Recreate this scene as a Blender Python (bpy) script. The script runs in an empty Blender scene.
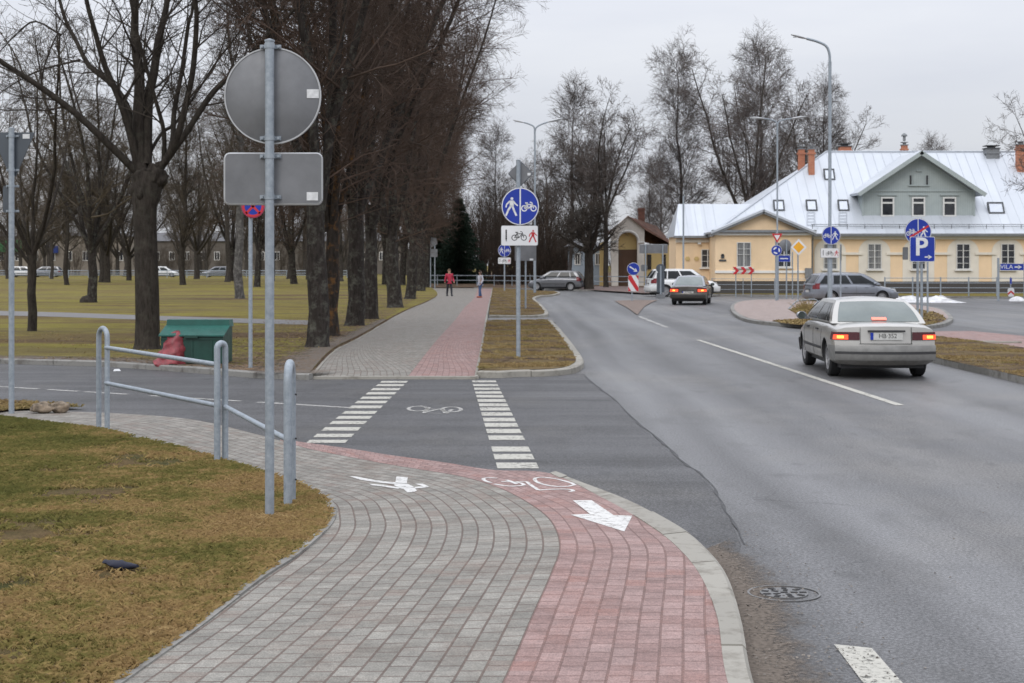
SKY_C, SKY_GRAD, EXPOSURE = 6.2, 2.8, 0.0
import bpy, bmesh, math, random
import numpy as np
from mathutils import Vector, Matrix
from mathutils.geometry import tessellate_polygon
R = math.radians
PI = math.pi
scene = bpy.context.scene
COL = scene.collection
F, HZ, EYE = 1500.0, 264.0, 1.95        # focal length in pixels, horizon row, eye height

def G(px, py, h=0.0):
    """point of the plane Z=h seen at a pixel of the photograph (measured layout -> metres)"""
    y = F * (EYE - h) / (py - HZ)
    return Vector(((px - 512.0) * y / F, y, h))

def AT(px, py, Y):
    return Vector(((px - 512.0) * Y / F, Y, EYE - (py - HZ) * Y / F))

# ------------------------------------------------------------------ materials
MATS = {}
def lin(c):
    return tuple(((v / 255.0) / 12.92 if v / 255.0 <= 0.04045 else ((v / 255.0 + 0.055) / 1.055) ** 2.4) for v in c)

class NT:
    def __init__(self, m):
        m.use_nodes = True
        self.t = m.node_tree
        self.t.nodes.clear()
        self.out = self.n('ShaderNodeOutputMaterial')
    def n(self, typ, **kw):
        nd = self.t.nodes.new(typ)
        for k, v in kw.items():
            setattr(nd, k, v)
        return nd
    def l(self, a, b):
        self.t.links.new(a, b)
    def noise(self, vec, scale, detail=4.0, rough=0.6, dist=0.0):
        nd = self.n('ShaderNodeTexNoise')
        nd.inputs['Scale'].default_value = scale
        nd.inputs['Detail'].default_value = detail
        nd.inputs['Roughness'].default_value = rough
        nd.inputs['Distortion'].default_value = dist
        if vec is not None: self.l(vec, nd.inputs['Vector'])
        return nd.outputs['Fac']
    def ramp(self, fac, stops):
        nd = self.n('ShaderNodeValToRGB')
        el = nd.color_ramp.elements
        while len(el) < len(stops): el.new(0.5)
        for e, (p, c) in zip(el, stops):
            e.position = p
            e.color = (c, c, c, 1) if not hasattr(c, '__len__') else (c[0], c[1], c[2], 1)
        self.l(fac, nd.inputs['Fac'])
        return nd.outputs['Color']
    def mix(self, fac, a, b, blend='MIX'):
        nd = self.n('ShaderNodeMix', data_type='RGBA', blend_type=blend)
        nd.clamp_factor = True
        for sock, v in ((nd.inputs[0], fac), (nd.inputs[6], a), (nd.inputs[7], b)):
            if isinstance(v, (int, float)): sock.default_value = v
            elif hasattr(v, '__len__'): sock.default_value = (v[0], v[1], v[2], 1)
            else: self.l(v, sock)
        return nd.outputs[2]
    def math(self, op, a, b=0.0, clamp=False):
        nd = self.n('ShaderNodeMath', operation=op, use_clamp=clamp)
        for sock, v in ((nd.inputs[0], a), (nd.inputs[1], b)):
            if isinstance(v, (int, float)): sock.default_value = v
            else: self.l(v, sock)
        return nd.outputs[0]
    def pos(self):
        return self.n('ShaderNodeNewGeometry').outputs['Position']
    def obj(self):
        return self.n('ShaderNodeTexCoord').outputs['Object']
    def uv(self):
        return self.n('ShaderNodeTexCoord').outputs['UV']
    def mapping(self, vec, scale=(1, 1, 1), rot=(0, 0, 0), loc=(0, 0, 0)):
        nd = self.n('ShaderNodeMapping')
        nd.inputs['Scale'].default_value = scale
        nd.inputs['Rotation'].default_value = rot
        nd.inputs['Location'].default_value = loc
        self.l(vec, nd.inputs['Vector'])
        return nd.outputs[0]
    def island(self):
        return self.n('ShaderNodeNewGeometry').outputs['Random Per Island']
    def bsdf(self, color, rough=0.6, metal=0.0, spec=0.5, bump=None, bstr=0.3, bdist=0.01, emit=None, estr=0.0, coat=0.0, alpha=None, ior=None):
        b = self.n('ShaderNodeBsdfPrincipled')
        def put(name, v):
            s = b.inputs[name]
            if isinstance(v, (int, float)): s.default_value = v
            elif hasattr(v, '__len__'): s.default_value = (v[0], v[1], v[2], 1)
            else: self.l(v, s)
        put('Base Color', color); put('Roughness', rough); put('Metallic', metal)
        put('Specular IOR Level', spec)
        if ior: put('IOR', ior)
        if coat: put('Coat Weight', coat); put('Coat Roughness', 0.06)
        if alpha is not None: put('Alpha', alpha)
        if emit is not None:
            put('Emission Color', emit); put('Emission Strength', estr)
        if bump is not None:
            bn = self.n('ShaderNodeBump')
            bn.inputs['Strength'].default_value = bstr
            bn.inputs['Distance'].default_value = bdist
            self.l(bump, bn.inputs['Height'])
            self.l(bn.outputs[0], b.inputs['Normal'])
        self.l(b.outputs[0], self.out.inputs['Surface'])
        return b

def newmat(name):
    m = bpy.data.materials.new(name)
    MATS[name] = m
    return m, NT(m)

def simple(name, c, rough=0.6, metal=0.0, var=0.12, scale=6.0, spec=0.5, bump=0.0, bscale=40.0, coat=0.0, ior=None):
    m, t = newmat(name)
    o = t.obj()
    f = t.noise(o, scale, 5.0)
    k = 1.0 - var * 1.6; k2 = 1.0 + var * 1.2
    col = t.ramp(f, [(0.28, tuple(v * k for v in c)), (0.72, tuple(min(v * k2, 0.95) for v in c))])
    rr = t.ramp(t.noise(o, scale * 2.3, 4.0), [(0.3, max(rough - 0.08, 0.02)), (0.7, min(rough + 0.1, 1.0))])
    bm_ = t.noise(o, bscale, 3.0) if bump else None
    t.bsdf(col, rr, metal, spec, bump=bm_, bstr=bump, bdist=0.01, coat=coat, ior=ior)
    return m

# ------------------------------------------------------------------ mesh builder
class MB:
    def __init__(self):
        self.v = []; self.f = []; self.uv = {}; self.fm = {}
    def add(self, vs, fs, uvs=None, mi=0):
        b = len(self.v)
        self.v.extend([tuple(p) for p in vs])
        for k, f in enumerate(fs):
            idx = len(self.f)
            self.f.append(tuple(i + b for i in f))
            if uvs is not None: self.uv[idx] = [uvs[i] for i in f]
            if mi: self.fm[idx] = mi
    def box(self, c, s, rz=0.0, mi=0, taper=1.0):
        cx, cy, cz = c; sx, sy, sz = s[0] / 2, s[1] / 2, s[2] / 2
        ca, sa = math.cos(rz), math.sin(rz)
        vs = []
        for z in (-sz, sz):
            k = taper if z > 0 else 1.0
            for x, y in ((-sx, -sy), (sx, -sy), (sx, sy), (-sx, sy)):
                x *= k; y *= k
                vs.append((cx + x * ca - y * sa, cy + x * sa + y * ca, cz + z))
        self.add(vs, [(3, 2, 1, 0), (4, 5, 6, 7), (0, 1, 5, 4), (1, 2, 6, 5), (2, 3, 7, 6), (3, 0, 4, 7)], mi=mi)
    def tube(self, pts, rads, n=8, cap=True, mi=0):
        pts = [Vector(p) for p in pts]
        if not hasattr(rads, '__len__'): rads = [rads] * len(pts)
        rings = []
        u = None
        for i, p in enumerate(pts):
            d = (pts[min(i + 1, len(pts) - 1)] - pts[max(i - 1, 0)])
            if d.length < 1e-9: d = Vector((0, 0, 1))
            d.normalize()
            if u is None:
                u = d.orthogonal().normalized()
            else:
                u = (u - d * u.dot(d))
                if u.length < 1e-6: u = d.orthogonal()
                u.normalize()
            w = d.cross(u)
            rings.append([p + (u * math.cos(2 * PI * k / n) + w * math.sin(2 * PI * k / n)) * rads[i] for k in range(n)])
        vs = [q for r in rings for q in r]
        fs = []
        for i in range(len(pts) - 1):
            for k in range(n):
                a = i * n + k; b = i * n + (k + 1) % n
                fs.append((a, b, b + n, a + n))
        if cap:
            fs.append(tuple(range(n - 1, -1, -1)))
            fs.append(tuple(range((len(pts) - 1) * n, len(pts) * n)))
        self.add(vs, fs, mi=mi)
    def prism(self, poly, z0, z1, M=None, mi=0):
        """poly in XY extruded z0..z1, optional matrix"""
        n = len(poly)
        vs = [Vector((p[0], p[1], z0)) for p in poly] + [Vector((p[0], p[1], z1)) for p in poly]
        if M is not None: vs = [M @ v for v in vs]
        fs = [tuple(range(n - 1, -1, -1)), tuple(range(n, 2 * n))]
        for i in range(n):
            j = (i + 1) % n
            fs.append((i, j, j + n, i + n))
        self.add(vs, fs, mi=mi)
    def sheet(self, pts, mi=0):
        self.add(pts, [tuple(range(len(pts)))], mi=mi)
    def grid(self, rows, uvs=None, mi=0, flip=False):
        nr, nc = len(rows), len(rows[0])
        vs = [p for r in rows for p in r]
        fu = [q for r in uvs for q in r] if uvs else None
        fs = []
        for i in range(nr - 1):
            for j in range(nc - 1):
                q = (i * nc + j, i * nc + j + 1, (i + 1) * nc + j + 1, (i + 1) * nc + j)
                fs.append(q[::-1] if flip else q)
        self.add(vs, fs, fu, mi)
    def lathe(self, prof, n=24, M=None, mi=0, close=False):
        """prof: (r,z) list about Z"""
        vs = []
        for (r, z) in prof:
            for k in range(n):
                a = 2 * PI * k / n
                p = Vector((r * math.cos(a), r * math.sin(a), z))
                vs.append(M @ p if M is not None else p)
        fs = []
        m = len(prof)
        for i in range(m - 1 + (1 if close else 0)):
            i2 = (i + 1) % m
            for k in range(n):
                k2 = (k + 1) % n
                fs.append((i * n + k, i * n + k2, i2 * n + k2, i2 * n + k))
        if not close:
            if prof[0][0] > 1e-6: fs.append(tuple(range(n - 1, -1, -1)))
            if prof[-1][0] > 1e-6: fs.append(tuple(range((m - 1) * n, m * n)))
        self.add(vs, fs, mi=mi)
    def build(self, name, mats, parent=None, smooth=None, loc=None, col=True):
        me = bpy.data.meshes.new(name)
        me.from_pydata(self.v, [], self.f)
        if self.uv:
            ul = me.uv_layers.new(name='UVMap')
            for pi, poly in enumerate(me.polygons):
                if pi in self.uv:
                    for k, li in enumerate(poly.loop_indices):
                        ul.data[li].uv = self.uv[pi][k]
        for m in (mats if isinstance(mats, (list, tuple)) else [mats]):
            me.materials.append(MATS[m] if isinstance(m, str) else m)
        if self.fm:
            for pi, mi in self.fm.items(): me.polygons[pi].material_index = mi
        if smooth is not None:
            smooth_mesh(me, smooth)
        me.validate()
        o = bpy.data.objects.new(name, me)
        COL.objects.link(o)
        if parent is not None: o.parent = parent
        if loc is not None: o.location = loc
        return o

def smooth_mesh(me, ang=40):
    bm = bmesh.new(); bm.from_mesh(me)
    bmesh.ops.recalc_face_normals(bm, faces=bm.faces)
    for f in bm.faces: f.smooth = True
    a = R(ang)
    for e in bm.edges:
        if len(e.link_faces) == 2:
            e.smooth = e.calc_face_angle(0.0) < a
    bm.to_mesh(me); bm.free()

def tag(o, label=None, cat=None, group=None, kind=None):
    if label: o['label'] = label
    if cat: o['category'] = cat
    if group: o['group'] = group
    if kind: o['kind'] = kind
    return o

def thing(name, label, cat, loc=(0, 0, 0), rz=0.0, group=None):
    o = bpy.data.objects.new(name, None)
    COL.objects.link(o)
    o.empty_display_size = 0.3
    o.location = loc; o.rotation_euler = (0, 0, rz)
    return tag(o, label, cat, group)

def structure(o):
    o['kind'] = 'structure'
    return o

def copy_tree(o, parent=None):
    c = o.copy(); COL.objects.link(c)
    if parent is not None: c.parent = parent
    for ch in list(o.children): copy_tree(ch, c)
    return c

def cr(pts, n=8):
    """Catmull-Rom through points"""
    P = [Vector(p) for p in pts]
    P = [P[0] * 2 - P[1]] + P + [P[-1] * 2 - P[-2]]
    out = []
    for i in range(1, len(P) - 2):
        for k in range(n):
            t = k / n
            a, b, c, d = P[i - 1], P[i], P[i + 1], P[i + 2]
            out.append(0.5 * ((2 * b) + (c - a) * t + (2 * a - 5 * b + 4 * c - d) * t * t + (3 * b - a - 3 * c + d) * t ** 3))
    out.append(P[-2].copy())
    return out

def text_tris(s, size=1.0):
    """vertices/faces of a text in XY, centred"""
    cu = bpy.data.curves.new('lettering', 'FONT')
    cu.body = s; cu.size = size; cu.align_x = 'CENTER'; cu.align_y = 'CENTER'
    cu.resolution_u = 3
    o = bpy.data.objects.new('lettering', cu)
    COL.objects.link(o)
    dg = bpy.context.evaluated_depsgraph_get()
    me = o.evaluated_get(dg).to_mesh()
    vs = [tuple(v.co) for v in me.vertices]; fs = [tuple(p.vertices) for p in me.polygons]
    o.evaluated_get(dg).to_mesh_clear()
    bpy.data.objects.remove(o); bpy.data.curves.remove(cu)
    return vs, fs

def apply_mods(o):
    dg = bpy.context.evaluated_depsgraph_get()
    me = bpy.data.meshes.new_from_object(o.evaluated_get(dg))
    old = o.data
    o.modifiers.clear()
    o.data = me
    me.name = old.name
    return o

# 2-D symbol helpers (x right, y up)
def ring2(cx, cy, rx, ry, w, n=20):
    vs, fs = [], []
    for k in range(n):
        a = 2 * PI * k / n
        vs.append((cx + (rx - w / 2) * math.cos(a), cy + (ry - w / 2) * math.sin(a)))
        vs.append((cx + (rx + w / 2) * math.cos(a), cy + (ry + w / 2) * math.sin(a)))
    for k in range(n):
        k2 = (k + 1) % n
        fs.append((2 * k, 2 * k + 1, 2 * k2 + 1, 2 * k2))
    return vs, fs
def stroke2(a, b, w):
    a = Vector(a); b = Vector(b)
    d = (b - a).normalized(); p = Vector((-d.y, d.x)) * w / 2
    return [tuple(a + p), tuple(a - p), tuple(b - p), tuple(b + p)], [(0, 1, 2, 3)]
def disc2(cx, cy, r, n=16):
    return [(cx + r * math.cos(2 * PI * k / n), cy + r * math.sin(2 * PI * k / n)) for k in range(n)], [tuple(range(n))]
def poly2(pts):
    return list(pts), [tuple(range(len(pts)))]
def pedestrian2(s=1.0, ox=0.0, oy=0.0, mirror=1):
    L = [disc2(0.02, 0.43, 0.075),
         poly2([(-0.10, 0.33), (0.10, 0.33), (0.12, 0.02), (-0.10, 0.02)]),
         stroke2((-0.03, 0.05), (-0.20, -0.22), 0.11), stroke2((-0.18, -0.20), (-0.30, -0.48), 0.10),
         stroke2((0.04, 0.05), (0.14, -0.22), 0.11), stroke2((0.13, -0.2), (0.26, -0.48), 0.10),
         stroke2((-0.09, 0.30), (-0.26, 0.12), 0.08), stroke2((-0.26, 0.14), (-0.30, -0.04), 0.07),
         stroke2((0.09, 0.30), (0.22, 0.12), 0.08), stroke2((0.22, 0.14), (0.33, 0.05), 0.07)]
    return [([(ox + mirror * x * s, oy + y * s) for x, y in vs], fs) for vs, fs in L]
def bicycle2(s=1.0, ox=0.0, oy=0.0, mirror=1, w=0.055):
    L = [ring2(-0.30, -0.13, 0.17, 0.17, w), ring2(0.30, -0.13, 0.17, 0.17, w),
         stroke2((-0.30, -0.13), (-0.14, 0.12), w), stroke2((-0.14, 0.12), (0.20, 0.12), w),
         stroke2((-0.30, -0.13), (-0.02, -0.14), w), stroke2((-0.02, -0.14), (0.20, 0.12), w),
         stroke2((-0.02, -0.14), (-0.16, 0.20), w), stroke2((0.30, -0.13), (0.19, 0.24), w),
         stroke2((-0.24, 0.21), (-0.07, 0.21), w * 1.3), stroke2((0.19, 0.24), (0.06, 0.27), w)]
    return [([(ox + mirror * x * s, oy + y * s) for x, y in vs], fs) for vs, fs in L]
# ------------------------------------------------------------------ procedural materials
def mat_asphalt(name, dark, light, stretch, rlo, rhi, tint=(1, 1, 1.04)):
    m, t = newmat(name)
    p = t.pos()
    fine = t.noise(p, 160.0, 3.0, 0.7)
    mid = t.noise(p, 9.0, 5.0, 0.65)
    streak = t.noise(t.mapping(p, stretch), 1.0, 3.0, 0.5, 0.4)
    speck = t.noise(p, 45.0, 3.0, 0.8)
    patch = t.noise(t.mapping(p, (0.35, 0.22, 0.3)), 1.0, 4.0)
    if name == 'asphalt_main':      # wheel tracks polished by traffic; their sky sheen also painted as lighter colour
        sx_ = t.n('ShaderNodeSeparateXYZ'); t.l(p, sx_.inputs[0])
        xw = t.math('ADD', sx_.outputs[0], t.math('MULTIPLY', t.math('SUBTRACT', t.noise(t.mapping(p, (0.05, 0.05, 1)), 1.0, 2.0), 0.5), 1.6))
        trk = t.ramp(t.math('DIVIDE', xw, 10.0), [(0.13, 0.0), (0.185, 0.9), (0.225, 0.15), (0.265, 1.0), (0.33, 0.1), (0.40, 0.75), (0.47, 0.05), (0.60, 0.7), (0.67, 0.1), (0.76, 0.6), (0.83, 0.0)])
        streak = t.math('ADD', t.math('MULTIPLY', streak, 0.75), t.math('MULTIPLY', trk, 0.22))
    a = t.ramp(streak, [(0.32, tuple(dark * k for k in tint)), (0.68, tuple(light * k for k in tint))])
    a = t.mix(t.ramp(mid, [(0.35, 0.0), (0.8, 0.35)]), a, (dark * 0.75, dark * 0.74, dark * 0.73))
    a = t.mix(t.ramp(patch, [(0.5, 0.0), (0.62, 0.45)]), a, (light * 1.1, light * 1.04, light * 0.96))
    a = t.mix(t.ramp(t.noise(t.mapping(p, (1.1, 0.5, 1), loc=(3, 9, 0)), 1.0, 6.0, 0.7), [(0.52, 0.0), (0.64, 0.5)]), a, (dark * 0.72, dark * 0.71, dark * 0.70))
    vo = t.n('ShaderNodeTexVoronoi', feature='DISTANCE_TO_EDGE'); vo.inputs['Scale'].default_value = 0.42
    wv_ = t.n('ShaderNodeVectorMath', operation='ADD'); t.l(p, wv_.inputs[0])
    nz_ = t.n('ShaderNodeTexNoise'); nz_.inputs['Scale'].default_value = 1.3; nz_.inputs['Detail'].default_value = 5.0; t.l(p, nz_.inputs['Vector']); t.l(nz_.outputs['Color'], wv_.inputs[1]); t.l(wv_.outputs[0], vo.inputs['Vector'])
    crack = t.math('MULTIPLY', t.ramp(vo.outputs['Distance'], [(0.0, 1.0), (0.007, 0.0)]), t.ramp(t.noise(p, 0.45, 3.0), [(0.5, 0.0), (0.6, 0.75)]))
    a = t.mix(crack, a, (dark * 0.35, dark * 0.35, dark * 0.36))
    spots = t.noise(t.mapping(p, (1, 0.6, 1), loc=(5, 1, 0)), 2.6, 3.0, 0.5)
    a = t.mix(t.ramp(spots, [(0.63, 0.0), (0.70, 0.45)]), a, (dark * 0.5, dark * 0.5, dark * 0.5))
    g = t.ramp(fine, [(0.38, 0.6), (0.5, 1.0), (0.62, 1.5)])
    a = t.mix(1.0, a, g, 'MULTIPLY')
    a = t.mix(1.0, a, t.ramp(speck, [(0.42, 0.5), (0.5, 1.0), (0.58, 1.6)]), 'MULTIPLY')
    rr = t.ramp(streak, [(0.3, rhi), (0.7, rlo)])
    t.bsdf(a, rr, 0.0, 0.5, bump=fine, bstr=0.35, bdist=0.006)
mat_asphalt('asphalt_main', 0.070, 0.128, (0.55, 0.03, 1), 0.34, 0.62, (1.0, 1.0, 1.03))
mat_asphalt('asphalt_side', 0.050, 0.074, (0.12, 1.1, 1), 0.58, 0.75)

def mat_pavers(name, c1, c2, mortar, stain, bw=0.166, rh=0.114):
    m, t = newmat(name)
    uv = t.uv()
    wob = t.noise(t.pos(), 5.0, 2.0)
    br = t.n('ShaderNodeTexBrick')
    br.offset = 0.5; br.squash = 1.0
    t.l(uv, br.inputs['Vector'])
    br.inputs['Color1'].default_value = (*c1, 1); br.inputs['Color2'].default_value = (*c2, 1)
    br.inputs['Mortar'].default_value = (*mortar, 1)
    br.inputs['Scale'].default_value = 1.0
    br.inputs['Mortar Size'].default_value = 0.0075
    br.inputs['Mortar Smooth'].default_value = 0.25
    br.inputs['Bias'].default_value = -0.1
    br.inputs['Brick Width'].default_value = bw
    br.inputs['Row Height'].default_value = rh
    p = t.pos()
    uvv = t.n('ShaderNodeSeparateXYZ'); t.l(uv, uvv.inputs[0])
    row = t.math('FLOOR', t.math('DIVIDE', uvv.outputs[1], rh))
    colx = t.math('FLOOR', t.math('ADD', t.math('DIVIDE', uvv.outputs[0], bw), t.math('MULTIPLY', t.math('MODULO', row, 2.0), 0.5)))
    wn = t.n('ShaderNodeTexWhiteNoise', noise_dimensions='2D'); cb = t.n('ShaderNodeCombineXYZ'); t.l(row, cb.inputs[0]); t.l(colx, cb.inputs[1]); t.l(cb.outputs[0], wn.inputs['Vector'])
    st = t.noise(p, 1.7, 6.0, 0.7)
    st2 = t.noise(p, 7.0, 5.0, 0.7)
    fine = t.noise(p, 120.0, 3.0, 0.7)
    col = t.mix(t.ramp(st, [(0.5, 0.0), (0.78, 0.55)]), br.outputs['Color'], stain)
    col = t.mix(t.ramp(st2, [(0.58, 0.0), (0.75, 0.5)]), col, tuple(k * 0.72 for k in stain))
    col = t.mix(t.ramp(st2, [(0.22, 0.4), (0.42, 0.0)]), col, tuple(min(1, k * 1.35) for k in c1))
    col = t.mix(t.ramp(wn.outputs['Value'], [(0.86, 0.0), (0.97, 0.5)]), col, tuple(k * 0.9 for k in stain))
    col = t.mix(1.0, col, t.ramp(wn.outputs['Value'], [(0.0, 0.86), (0.8, 1.1)]), 'MULTIPLY')
    col = t.mix(1.0, col, t.ramp(t.noise(p, 26.0, 4.0, 0.75), [(0.3, 0.82), (0.7, 1.16)]), 'MULTIPLY')
    col = t.mix(1.0, col, t.ramp(fine, [(0.4, 0.74), (0.6, 1.22)]), 'MULTIPLY')
    hgt = t.math('ADD', t.math('MULTIPLY', br.outputs['Fac'], -1.0), t.math('MULTIPLY', fine, 0.35))
    t.bsdf(col, t.ramp(st, [(0.3, 0.62), (0.7, 0.85)]), 0.0, 0.4, bump=hgt, bstr=0.55, bdist=0.006)
mat_pavers('pavers_grey', (0.238, 0.226, 0.200), (0.172, 0.163, 0.142), (0.112, 0.085, 0.070), (0.16, 0.115, 0.093))
mat_pavers('pavers_red', (0.285, 0.195, 0.180), (0.22, 0.138, 0.125), (0.165, 0.10, 0.088), (0.23, 0.112, 0.09))
mat_pavers('pavers_brown', (0.20, 0.145, 0.115), (0.15, 0.11, 0.09), (0.08, 0.06, 0.05), (0.14, 0.11, 0.09))
mat_pavers('pavers_island', (0.34, 0.27, 0.245), (0.27, 0.22, 0.20), (0.13, 0.09, 0.08), (0.22, 0.17, 0.14))

def mat_concrete(name, c, dirt, var=0.2):
    m, t = newmat(name)
    p = t.pos()
    f = t.noise(p, 3.5, 6.0, 0.7)
    f2 = t.noise(p, 14.0, 5.0, 0.7)
    fine = t.noise(p, 150.0, 2.0)
    isl = t.island()
    col = t.ramp(isl, [(0.0, tuple(k * 0.86 for k in c)), (1.0, tuple(k * 1.08 for k in c))])
    col = t.mix(t.ramp(f, [(0.5, 0.0), (0.66, 0.75)]), col, dirt)
    col = t.mix(t.ramp(f2, [(0.55, 0.0), (0.75, 0.5)]), col, tuple(k * 0.8 for k in dirt))
    t.bsdf(col, 0.8, 0.0, 0.35, bump=fine, bstr=0.25, bdist=0.004)
mat_concrete('kerb_concrete', (0.30, 0.285, 0.25), (0.155, 0.14, 0.115))
mat_concrete('kerb_old', (0.22, 0.215, 0.20), (0.10, 0.09, 0.078))
mat_concrete('path_asphalt', (0.16, 0.155, 0.155), (0.12, 0.11, 0.10))

def mat_lawn(name, cols, scale, bare, streak=(1, 1, 1), bare_amt=0.6):
    m, t = newmat(name)
    p = t.pos()
    f = t.noise(t.mapping(p, streak), scale, 7.0, 0.68)
    col = t.ramp(f, [(0.36 + 0.28 * i / (len(cols) - 1), c) for i, c in enumerate(cols)])
    b = t.noise(t.mapping(p, streak, loc=(7, 3, 0)), scale * 0.7, 6.0, 0.7)
    col = t.mix(t.ramp(b, [(0.5, 0.0), (0.72, bare_amt)]), col, bare)
    fine = t.noise(p, 55.0, 4.0, 0.75)
    cl = t.noise(t.mapping(p, streak), 3.2, 5.0, 0.75)
    col = t.mix(1.0, col, t.ramp(cl, [(0.3, 0.58), (0.7, 1.38)]), 'MULTIPLY')
    col = t.mix(1.0, col, t.ramp(fine, [(0.28, 0.45), (0.72, 1.5)]), 'MULTIPLY')
    t.bsdf(col, 0.95, 0.0, 0.1, bump=fine, bstr=0.8, bdist=0.03)
mat_lawn('turf_near', [(0.07, 0.070, 0.024), (0.11, 0.08, 0.036), (0.13, 0.085, 0.042)], 1.1, (0.09, 0.06, 0.036))
mat_lawn('turf_park', [(0.105, 0.070, 0.040), (0.14, 0.105, 0.042), (0.20, 0.175, 0.038), (0.125, 0.098, 0.045), (0.18, 0.15, 0.045)], 0.10, (0.125, 0.085, 0.05), (0.5, 2.2, 1))
mat_lawn('turf_verge', [(0.060, 0.040, 0.030), (0.10, 0.068, 0.045), (0.17, 0.125, 0.06), (0.12, 0.09, 0.045)], 0.9, (0.050, 0.030, 0.022), (0.6, 0.9, 1), 0.9)
mat_lawn('soil', [(0.075, 0.05, 0.035), (0.12, 0.08, 0.055), (0.15, 0.11, 0.065)], 1.2, (0.07, 0.045, 0.03))

def mat_blades(name, cols):
    m, t = newmat(name)
    isl = t.island()
    p = t.pos()
    patch = t.noise(p, 0.75, 5.0, 0.65)
    cl = t.noise(p, 7.0, 4.0, 0.7)
    f = t.math('ADD', t.math('MULTIPLY', isl, 0.20), t.math('MULTIPLY', t.math('SUBTRACT', patch, 0.36), 1.9))
    f = t.math('ADD', f, t.math('MULTIPLY', t.math('SUBTRACT', cl, 0.45), 1.1))
    if name == 'grass_blades':     # trodden, dried edge along the pavement
        sx_ = t.n('ShaderNodeSeparateXYZ'); t.l(p, sx_.inputs[0])
        f = t.math('ADD', f, t.math('MULTIPLY', t.math('ADD', t.math('ADD', sx_.outputs[0], t.math('MULTIPLY', sx_.outputs[1], -0.05)), 3.9), 0.10))
    col = t.ramp(f, [(i / (len(cols) - 1), c) for i, c in enumerate(cols)])
    t.bsdf(col, 0.85, 0.0, 0.15)
mat_blades('grass_blades', [(0.115, 0.115, 0.034), (0.155, 0.145, 0.044), (0.215, 0.178, 0.062), (0.34, 0.24, 0.105), (0.28, 0.185, 0.085), (0.46, 0.335, 0.165)])
mat_blades('dry_blades', [(0.14, 0.125, 0.035), (0.29, 0.22, 0.10), (0.22, 0.15, 0.07), (0.36, 0.27, 0.135)])

m, t = newmat('dirt_film')
uvn = t.n('ShaderNodeSeparateXYZ'); t.l(t.uv(), uvn.inputs[0])
p = t.pos()
f = t.noise(p, 2.5, 7.0, 0.7); f2 = t.noise(p, 40.0, 3.0)
edge = t.math('SUBTRACT', t.math('ADD', t.math('MULTIPLY', f, 1.1), 0.25), uvn.outputs[0])
al = t.ramp(t.math('ADD', edge, t.math('MULTIPLY', t.math('SUBTRACT', f2, 0.5), 0.5)), [(0.15, 0.0), (0.55, 0.9)])
col = t.ramp(f2, [(0.35, (0.095, 0.078, 0.064)), (0.65, (0.165, 0.137, 0.113))])
t.bsdf(col, 0.9, 0.0, 0.2, alpha=al, bump=f2, bstr=0.15)

m, t = newmat('road_paint')
p = t.pos()
w = t.noise(p, 22.0, 6.0, 0.75); w2 = t.noise(p, 2.2, 3.0)
al = t.ramp(t.math('ADD', w, t.math('MULTIPLY', t.math('SUBTRACT', w2, 0.5), 0.45)), [(0.34, 0.2), (0.47, 0.92)])
t.bsdf(t.ramp(w, [(0.3, (0.36, 0.35, 0.31)), (0.7, (0.50, 0.485, 0.43))]), 0.7, alpha=al)
m, t = newmat('fresh_paint')
p = t.pos()
w = t.noise(p, 16.0, 8.0, 0.8)
al = t.ramp(w, [(0.36, 0.15), (0.47, 0.95)])
t.bsdf(t.ramp(w, [(0.3, (0.50, 0.49, 0.47)), (0.7, (0.66, 0.655, 0.635))]), 0.65, alpha=al)
m, t = newmat('faint_paint')
p = t.pos()
w = t.noise(p, 9.0, 6.0, 0.75)
al = t.ramp(w, [(0.3, 0.15), (0.6, 0.75)])
t.bsdf((0.5, 0.49, 0.46), 0.7, alpha=al)

def mat_bark(name, c, lich, amt):
    m, t = newmat(name)
    o = t.pos()
    f = t.noise(t.mapping(o, (1, 1, 0.25)), 14.0, 6.0, 0.7)
    f2 = t.noise(o, 4.5, 6.0, 0.75)
    col = t.ramp(f, [(0.3, tuple(k * 0.45 for k in c)), (0.7, tuple(k * 1.5 for k in c))])
    col = t.mix(t.ramp(f2, [(0.5, 0.0), (0.68, amt)]), col, lich)
    t.bsdf(col, 0.95, 0.0, 0.15, bump=f, bstr=0.9, bdist=0.03)
mat_bark('bark_linden', (0.032, 0.027, 0.024), (0.12, 0.12, 0.10), 0.75)
mat_bark('bark_dark', (0.038, 0.032, 0.027), (0.075, 0.072, 0.056), 0.5)
mat_bark('bark_orange', (0.034, 0.028, 0.024), (0.17, 0.085, 0.03), 0.85)
mat_bark('bark_birch', (0.10, 0.095, 0.09), (0.30, 0.29, 0.27), 0.6)
mat_bark('bark_hazed', (0.055, 0.048, 0.042), (0.09, 0.085, 0.07), 0.5)  # bark lightened: haze over distant trees is put into the colour
mat_bark('bark_far', (0.075, 0.068, 0.066), (0.11, 0.105, 0.10), 0.4)
def mat_twig(name, a, b):
    m, t = newmat(name)
    t.bsdf(t.ramp(t.noise(t.pos(), 0.5, 4.0), [(0.35, a), (0.65, b)]), 0.9, 0.0, 0.15)
mat_twig('twig_red', (0.062, 0.047, 0.038), (0.105, 0.072, 0.056))
mat_twig('twig_brown', (0.058, 0.048, 0.038), (0.09, 0.072, 0.05))
mat_twig('twig_hazed', (0.085, 0.070, 0.056), (0.115, 0.095, 0.075))  # twigs lightened the same way, distance haze painted in
mat_twig('twig_grey', (0.095, 0.082, 0.076), (0.135, 0.115, 0.105))
mat_twig('twig_dark', (0.045, 0.038, 0.034), (0.065, 0.055, 0.045))
mat_twig('needles', (0.016, 0.030, 0.022), (0.032, 0.052, 0.034))
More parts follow.
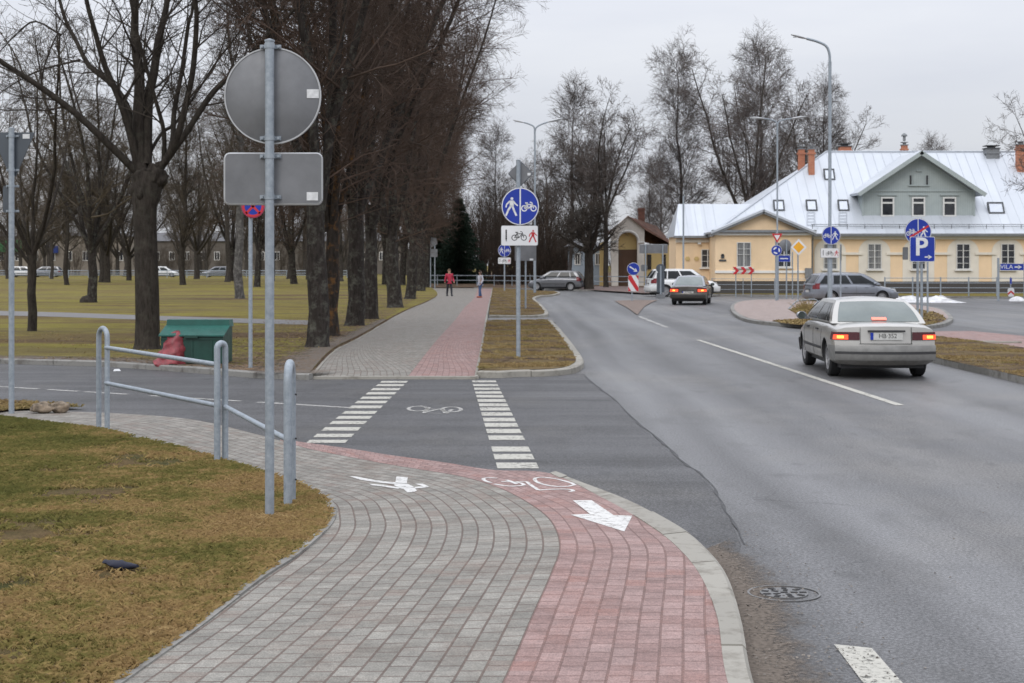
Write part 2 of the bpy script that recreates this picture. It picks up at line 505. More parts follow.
mat_twig('bush_stems', (0.04, 0.032, 0.026), (0.07, 0.05, 0.038))

# metals, paints, building materials
m, t = newmat('galvanised')
o = t.pos()
f = t.noise(o, 18.0, 4.0, 0.7)
f2 = t.noise(o, 3.0, 5.0, 0.65)
col = t.ramp(f, [(0.3, (0.23, 0.265, 0.30)), (0.7, (0.35, 0.39, 0.43))])
col = t.mix(t.ramp(f2, [(0.55, 0.0), (0.75, 0.45)]), col, (0.22, 0.24, 0.26))
t.bsdf(col, t.ramp(f2, [(0.3, 0.48), (0.7, 0.68)]), 0.35, 0.5, bump=f, bstr=0.08)
simple('sign_back', (0.17, 0.175, 0.185), 0.55, 0.25, 0.13, 3.5, bump=0.05, bscale=8)
simple('sign_back_dark', (0.075, 0.088, 0.105), 0.5, 0.2, 0.1, 2.0)
simple('sign_rim', (0.42, 0.43, 0.44), 0.45, 0.5, 0.08)
simple('sign_blue', (0.006, 0.030, 0.30), 0.35, 0, 0.08, 3.0)
simple('sign_white', (0.66, 0.67, 0.68), 0.45, 0, 0.06, 3.0)
simple('sign_red', (0.48, 0.02, 0.028), 0.4, 0, 0.1, 3.0)
simple('sign_yellow', (0.74, 0.36, 0.02), 0.4, 0, 0.08, 3.0)
simple('sign_black', (0.02, 0.02, 0.022), 0.5)
simple('sticker', (0.62, 0.63, 0.64), 0.5, 0, 0.12, 30.0)
simple('lamp_glass', (0.50, 0.52, 0.54), 0.25)
simple('bin_green', (0.006, 0.046, 0.034), 0.45, 0, 0.2, 4.0)
simple('bin_lid', (0.013, 0.092, 0.074), 0.42, 0, 0.15, 4.0)
simple('bag_red', (0.22, 0.032, 0.040), 0.5, 0, 0.35, 9.0, bump=0.8, bscale=14)
simple('rock', (0.21, 0.165, 0.12), 0.95, 0, 0.6, 9.0, bump=1.0, bscale=30)
simple('dead_leaf', (0.12, 0.075, 0.04), 0.9, 0, 0.5, 3.0)
simple('grit', (0.17, 0.15, 0.13), 0.95, 0, 0.6, 3.0)
simple('cloth_navy', (0.012, 0.014, 0.03), 0.8, 0, 0.3)
simple('litter_white', (0.7, 0.71, 0.72), 0.6)
simple('cast_iron', (0.055, 0.05, 0.048), 0.6, 0.6, 0.3, 30.0, bump=0.5)
simple('cast_iron_dark', (0.015, 0.014, 0.014), 0.7, 0.3, 0.3, 30.0)
simple('tar', (0.046, 0.046, 0.048), 0.7, 0, 0.3, 8.0)
simple('black_rubber', (0.018, 0.018, 0.019), 0.75, 0, 0.15)
simple('black_plastic', (0.03, 0.03, 0.032), 0.55, 0, 0.15)
simple('alloy', (0.34, 0.34, 0.35), 0.4, 0.6, 0.15)
simple('steel_dirty', (0.16, 0.16, 0.16), 0.55, 0.4, 0.2)
def mat_paint(name, c, metal, dirt=(0.12, 0.11, 0.10), rough=0.3):
    m, t = newmat(name)
    o = t.obj()
    sep = t.n('ShaderNodeSeparateXYZ'); t.l(o, sep.inputs[0])
    f = t.noise(o, 5.0, 6.0, 0.7)
    low = t.math('ADD', sep.outputs[2], t.math('MULTIPLY', t.math('SUBTRACT', f, 0.5), 0.5))
    spl = t.ramp(low, [(0.22, 0.75), (0.62, 0.0)])          # road spray splashed on the lower body
    col = t.mix(spl, c, dirt)
    t.bsdf(col, t.ramp(spl, [(0.0, rough), (0.7, 0.7)]), metal, 0.5, coat=0.5)
mat_paint('paint_silver', (0.42, 0.41, 0.385), 0.5, (0.17, 0.16, 0.145))
mat_paint('paint_grey', (0.20, 0.215, 0.245), 0.5)
mat_paint('paint_hatch', (0.15, 0.155, 0.17), 0.5, (0.07, 0.07, 0.075))
mat_paint('paint_white', (0.70, 0.71, 0.71), 0.0, (0.3, 0.28, 0.25))
mat_paint('paint_bronze', (0.08, 0.072, 0.062), 0.4, (0.03, 0.028, 0.024))
mat_paint('paint_dark', (0.03, 0.035, 0.045), 0.4)
mat_paint('paint_blue', (0.05, 0.09, 0.2), 0.4)
simple('bumper_silver', (0.20, 0.198, 0.19), 0.45, 0.2, 0.15, 5.0)
m, t = newmat('car_glass')
t.bsdf(t.ramp(t.noise(t.obj(), 3.0), [(0.3, (0.008, 0.010, 0.012)), (0.7, (0.02, 0.024, 0.026))]), 0.05, 0.0, 0.4, ior=1.4)
m, t = newmat('rear_glass')  # pale base colour stands in for sky reflected in the pane
t.bsdf(t.ramp(t.noise(t.obj(), 1.5), [(0.3, (0.07, 0.092, 0.088)), (0.7, (0.12, 0.148, 0.142))]), 0.07, 0.0, 0.6, ior=1.6)
simple('lens_red', (0.16, 0.008, 0.012), 0.2, 0, 0.15, 20.0)
simple('lens_dark', (0.06, 0.008, 0.012), 0.2, 0, 0.15, 20.0)
simple('lens_clear', (0.5, 0.52, 0.54), 0.12)
m, t = newmat('lamp_lit')
t.bsdf((0.5, 0.05, 0.02), 0.3, emit=(1.0, 0.07, 0.02), estr=1.5)
m, t = newmat('lamp_core')
t.bsdf((0.8, 0.3, 0.05), 0.3, emit=(1.0, 0.36, 0.05), estr=3.0)
m, t = newmat('lamp_third')
t.bsdf((0.5, 0.05, 0.03), 0.3, emit=(1.0, 0.22, 0.16), estr=1.8)
simple('plate_white', (0.5, 0.5, 0.48), 0.5, 0, 0.1, 20)

def mat_wall(name, c, var=0.08, dirt=0.0):
    m, t = newmat(name)
    p = t.pos()
    f = t.noise(p, 0.7, 6.0, 0.65); f2 = t.noise(p, 30.0, 3.0)
    col = t.ramp(f, [(0.3, tuple(k * (1 - var) for k in c)), (0.7, tuple(k * (1 + var) for k in c))])
    drip = t.noise(t.mapping(p, (2.5, 2.5, 0.18)), 1.0, 5.0, 0.7)
    col = t.mix(t.ramp(drip, [(0.52, 0.0), (0.75, 0.28 + dirt)]), col, tuple(k * 0.75 for k in c))
    t.bsdf(col, 0.85, 0.0, 0.25, bump=f2, bstr=0.15, bdist=0.01)
mat_wall('wall_yellow', (0.78, 0.59, 0.385))
mat_wall('wall_cream', (0.70, 0.655, 0.57))
mat_wall('trim_white', (0.72, 0.71, 0.68))
mat_wall('plinth', (0.075, 0.07, 0.066))
mat_wall('wall_blue', (0.38, 0.45, 0.52))
mat_wall('wall_ochre', (0.56, 0.42, 0.19))
mat_wall('wall_chapel', (0.62, 0.58, 0.52), 0.15, 0.3)
mat_wall('wall_beige', (0.24, 0.21, 0.175), 0.12)
mat_wall('wall_dun', (0.13, 0.115, 0.10), 0.12)
mat_wall('door_brown', (0.10, 0.06, 0.04))
m, t = newmat('boards_green')
p = t.pos()
wv = t.n('ShaderNodeTexWave', wave_type='BANDS', bands_direction='X'); wv.inputs['Scale'].default_value = 2.2
t.l(p, wv.inputs['Vector'])
f = t.noise(p, 2.0, 5.0)
col = t.ramp(f, [(0.3, (0.32, 0.365, 0.365)), (0.7, (0.37, 0.415, 0.41))])
col = t.mix(t.ramp(wv.outputs['Fac'], [(0.0, 0.4), (0.12, 0.0)]), col, (0.22, 0.255, 0.255))
t.bsdf(col, 0.75)
m, t = newmat('roof_metal')
p = t.pos()
f = t.noise(t.mapping(p, (0.7, 0.7, 0.25)), 1.0, 6.0, 0.65)
sp = t.n('ShaderNodeSeparateXYZ'); t.l(p, sp.inputs[0])
strip = t.n('ShaderNodeTexWhiteNoise', noise_dimensions='1D')
t.l(t.math('FLOOR', t.math('DIVIDE', sp.outputs[0], 0.62)), strip.inputs['W'])
col = t.ramp(f, [(0.3, (0.47, 0.50, 0.54)), (0.7, (0.51, 0.54, 0.58))])
col = t.mix(1.0, col, t.ramp(strip.outputs['Value'], [(0.0, 0.94), (1.0, 1.04)]), 'MULTIPLY')
t.bsdf(col, 0.45, 0.25, 0.5)
simple('roof_seam', (0.43, 0.46, 0.50), 0.45, 0.25)
simple('gutter_grey', (0.20, 0.21, 0.22), 0.5, 0.2)
simple('dark_metal', (0.06, 0.065, 0.07), 0.5, 0.2)
simple('window_frame', (0.62, 0.62, 0.60), 0.5, 0, 0.05)
m, t = newmat('window_glass')
t.bsdf(t.ramp(t.noise(t.pos(), 1.4, 3.0), [(0.35, (0.010, 0.012, 0.016)), (0.65, (0.035, 0.038, 0.045))]), 0.06, 0.0, 0.6)
m, t = newmat('window_curtain')
t.bsdf(t.ramp(t.noise(t.mapping(t.pos(), (9, 9, 0.6)), 1.0, 4.0), [(0.35, (0.10, 0.105, 0.11)), (0.65, (0.24, 0.24, 0.235))]), 0.15, 0.0, 0.6)
simple('skylight_glass', (0.52, 0.55, 0.60), 0.08, 0.6, 0.05, spec=0.8)
m, t = newmat('brick_chimney')
br = t.n('ShaderNodeTexBrick'); t.l(t.mapping(t.pos(), (1, 1, 1), (R(90), 0, 0)), br.inputs['Vector'])
br.inputs['Color1'].default_value = (0.46, 0.17, 0.09, 1); br.inputs['Color2'].default_value = (0.38, 0.13, 0.07, 1)
br.inputs['Mortar'].default_value = (0.3, 0.25, 0.2, 1); br.inputs['Scale'].default_value = 1.0
br.inputs['Brick Width'].default_value = 0.25; br.inputs['Row Height'].default_value = 0.08; br.inputs['Mortar Size'].default_value = 0.006
t.bsdf(br.outputs['Color'], 0.9)
m, t = newmat('brick_dark')
br = t.n('ShaderNodeTexBrick'); t.l(t.mapping(t.pos(), (1, 1, 1), (R(90), 0, 0)), br.inputs['Vector'])
br.inputs['Color1'].default_value = (0.20, 0.08, 0.055, 1); br.inputs['Color2'].default_value = (0.12, 0.055, 0.042, 1)
br.inputs['Mortar'].default_value = (0.14, 0.10, 0.08, 1); br.inputs['Scale'].default_value = 1.0
br.inputs['Brick Width'].default_value = 0.3; br.inputs['Row Height'].default_value = 0.1; br.inputs['Mortar Size'].default_value = 0.008
t.bsdf(br.outputs['Color'], 0.9)
simple('roof_tile', (0.13, 0.065, 0.045), 0.9, 0, 0.35, 2.5, bump=0.4)
simple('roof_slate', (0.10, 0.10, 0.105), 0.8, 0, 0.2)
simple('shop_green', (0.02, 0.13, 0.04), 0.5)
simple('shop_blue', (0.01, 0.03, 0.16), 0.5)
m, t = newmat('snow_dirty')
p = t.pos(); f = t.noise(p, 2.0, 6.0, 0.7)
t.bsdf(t.ramp(f, [(0.35, (0.30, 0.29, 0.28)), (0.62, (0.66, 0.67, 0.69))]), 0.7, bump=f, bstr=0.6, bdist=0.05)
simple('skin', (0.45, 0.27, 0.19), 0.6, 0, 0.05)
simple('jacket_pink', (0.42, 0.025, 0.06), 0.75, 0, 0.12)
simple('jacket_white', (0.48, 0.48, 0.53), 0.75, 0, 0.12)
simple('trousers_dark', (0.02, 0.022, 0.03), 0.8, 0, 0.12)
simple('jeans_blue', (0.05, 0.10, 0.22), 0.8, 0, 0.12)
simple('shoe_red', (0.30, 0.07, 0.035), 0.7)
simple('hair_brown', (0.035, 0.02, 0.014), 0.7)
simple('hair_fair', (0.16, 0.10, 0.055), 0.7)
# ------------------------------------------------------------------ the ground
rng = random.Random(11)
def lerp1(a, b, t): return a + (b - a) * t
def hp(y):                     # near pavement height above the road: flush at the crossing, a low kerb nearer by
    t = min(max((13.2 - y) / 3.5, 0), 1)
    return 0.02 + 0.065 * t * t * (3 - 2 * t)
def GP(px, py, dz=0.0):
    h = 0.05
    for _ in range(4):
        p = G(px, py, h + dz); h = hp(p.y)
    return G(px, py, h + dz)
def flat(pts, z): return [(p[0], p[1], z) for p in pts]
def plane_obj(name, pts, mat, parent=None):
    m = MB(); m.sheet(pts); o = m.build(name, mat, parent)
    return o

ground = structure(plane_obj('ground', [(-900, -60, -0.12), (900, -60, -0.12), (900, 1800, -0.12), (-900, 1800, -0.12)], 'turf_park'))
def grid_sheet(name, x0, x1, y0, y1, z, mat):
    m = MB(); m.sheet([(x0, y0, z), (x1, y0, z), (x1, y1, z), (x0, y1, z)])
    return m.build(name, mat)
main_road = structure(grid_sheet('main_road', -3.0, 60.0, -20.0, 134.0, 0.0, 'asphalt_main'))
# side road: everything left of the seam in the asphalt
seam = [G(585, 376), G(600, 388), G(625, 411), G(650, 434), G(680, 459), G(702, 475), G(722, 502), G(741, 545)]
side_pts = [Vector((-90, 32.0, 0)), G(-200, 362), G(0, 362), G(110, 364), G(256, 376), G(585, 374)] + seam + \
           [Vector((1.3, 9.0, 0)), Vector((0.4, 9.0, 0)), Vector((-2.5, 14, 0)), Vector((-6, 17.5, 0)), Vector((-30, 18.0, 0)), Vector((-90, 18, 0))]
side_road = structure(plane_obj('side_road', flat(side_pts, 0.004), 'asphalt_side'))

# tar seam between the two surfaces, crooked and of uneven width
sp = cr(seam, 7)
L, Rr = [], []
for i, p in enumerate(sp):
    d = (sp[min(i + 1, len(sp) - 1)] - sp[max(i - 1, 0)]).normalized(); nrm = Vector((d.y, -d.x, 0))
    w = 0.004 + 0.016 * rng.random() ** 2; off = 0.03 * math.sin(i * 0.35) * math.sin(i * 0.13 + 1) + rng.uniform(-0.012, 0.012)
    L.append((p.x + nrm.x * (off - w), p.y + nrm.y * (off - w), 0.008)); Rr.append((p.x + nrm.x * (off + w), p.y + nrm.y * (off + w), 0.008))
m = MB(); m.grid([L, Rr]); m.build('tar_seam', 'tar', side_road)

# --- near pavement: grey walkway and red cycle lane, courses following the bend
B = [(440, 800), (503, 683), (532, 617), (552, 572), (560, 545), (551, 521), (531, 504.5), (502, 489), (466, 477.5), (430, 471),
     (390, 464.5), (350, 457), (310, 449), (280, 440.5), (250, 432.5), (209, 422.5), (172, 417), (111, 413), (50, 411), (10, 410.5)]
Lg = [(-40, 800), (124, 683), (200, 628), (262, 580), (300, 555), (325, 533), (336, 517), (333, 504), (320, 494), (306, 486),
      (280, 477), (257, 469.5), (225, 460), (190, 450), (141, 437.5), (100, 429), (60, 424), (20, 419), (-10, 416), (-30, 415)]
Ro = [(775, 800), (728, 683), (717, 617), (700, 575), (678, 548), (650, 526), (605, 499), (550, 473.5), (492, 469.8), (440, 461.8),
      (394, 455.6), (353, 449.2), (312, 443.4), (281, 439.2)]
def ribbon(A, Bp, n=10, vdiv=10, z=None, vsign=1):
    a = cr([GP(*p) for p in A], n); b = cr([GP(*p) for p in Bp], n)
    rows, uvs, u = [], [], 0.0
    for i in range(len(a)):
        mid = (a[i] + b[i]) / 2
        if i: u += (mid - pm).length
        pm = mid
        w = (b[i] - a[i]).length
        rows.append([a[i].lerp(b[i], k / vdiv) for k in range(vdiv + 1)])
        uvs.append([(u, vsign * w * k / vdiv) for k in range(vdiv + 1)])
    for r_ in rows:
        for p in r_: p.z = hp(p.y)
    return rows, uvs, a, b
rows, uvs, bcurve, gcurve = ribbon(B, Lg)
m = MB(); m.grid(rows, uvs)
near_pavement = structure(m.build('near_pavement', 'pavers_grey', smooth=60))
rows, uvs, _, rcurve = ribbon(B[:14], Ro, vsign=1)
for r_ in rows:
    for p in r_: p.z += 0.001
m = MB(); m.grid(rows, uvs)
structure(m.build('near_cycle_lane', 'pavers_red', smooth=60))
# underside skirt so the raised edge shows a lip, not a gap
m = MB()
edge = [p.copy() for p in rcurve] + [p.copy() for p in bcurve[130:]]
m.grid([[(p.x, p.y, p.z) for p in edge], [(p.x, p.y, -0.03) for p in edge]])
structure(m.build('pavement_lip', 'kerb_old'))

# --- kerbs
def kerb_ribbon(name, inner, outer, mat, ztop, parent=None, stone=1.0, zbot=-0.04, lift=0.0):
    """inner/outer: matching 3-D polylines; stones about 1 m long with thin joints"""
    m = MB(); acc = 0.0; start = 0
    def stone_(i0, i1, s0, s1):
        a = [inner[i] for i in range(i0, i1 + 1)]; b = [outer[i] for i in range(i0, i1 + 1)]
        dz = rng.uniform(-0.006, 0.006)
        a = [v.copy() for v in a]; b = [v.copy() for v in b]
        da = (a[-1] - a[0]); db = (b[-1] - b[0]); g = 0.006 / max(da.length, 0.05)
        a[0] += da * g; b[0] += db * g; a[-1] -= da * g; b[-1] -= db * g
        n = len(a); vs = []
        for k in range(n):
            zt = (ztop(a[k].y) if callable(ztop) else ztop) + dz + lift
            i_, o_ = a[k], b[k]; q = o_.lerp(i_, 0.16)
            vs += [(i_.x, i_.y, zbot), (i_.x, i_.y, zt), (q.x, q.y, zt), (o_.x, o_.y, zt - 0.02), (o_.x, o_.y, zbot)]
        fs = []
        for k in range(n - 1):
            for j in range(4):
                fs.append((k * 5 + j, k * 5 + j + 1, k * 5 + 6 + j, k * 5 + 5 + j))
        fs += [(4, 3, 2, 1, 0), tuple((n - 1) * 5 + j for j in range(5))]
        m.add(vs, fs)
    for i in range(1, len(inner)):
        acc += (outer[i] - outer[i - 1]).length
        if acc >= stone or i == len(inner) - 1:
            stone_(start, i, 0, 0); start = i; acc = 0.0
    o = m.build(name, mat, parent)
    smooth_mesh(o.data, 25)
    return structure(o) if parent is None else o
def resample(pts, step):
    out = [pts[0].copy()]; acc = 0
    for a, b in zip(pts[:-1], pts[1:]):
        n = max(1, int((b - a).length / step))
        for k in range(1, n + 1): out.append(a.lerp(b, k / n))
    return out
def offset(pts, d):
    out = []
    for i, p in enumerate(pts):
        t = (pts[min(i + 1, len(pts) - 1)] - pts[max(i - 1, 0)]); t.z = 0; t.normalize()
        out.append(Vector((p.x - t.y * d, p.y + t.x * d, p.z)))
    return out
ki = cr([GP(*p) for p in Ro[:8]], 10)
ko = cr([GP(*p) for p in [(806, 800), (755, 683), (741, 617), (727, 573), (706, 546), (676, 523), (622, 496), (556, 471.2)]], 10)
kerb_ribbon('near_kerb', ki, ko, 'kerb_concrete', hp, lift=0.003)
# thin edging between lawn and pavement
ge = [p.copy() for p in gcurve]
kerb_ribbon('lawn_edging', offset(ge, 0.0), offset(ge, 0.07), 'kerb_old', hp, lift=0.012)

# dirt washed against the near kerb
dk = cr([GP(*p) for p in [(806, 800), (756, 683), (748, 645), (737, 600), (722, 565), (700, 540)]], 8)
do = cr([G(*p) for p in [(985, 800), (880, 683), (850, 645), (828, 600), (796, 563), (742, 535)]], 8)
m = MB()
rows = [[Vector((*a.lerp(b, k / 6).xy, 0.006)) for k in range(7)] for a, b in zip(dk, do)]
m.grid(rows, [[(k / 6, i * 0.1) for k in range(7)] for i in range(len(rows))])
m.build('road_dirt', 'dirt_film', main_road)

# --- near lawn with blades
lawn_poly = [p.copy() for p in offset(ge, 0.035)]
lawn_out = lawn_poly + [Vector((-9, 19.6, 0)), Vector((-9, 4.0, 0))]
m = MB()
m.grid([[Vector((lerp1(p.x, -9.5 if i_ else p.x, k / 8), p.y, hp(p.y) + 0.004)) for k in range(9)] for i_, p in enumerate([Vector((lawn_poly[0].x, 4.5, 0))] + lawn_poly + [Vector((-9, 19.6, 0))])])
structure(m.build('near_lawn', 'turf_near'))
# grass strip between the pavement end and the side road
strip = [G(-60, 404), G(0, 404.5), G(60, 407.5), G(84, 410), G(40, 411.5), G(10, 413), G(-20, 417), G(-60, 420)]
m = MB(); m.sheet([(p.x, p.y, 0.045) for p in strip])
structure(m.build('grass_strip', 'turf_near'))

def inside(poly, X, Y):
    c = np.zeros(len(X), bool); n = len(poly)
    for i in range(n):
        x1, y1 = poly[i][0], poly[i][1]; x2, y2 = poly[(i + 1) % n][0], poly[(i + 1) % n][1]
        if y1 == y2: continue
        k = ((y1 > Y) != (y2 > Y)) & (X < (x2 - x1) * (Y - y1) / (y2 - y1) + x1)
        c ^= k
    return c
def blades(name, poly, n, zf, mat, hmin, hmax, seed, wid=0.004, clump=0.0, view=None, parent=None, bald=None):
    r = np.random.default_rng(seed)
    P = np.array([(p[0], p[1]) for p in poly])
    lo, hi = P.min(0), P.max(0)
    X = r.uniform(lo[0], hi[0], n); Y = r.uniform(lo[1], hi[1], n)
    if clump:
        k = r.random(n) < clump
        cx = r.uniform(lo[0], hi[0], n // 18 + 1); cy = r.uniform(lo[1], hi[1], n // 18 + 1)
        idx = r.integers(0, len(cx), n)
        X = np.where(k, cx[idx] + r.normal(0, 0.035, n), X); Y = np.where(k, cy[idx] + r.normal(0, 0.035, n), Y)
    ok = inside(P, X, Y)
    if view: ok &= view(X, Y)
    if bald:                       # thin out in uneven patches
        q = np.random.default_rng(seed + 50); f = 0
        for s_ in range(7):
            a_ = q.uniform(0, 2 * PI); fr_ = bald[0] * 1.55 ** s_; f = f + np.sin((X * np.cos(a_) + Y * np.sin(a_)) * fr_ + q.uniform(0, 6)) / (1 + .35 * s_)
        ok &= (f + r.normal(0, .5, n)) > bald[1]
    X, Y = X[ok], Y[ok]; n = len(X)
    Z = np.array([zf(y) for y in Y])
    H = r.uniform(hmin, hmax, n); A = r.uniform(0, 2 * PI, n); lean = r.uniform(0.3, 1.9, n) * H
    W = wid * r.uniform(0.6, 1.5, n) * (1 + Y / 60.0)
    dx, dy = np.cos(A), np.sin(A); B2 = r.uniform(0, 2 * PI, n)
    px_, py_ = np.cos(B2) * W, np.sin(B2) * W
    V = np.empty((n, 4, 3), np.float32)
    V[:, 0] = np.stack([X - px_, Y - py_, Z - 0.004], 1); V[:, 1] = np.stack([X + px_, Y + py_, Z - 0.004], 1)
    V[:, 2] = np.stack([X + dx * lean * 0.35 + px_ * 0.7, Y + dy * lean * 0.35 + py_ * 0.7, Z + H * 0.65], 1)
    V[:, 3] = np.stack([X + dx * lean, Y + dy * lean, Z + H * r.uniform(0.55, 1.0, n)], 1)
    V = V.reshape(-1, 3)
    I = np.arange(n)[:, None] * 4
    T = np.concatenate([I + [0, 1, 2], I + [0, 2, 3]], 1).reshape(-1).astype(np.int32)
    me = bpy.data.meshes.new(name)
    me.vertices.add(len(V)); me.vertices.foreach_set('co', V.ravel())
    me.loops.add(len(T)); me.loops.foreach_set('vertex_index', T)
    me.polygons.add(len(T) // 3)
    me.polygons.foreach_set('loop_start', np.arange(0, len(T), 3, dtype=np.int32))
    me.update(calc_edges=True); me.validate()
    me.materials.append(MATS[mat])
    o = bpy.data.objects.new(name, me); COL.objects.link(o)
    if parent: o.parent = parent
    else: o['kind'] = 'stuff'
    return o
fr = lambda X, Y: (np.abs(X) < 0.46 * Y + 1.6) & (Y > 5.0)
blades('lawn_grass', [(p.x, p.y) for p in lawn_out], 1300000, lambda y: hp(y) + 0.004, 'grass_blades', 0.010, 0.042, 3, 0.0012, 0.4, fr, bald=(2.2, -0.9))
blades('strip_grass', [(p.x, p.y) for p in strip], 5000, lambda y: 0.045, 'dry_blades', 0.02, 0.06, 4, 0.003, 0.3)

# --- markings of the crossing (each painted block its own part of the side road)
def paint(name, pts, z, parent, mat='road_paint'):
    m = MB(); m.sheet([(p[0], p[1], z) for p in pts]); return m.build(name, mat, parent)
ys = [382.3, 385.6, 389.7, 393.8, 398.3, 402.6, 407.5, 413.0, 418.0, 423.2, 429.5, 436.1, 442.0]
def fx(a, b, y): return a[0] + (b[0] - a[0]) * (y - a[1]) / (b[1] - a[1])
for i, y in enumerate(ys):
    sp_ = (ys[min(i + 1, len(ys) - 1)] - ys[max(i - 1, 0)]) / (2 if 0 < i < len(ys) - 1 else 1)
    h_ = sp_ * 0.27
    if i == len(ys) - 1: h_ = 1.5
    la, lb, ra, rb = (381.7, 381.6), (308.9, 441.2), (407.9, 381.6), (345.5, 443.2)
    paint('crossing_block', [G(fx(la, lb, y - h_), y - h_), G(fx(ra, rb, y - h_), y - h_), G(fx(ra, rb, y + h_), y + h_), G(fx(la, lb, y + h_), y + h_)], 0.008, side_road)
ys = [381.8, 385.6, 389.2, 393.0, 396.8, 401.0, 405.4, 409.6, 414.6, 420.2, 425.5, 431.7, 438.4, 449.8, 457.4, 466.2]
for i, y in enumerate(ys):
    h_ = 0.9 + 2.0 * (y - 382) / 84.0
    la, lb, ra, rb = (472, 381.6), (497.5, 469), (496, 381.6), (539.3, 469.6)
    paint('crossing_block', [G(fx(la, lb, y - h_), y - h_), G(fx(ra, rb, y - h_), y - h_), G(fx(ra, rb, y + h_), y + h_), G(fx(la, lb, y + h_), y + h_)], 0.008, side_road)
# side road centre dashes
for x0, x1 in ((-160, -90), (-60, 38), (48, 78), (85, 128), (150, 240), (258, 350)):
    f_ = lambda x: 387 + x * 0.0605
    a, b = G(x0, f_(x0)), G(x1, f_(x1))
    d = (b - a).normalized(); n_ = Vector((-d.y, d.x, 0)) * 0.055
    paint('lane_dash', [a - n_, b - n_, b + n_, a + n_], 0.008, side_road, 'faint_paint')
# main road lines
def line(a, b, w, mat='road_paint', name='lane_line'):
    d = (b - a).normalized(); n_ = Vector((-d.y, d.x, 0)) * w / 2
    paint(name, [a - n_, b - n_, b + n_, a + n_], 0.005, main_road, mat)
line(G(698, 340), G(900, 405.5), 0.13)
line(G(639, 316.5), G(667, 327.5), 0.14, 'faint_paint')
line(G(1150, 486), G(1330, 545), 0.13)
paint('lane_dash', [G(834, 645), G(872, 649), G(908, 690), G(868, 690)], 0.005, main_road)
# symbols
def ground_strokes(name, strokes, zf, parent, mat, w=0.05):
    m = MB()
    for pts in strokes:
        P = [Vector((*p.xy, 0)) for p in pts]
        Lr, Rr_ = [], []
        for i, p in enumerate(P):
            d = (P[min(i + 1, len(P) - 1)] - P[max(i - 1, 0)]).normalized(); n_ = Vector((-d.y, d.x, 0)) * w / 2
            Lr.append((p.x + n_.x, p.y + n_.y, zf(p.y))); Rr_.append((p.x - n_.x, p.y - n_.y, zf(p.y)))
        m.grid([Lr, Rr_])
    return m.build(name, mat, parent)
def ell(cx, cy, rx, ry, g, a0=0, a1=360, n=26):
    return [g(cx + rx * math.cos(R(a0 + (a1 - a0) * k / n)), cy + ry * math.sin(R(a0 + (a1 - a0) * k / n))) for k in range(n + 1)]
z4 = lambda x, y: G(300 + x / 3.94, 360 + y / 3.94)
ground_strokes('bicycle_symbol', [ell(418, 409.3, 9.6, 2.4, G), ell(451.5, 410, 9.5, 2.5, G),
    [z4(470, 183), z4(508, 190), z4(488, 211), z4(575, 213), z4(600, 197)], [z4(500, 195), z4(562, 196), z4(575, 213)], [z4(490, 208), z4(555, 194)]],
    lambda y: 0.009, side_road, 'faint_paint', 0.055)
zn = lambda x, y: GP(330 + x / 2.768, 440 + y / 2.768)
zp = lambda y: hp(y) + 0.004
zb2 = lambda x, y: GP(475 + x / 9.31, 465 + y / 9.31)
def crv(*p): return cr([zb2(*q_) for q_ in p], 5)
ground_strokes('bicycle_symbol', [crv((205, 126), (120, 122), (78, 132), (100, 152), (150, 168)), crv((180, 180), (280, 196), (360, 200), (450, 190), (430, 172), (350, 158), (290, 142)),
    [zb2(245, 158), zb2(350, 160), zb2(480, 158), zb2(520, 190), zb2(590, 236)], [zb2(300, 145), zb2(390, 180)],
    crv((930, 188), (880, 165), (740, 130), (610, 118), (555, 132), (590, 168), (700, 196), (830, 205), (930, 188)), crv((590, 238), (700, 230), (860, 228), (915, 242), (880, 252))],
    zp, near_pavement, 'fresh_paint', 0.034)
zz = lambda x, y: GP(460 + x / 4.655, 440 + y / 4.655)
m = MB()
def gpoly(pts): m.sheet([(p.x, p.y, zp(p.y)) for p in pts])
gpoly([zz(525, 283), zz(612, 282), zz(715, 352), zz(660, 372), zz(605, 346)])
gpoly([zz(515, 350), zz(605, 346), zz(660, 372), zz(715, 352), zz(802, 355), zz(765, 428)])
m.build('arrow_symbol', 'fresh_paint', near_pavement)
m = MB()
zq = lambda x, y: GP(340 + x / 10.24, 465 + y / 10.24)
gpoly([zq(95, 120), zq(150, 120), zq(300, 148), zq(440, 170), zq(570, 180), zq(560, 200), zq(430, 188), zq(220, 158)])
gpoly([zq(300, 195), zq(430, 207), zq(560, 225), zq(615, 232), zq(600, 248), zq(540, 240), zq(430, 224), zq(320, 210)])
gpoly([zq(578, 122), zq(694, 128), zq(684, 192), zq(566, 184)])
gpoly([zq(566, 188), zq(690, 196), zq(765, 232), zq(640, 250), zq(602, 236), zq(552, 212)])
gpoly([zq(648, 248), zq(764, 236), zq(788, 268), zq(762, 280), zq(690, 284)])
gpoly([zq(768, 196), zq(850, 196), zq(918, 230), zq(768, 246), zq(764, 230), zq(848, 222)])
m.build('pedestrian_symbol', 'fresh_paint', near_pavement)

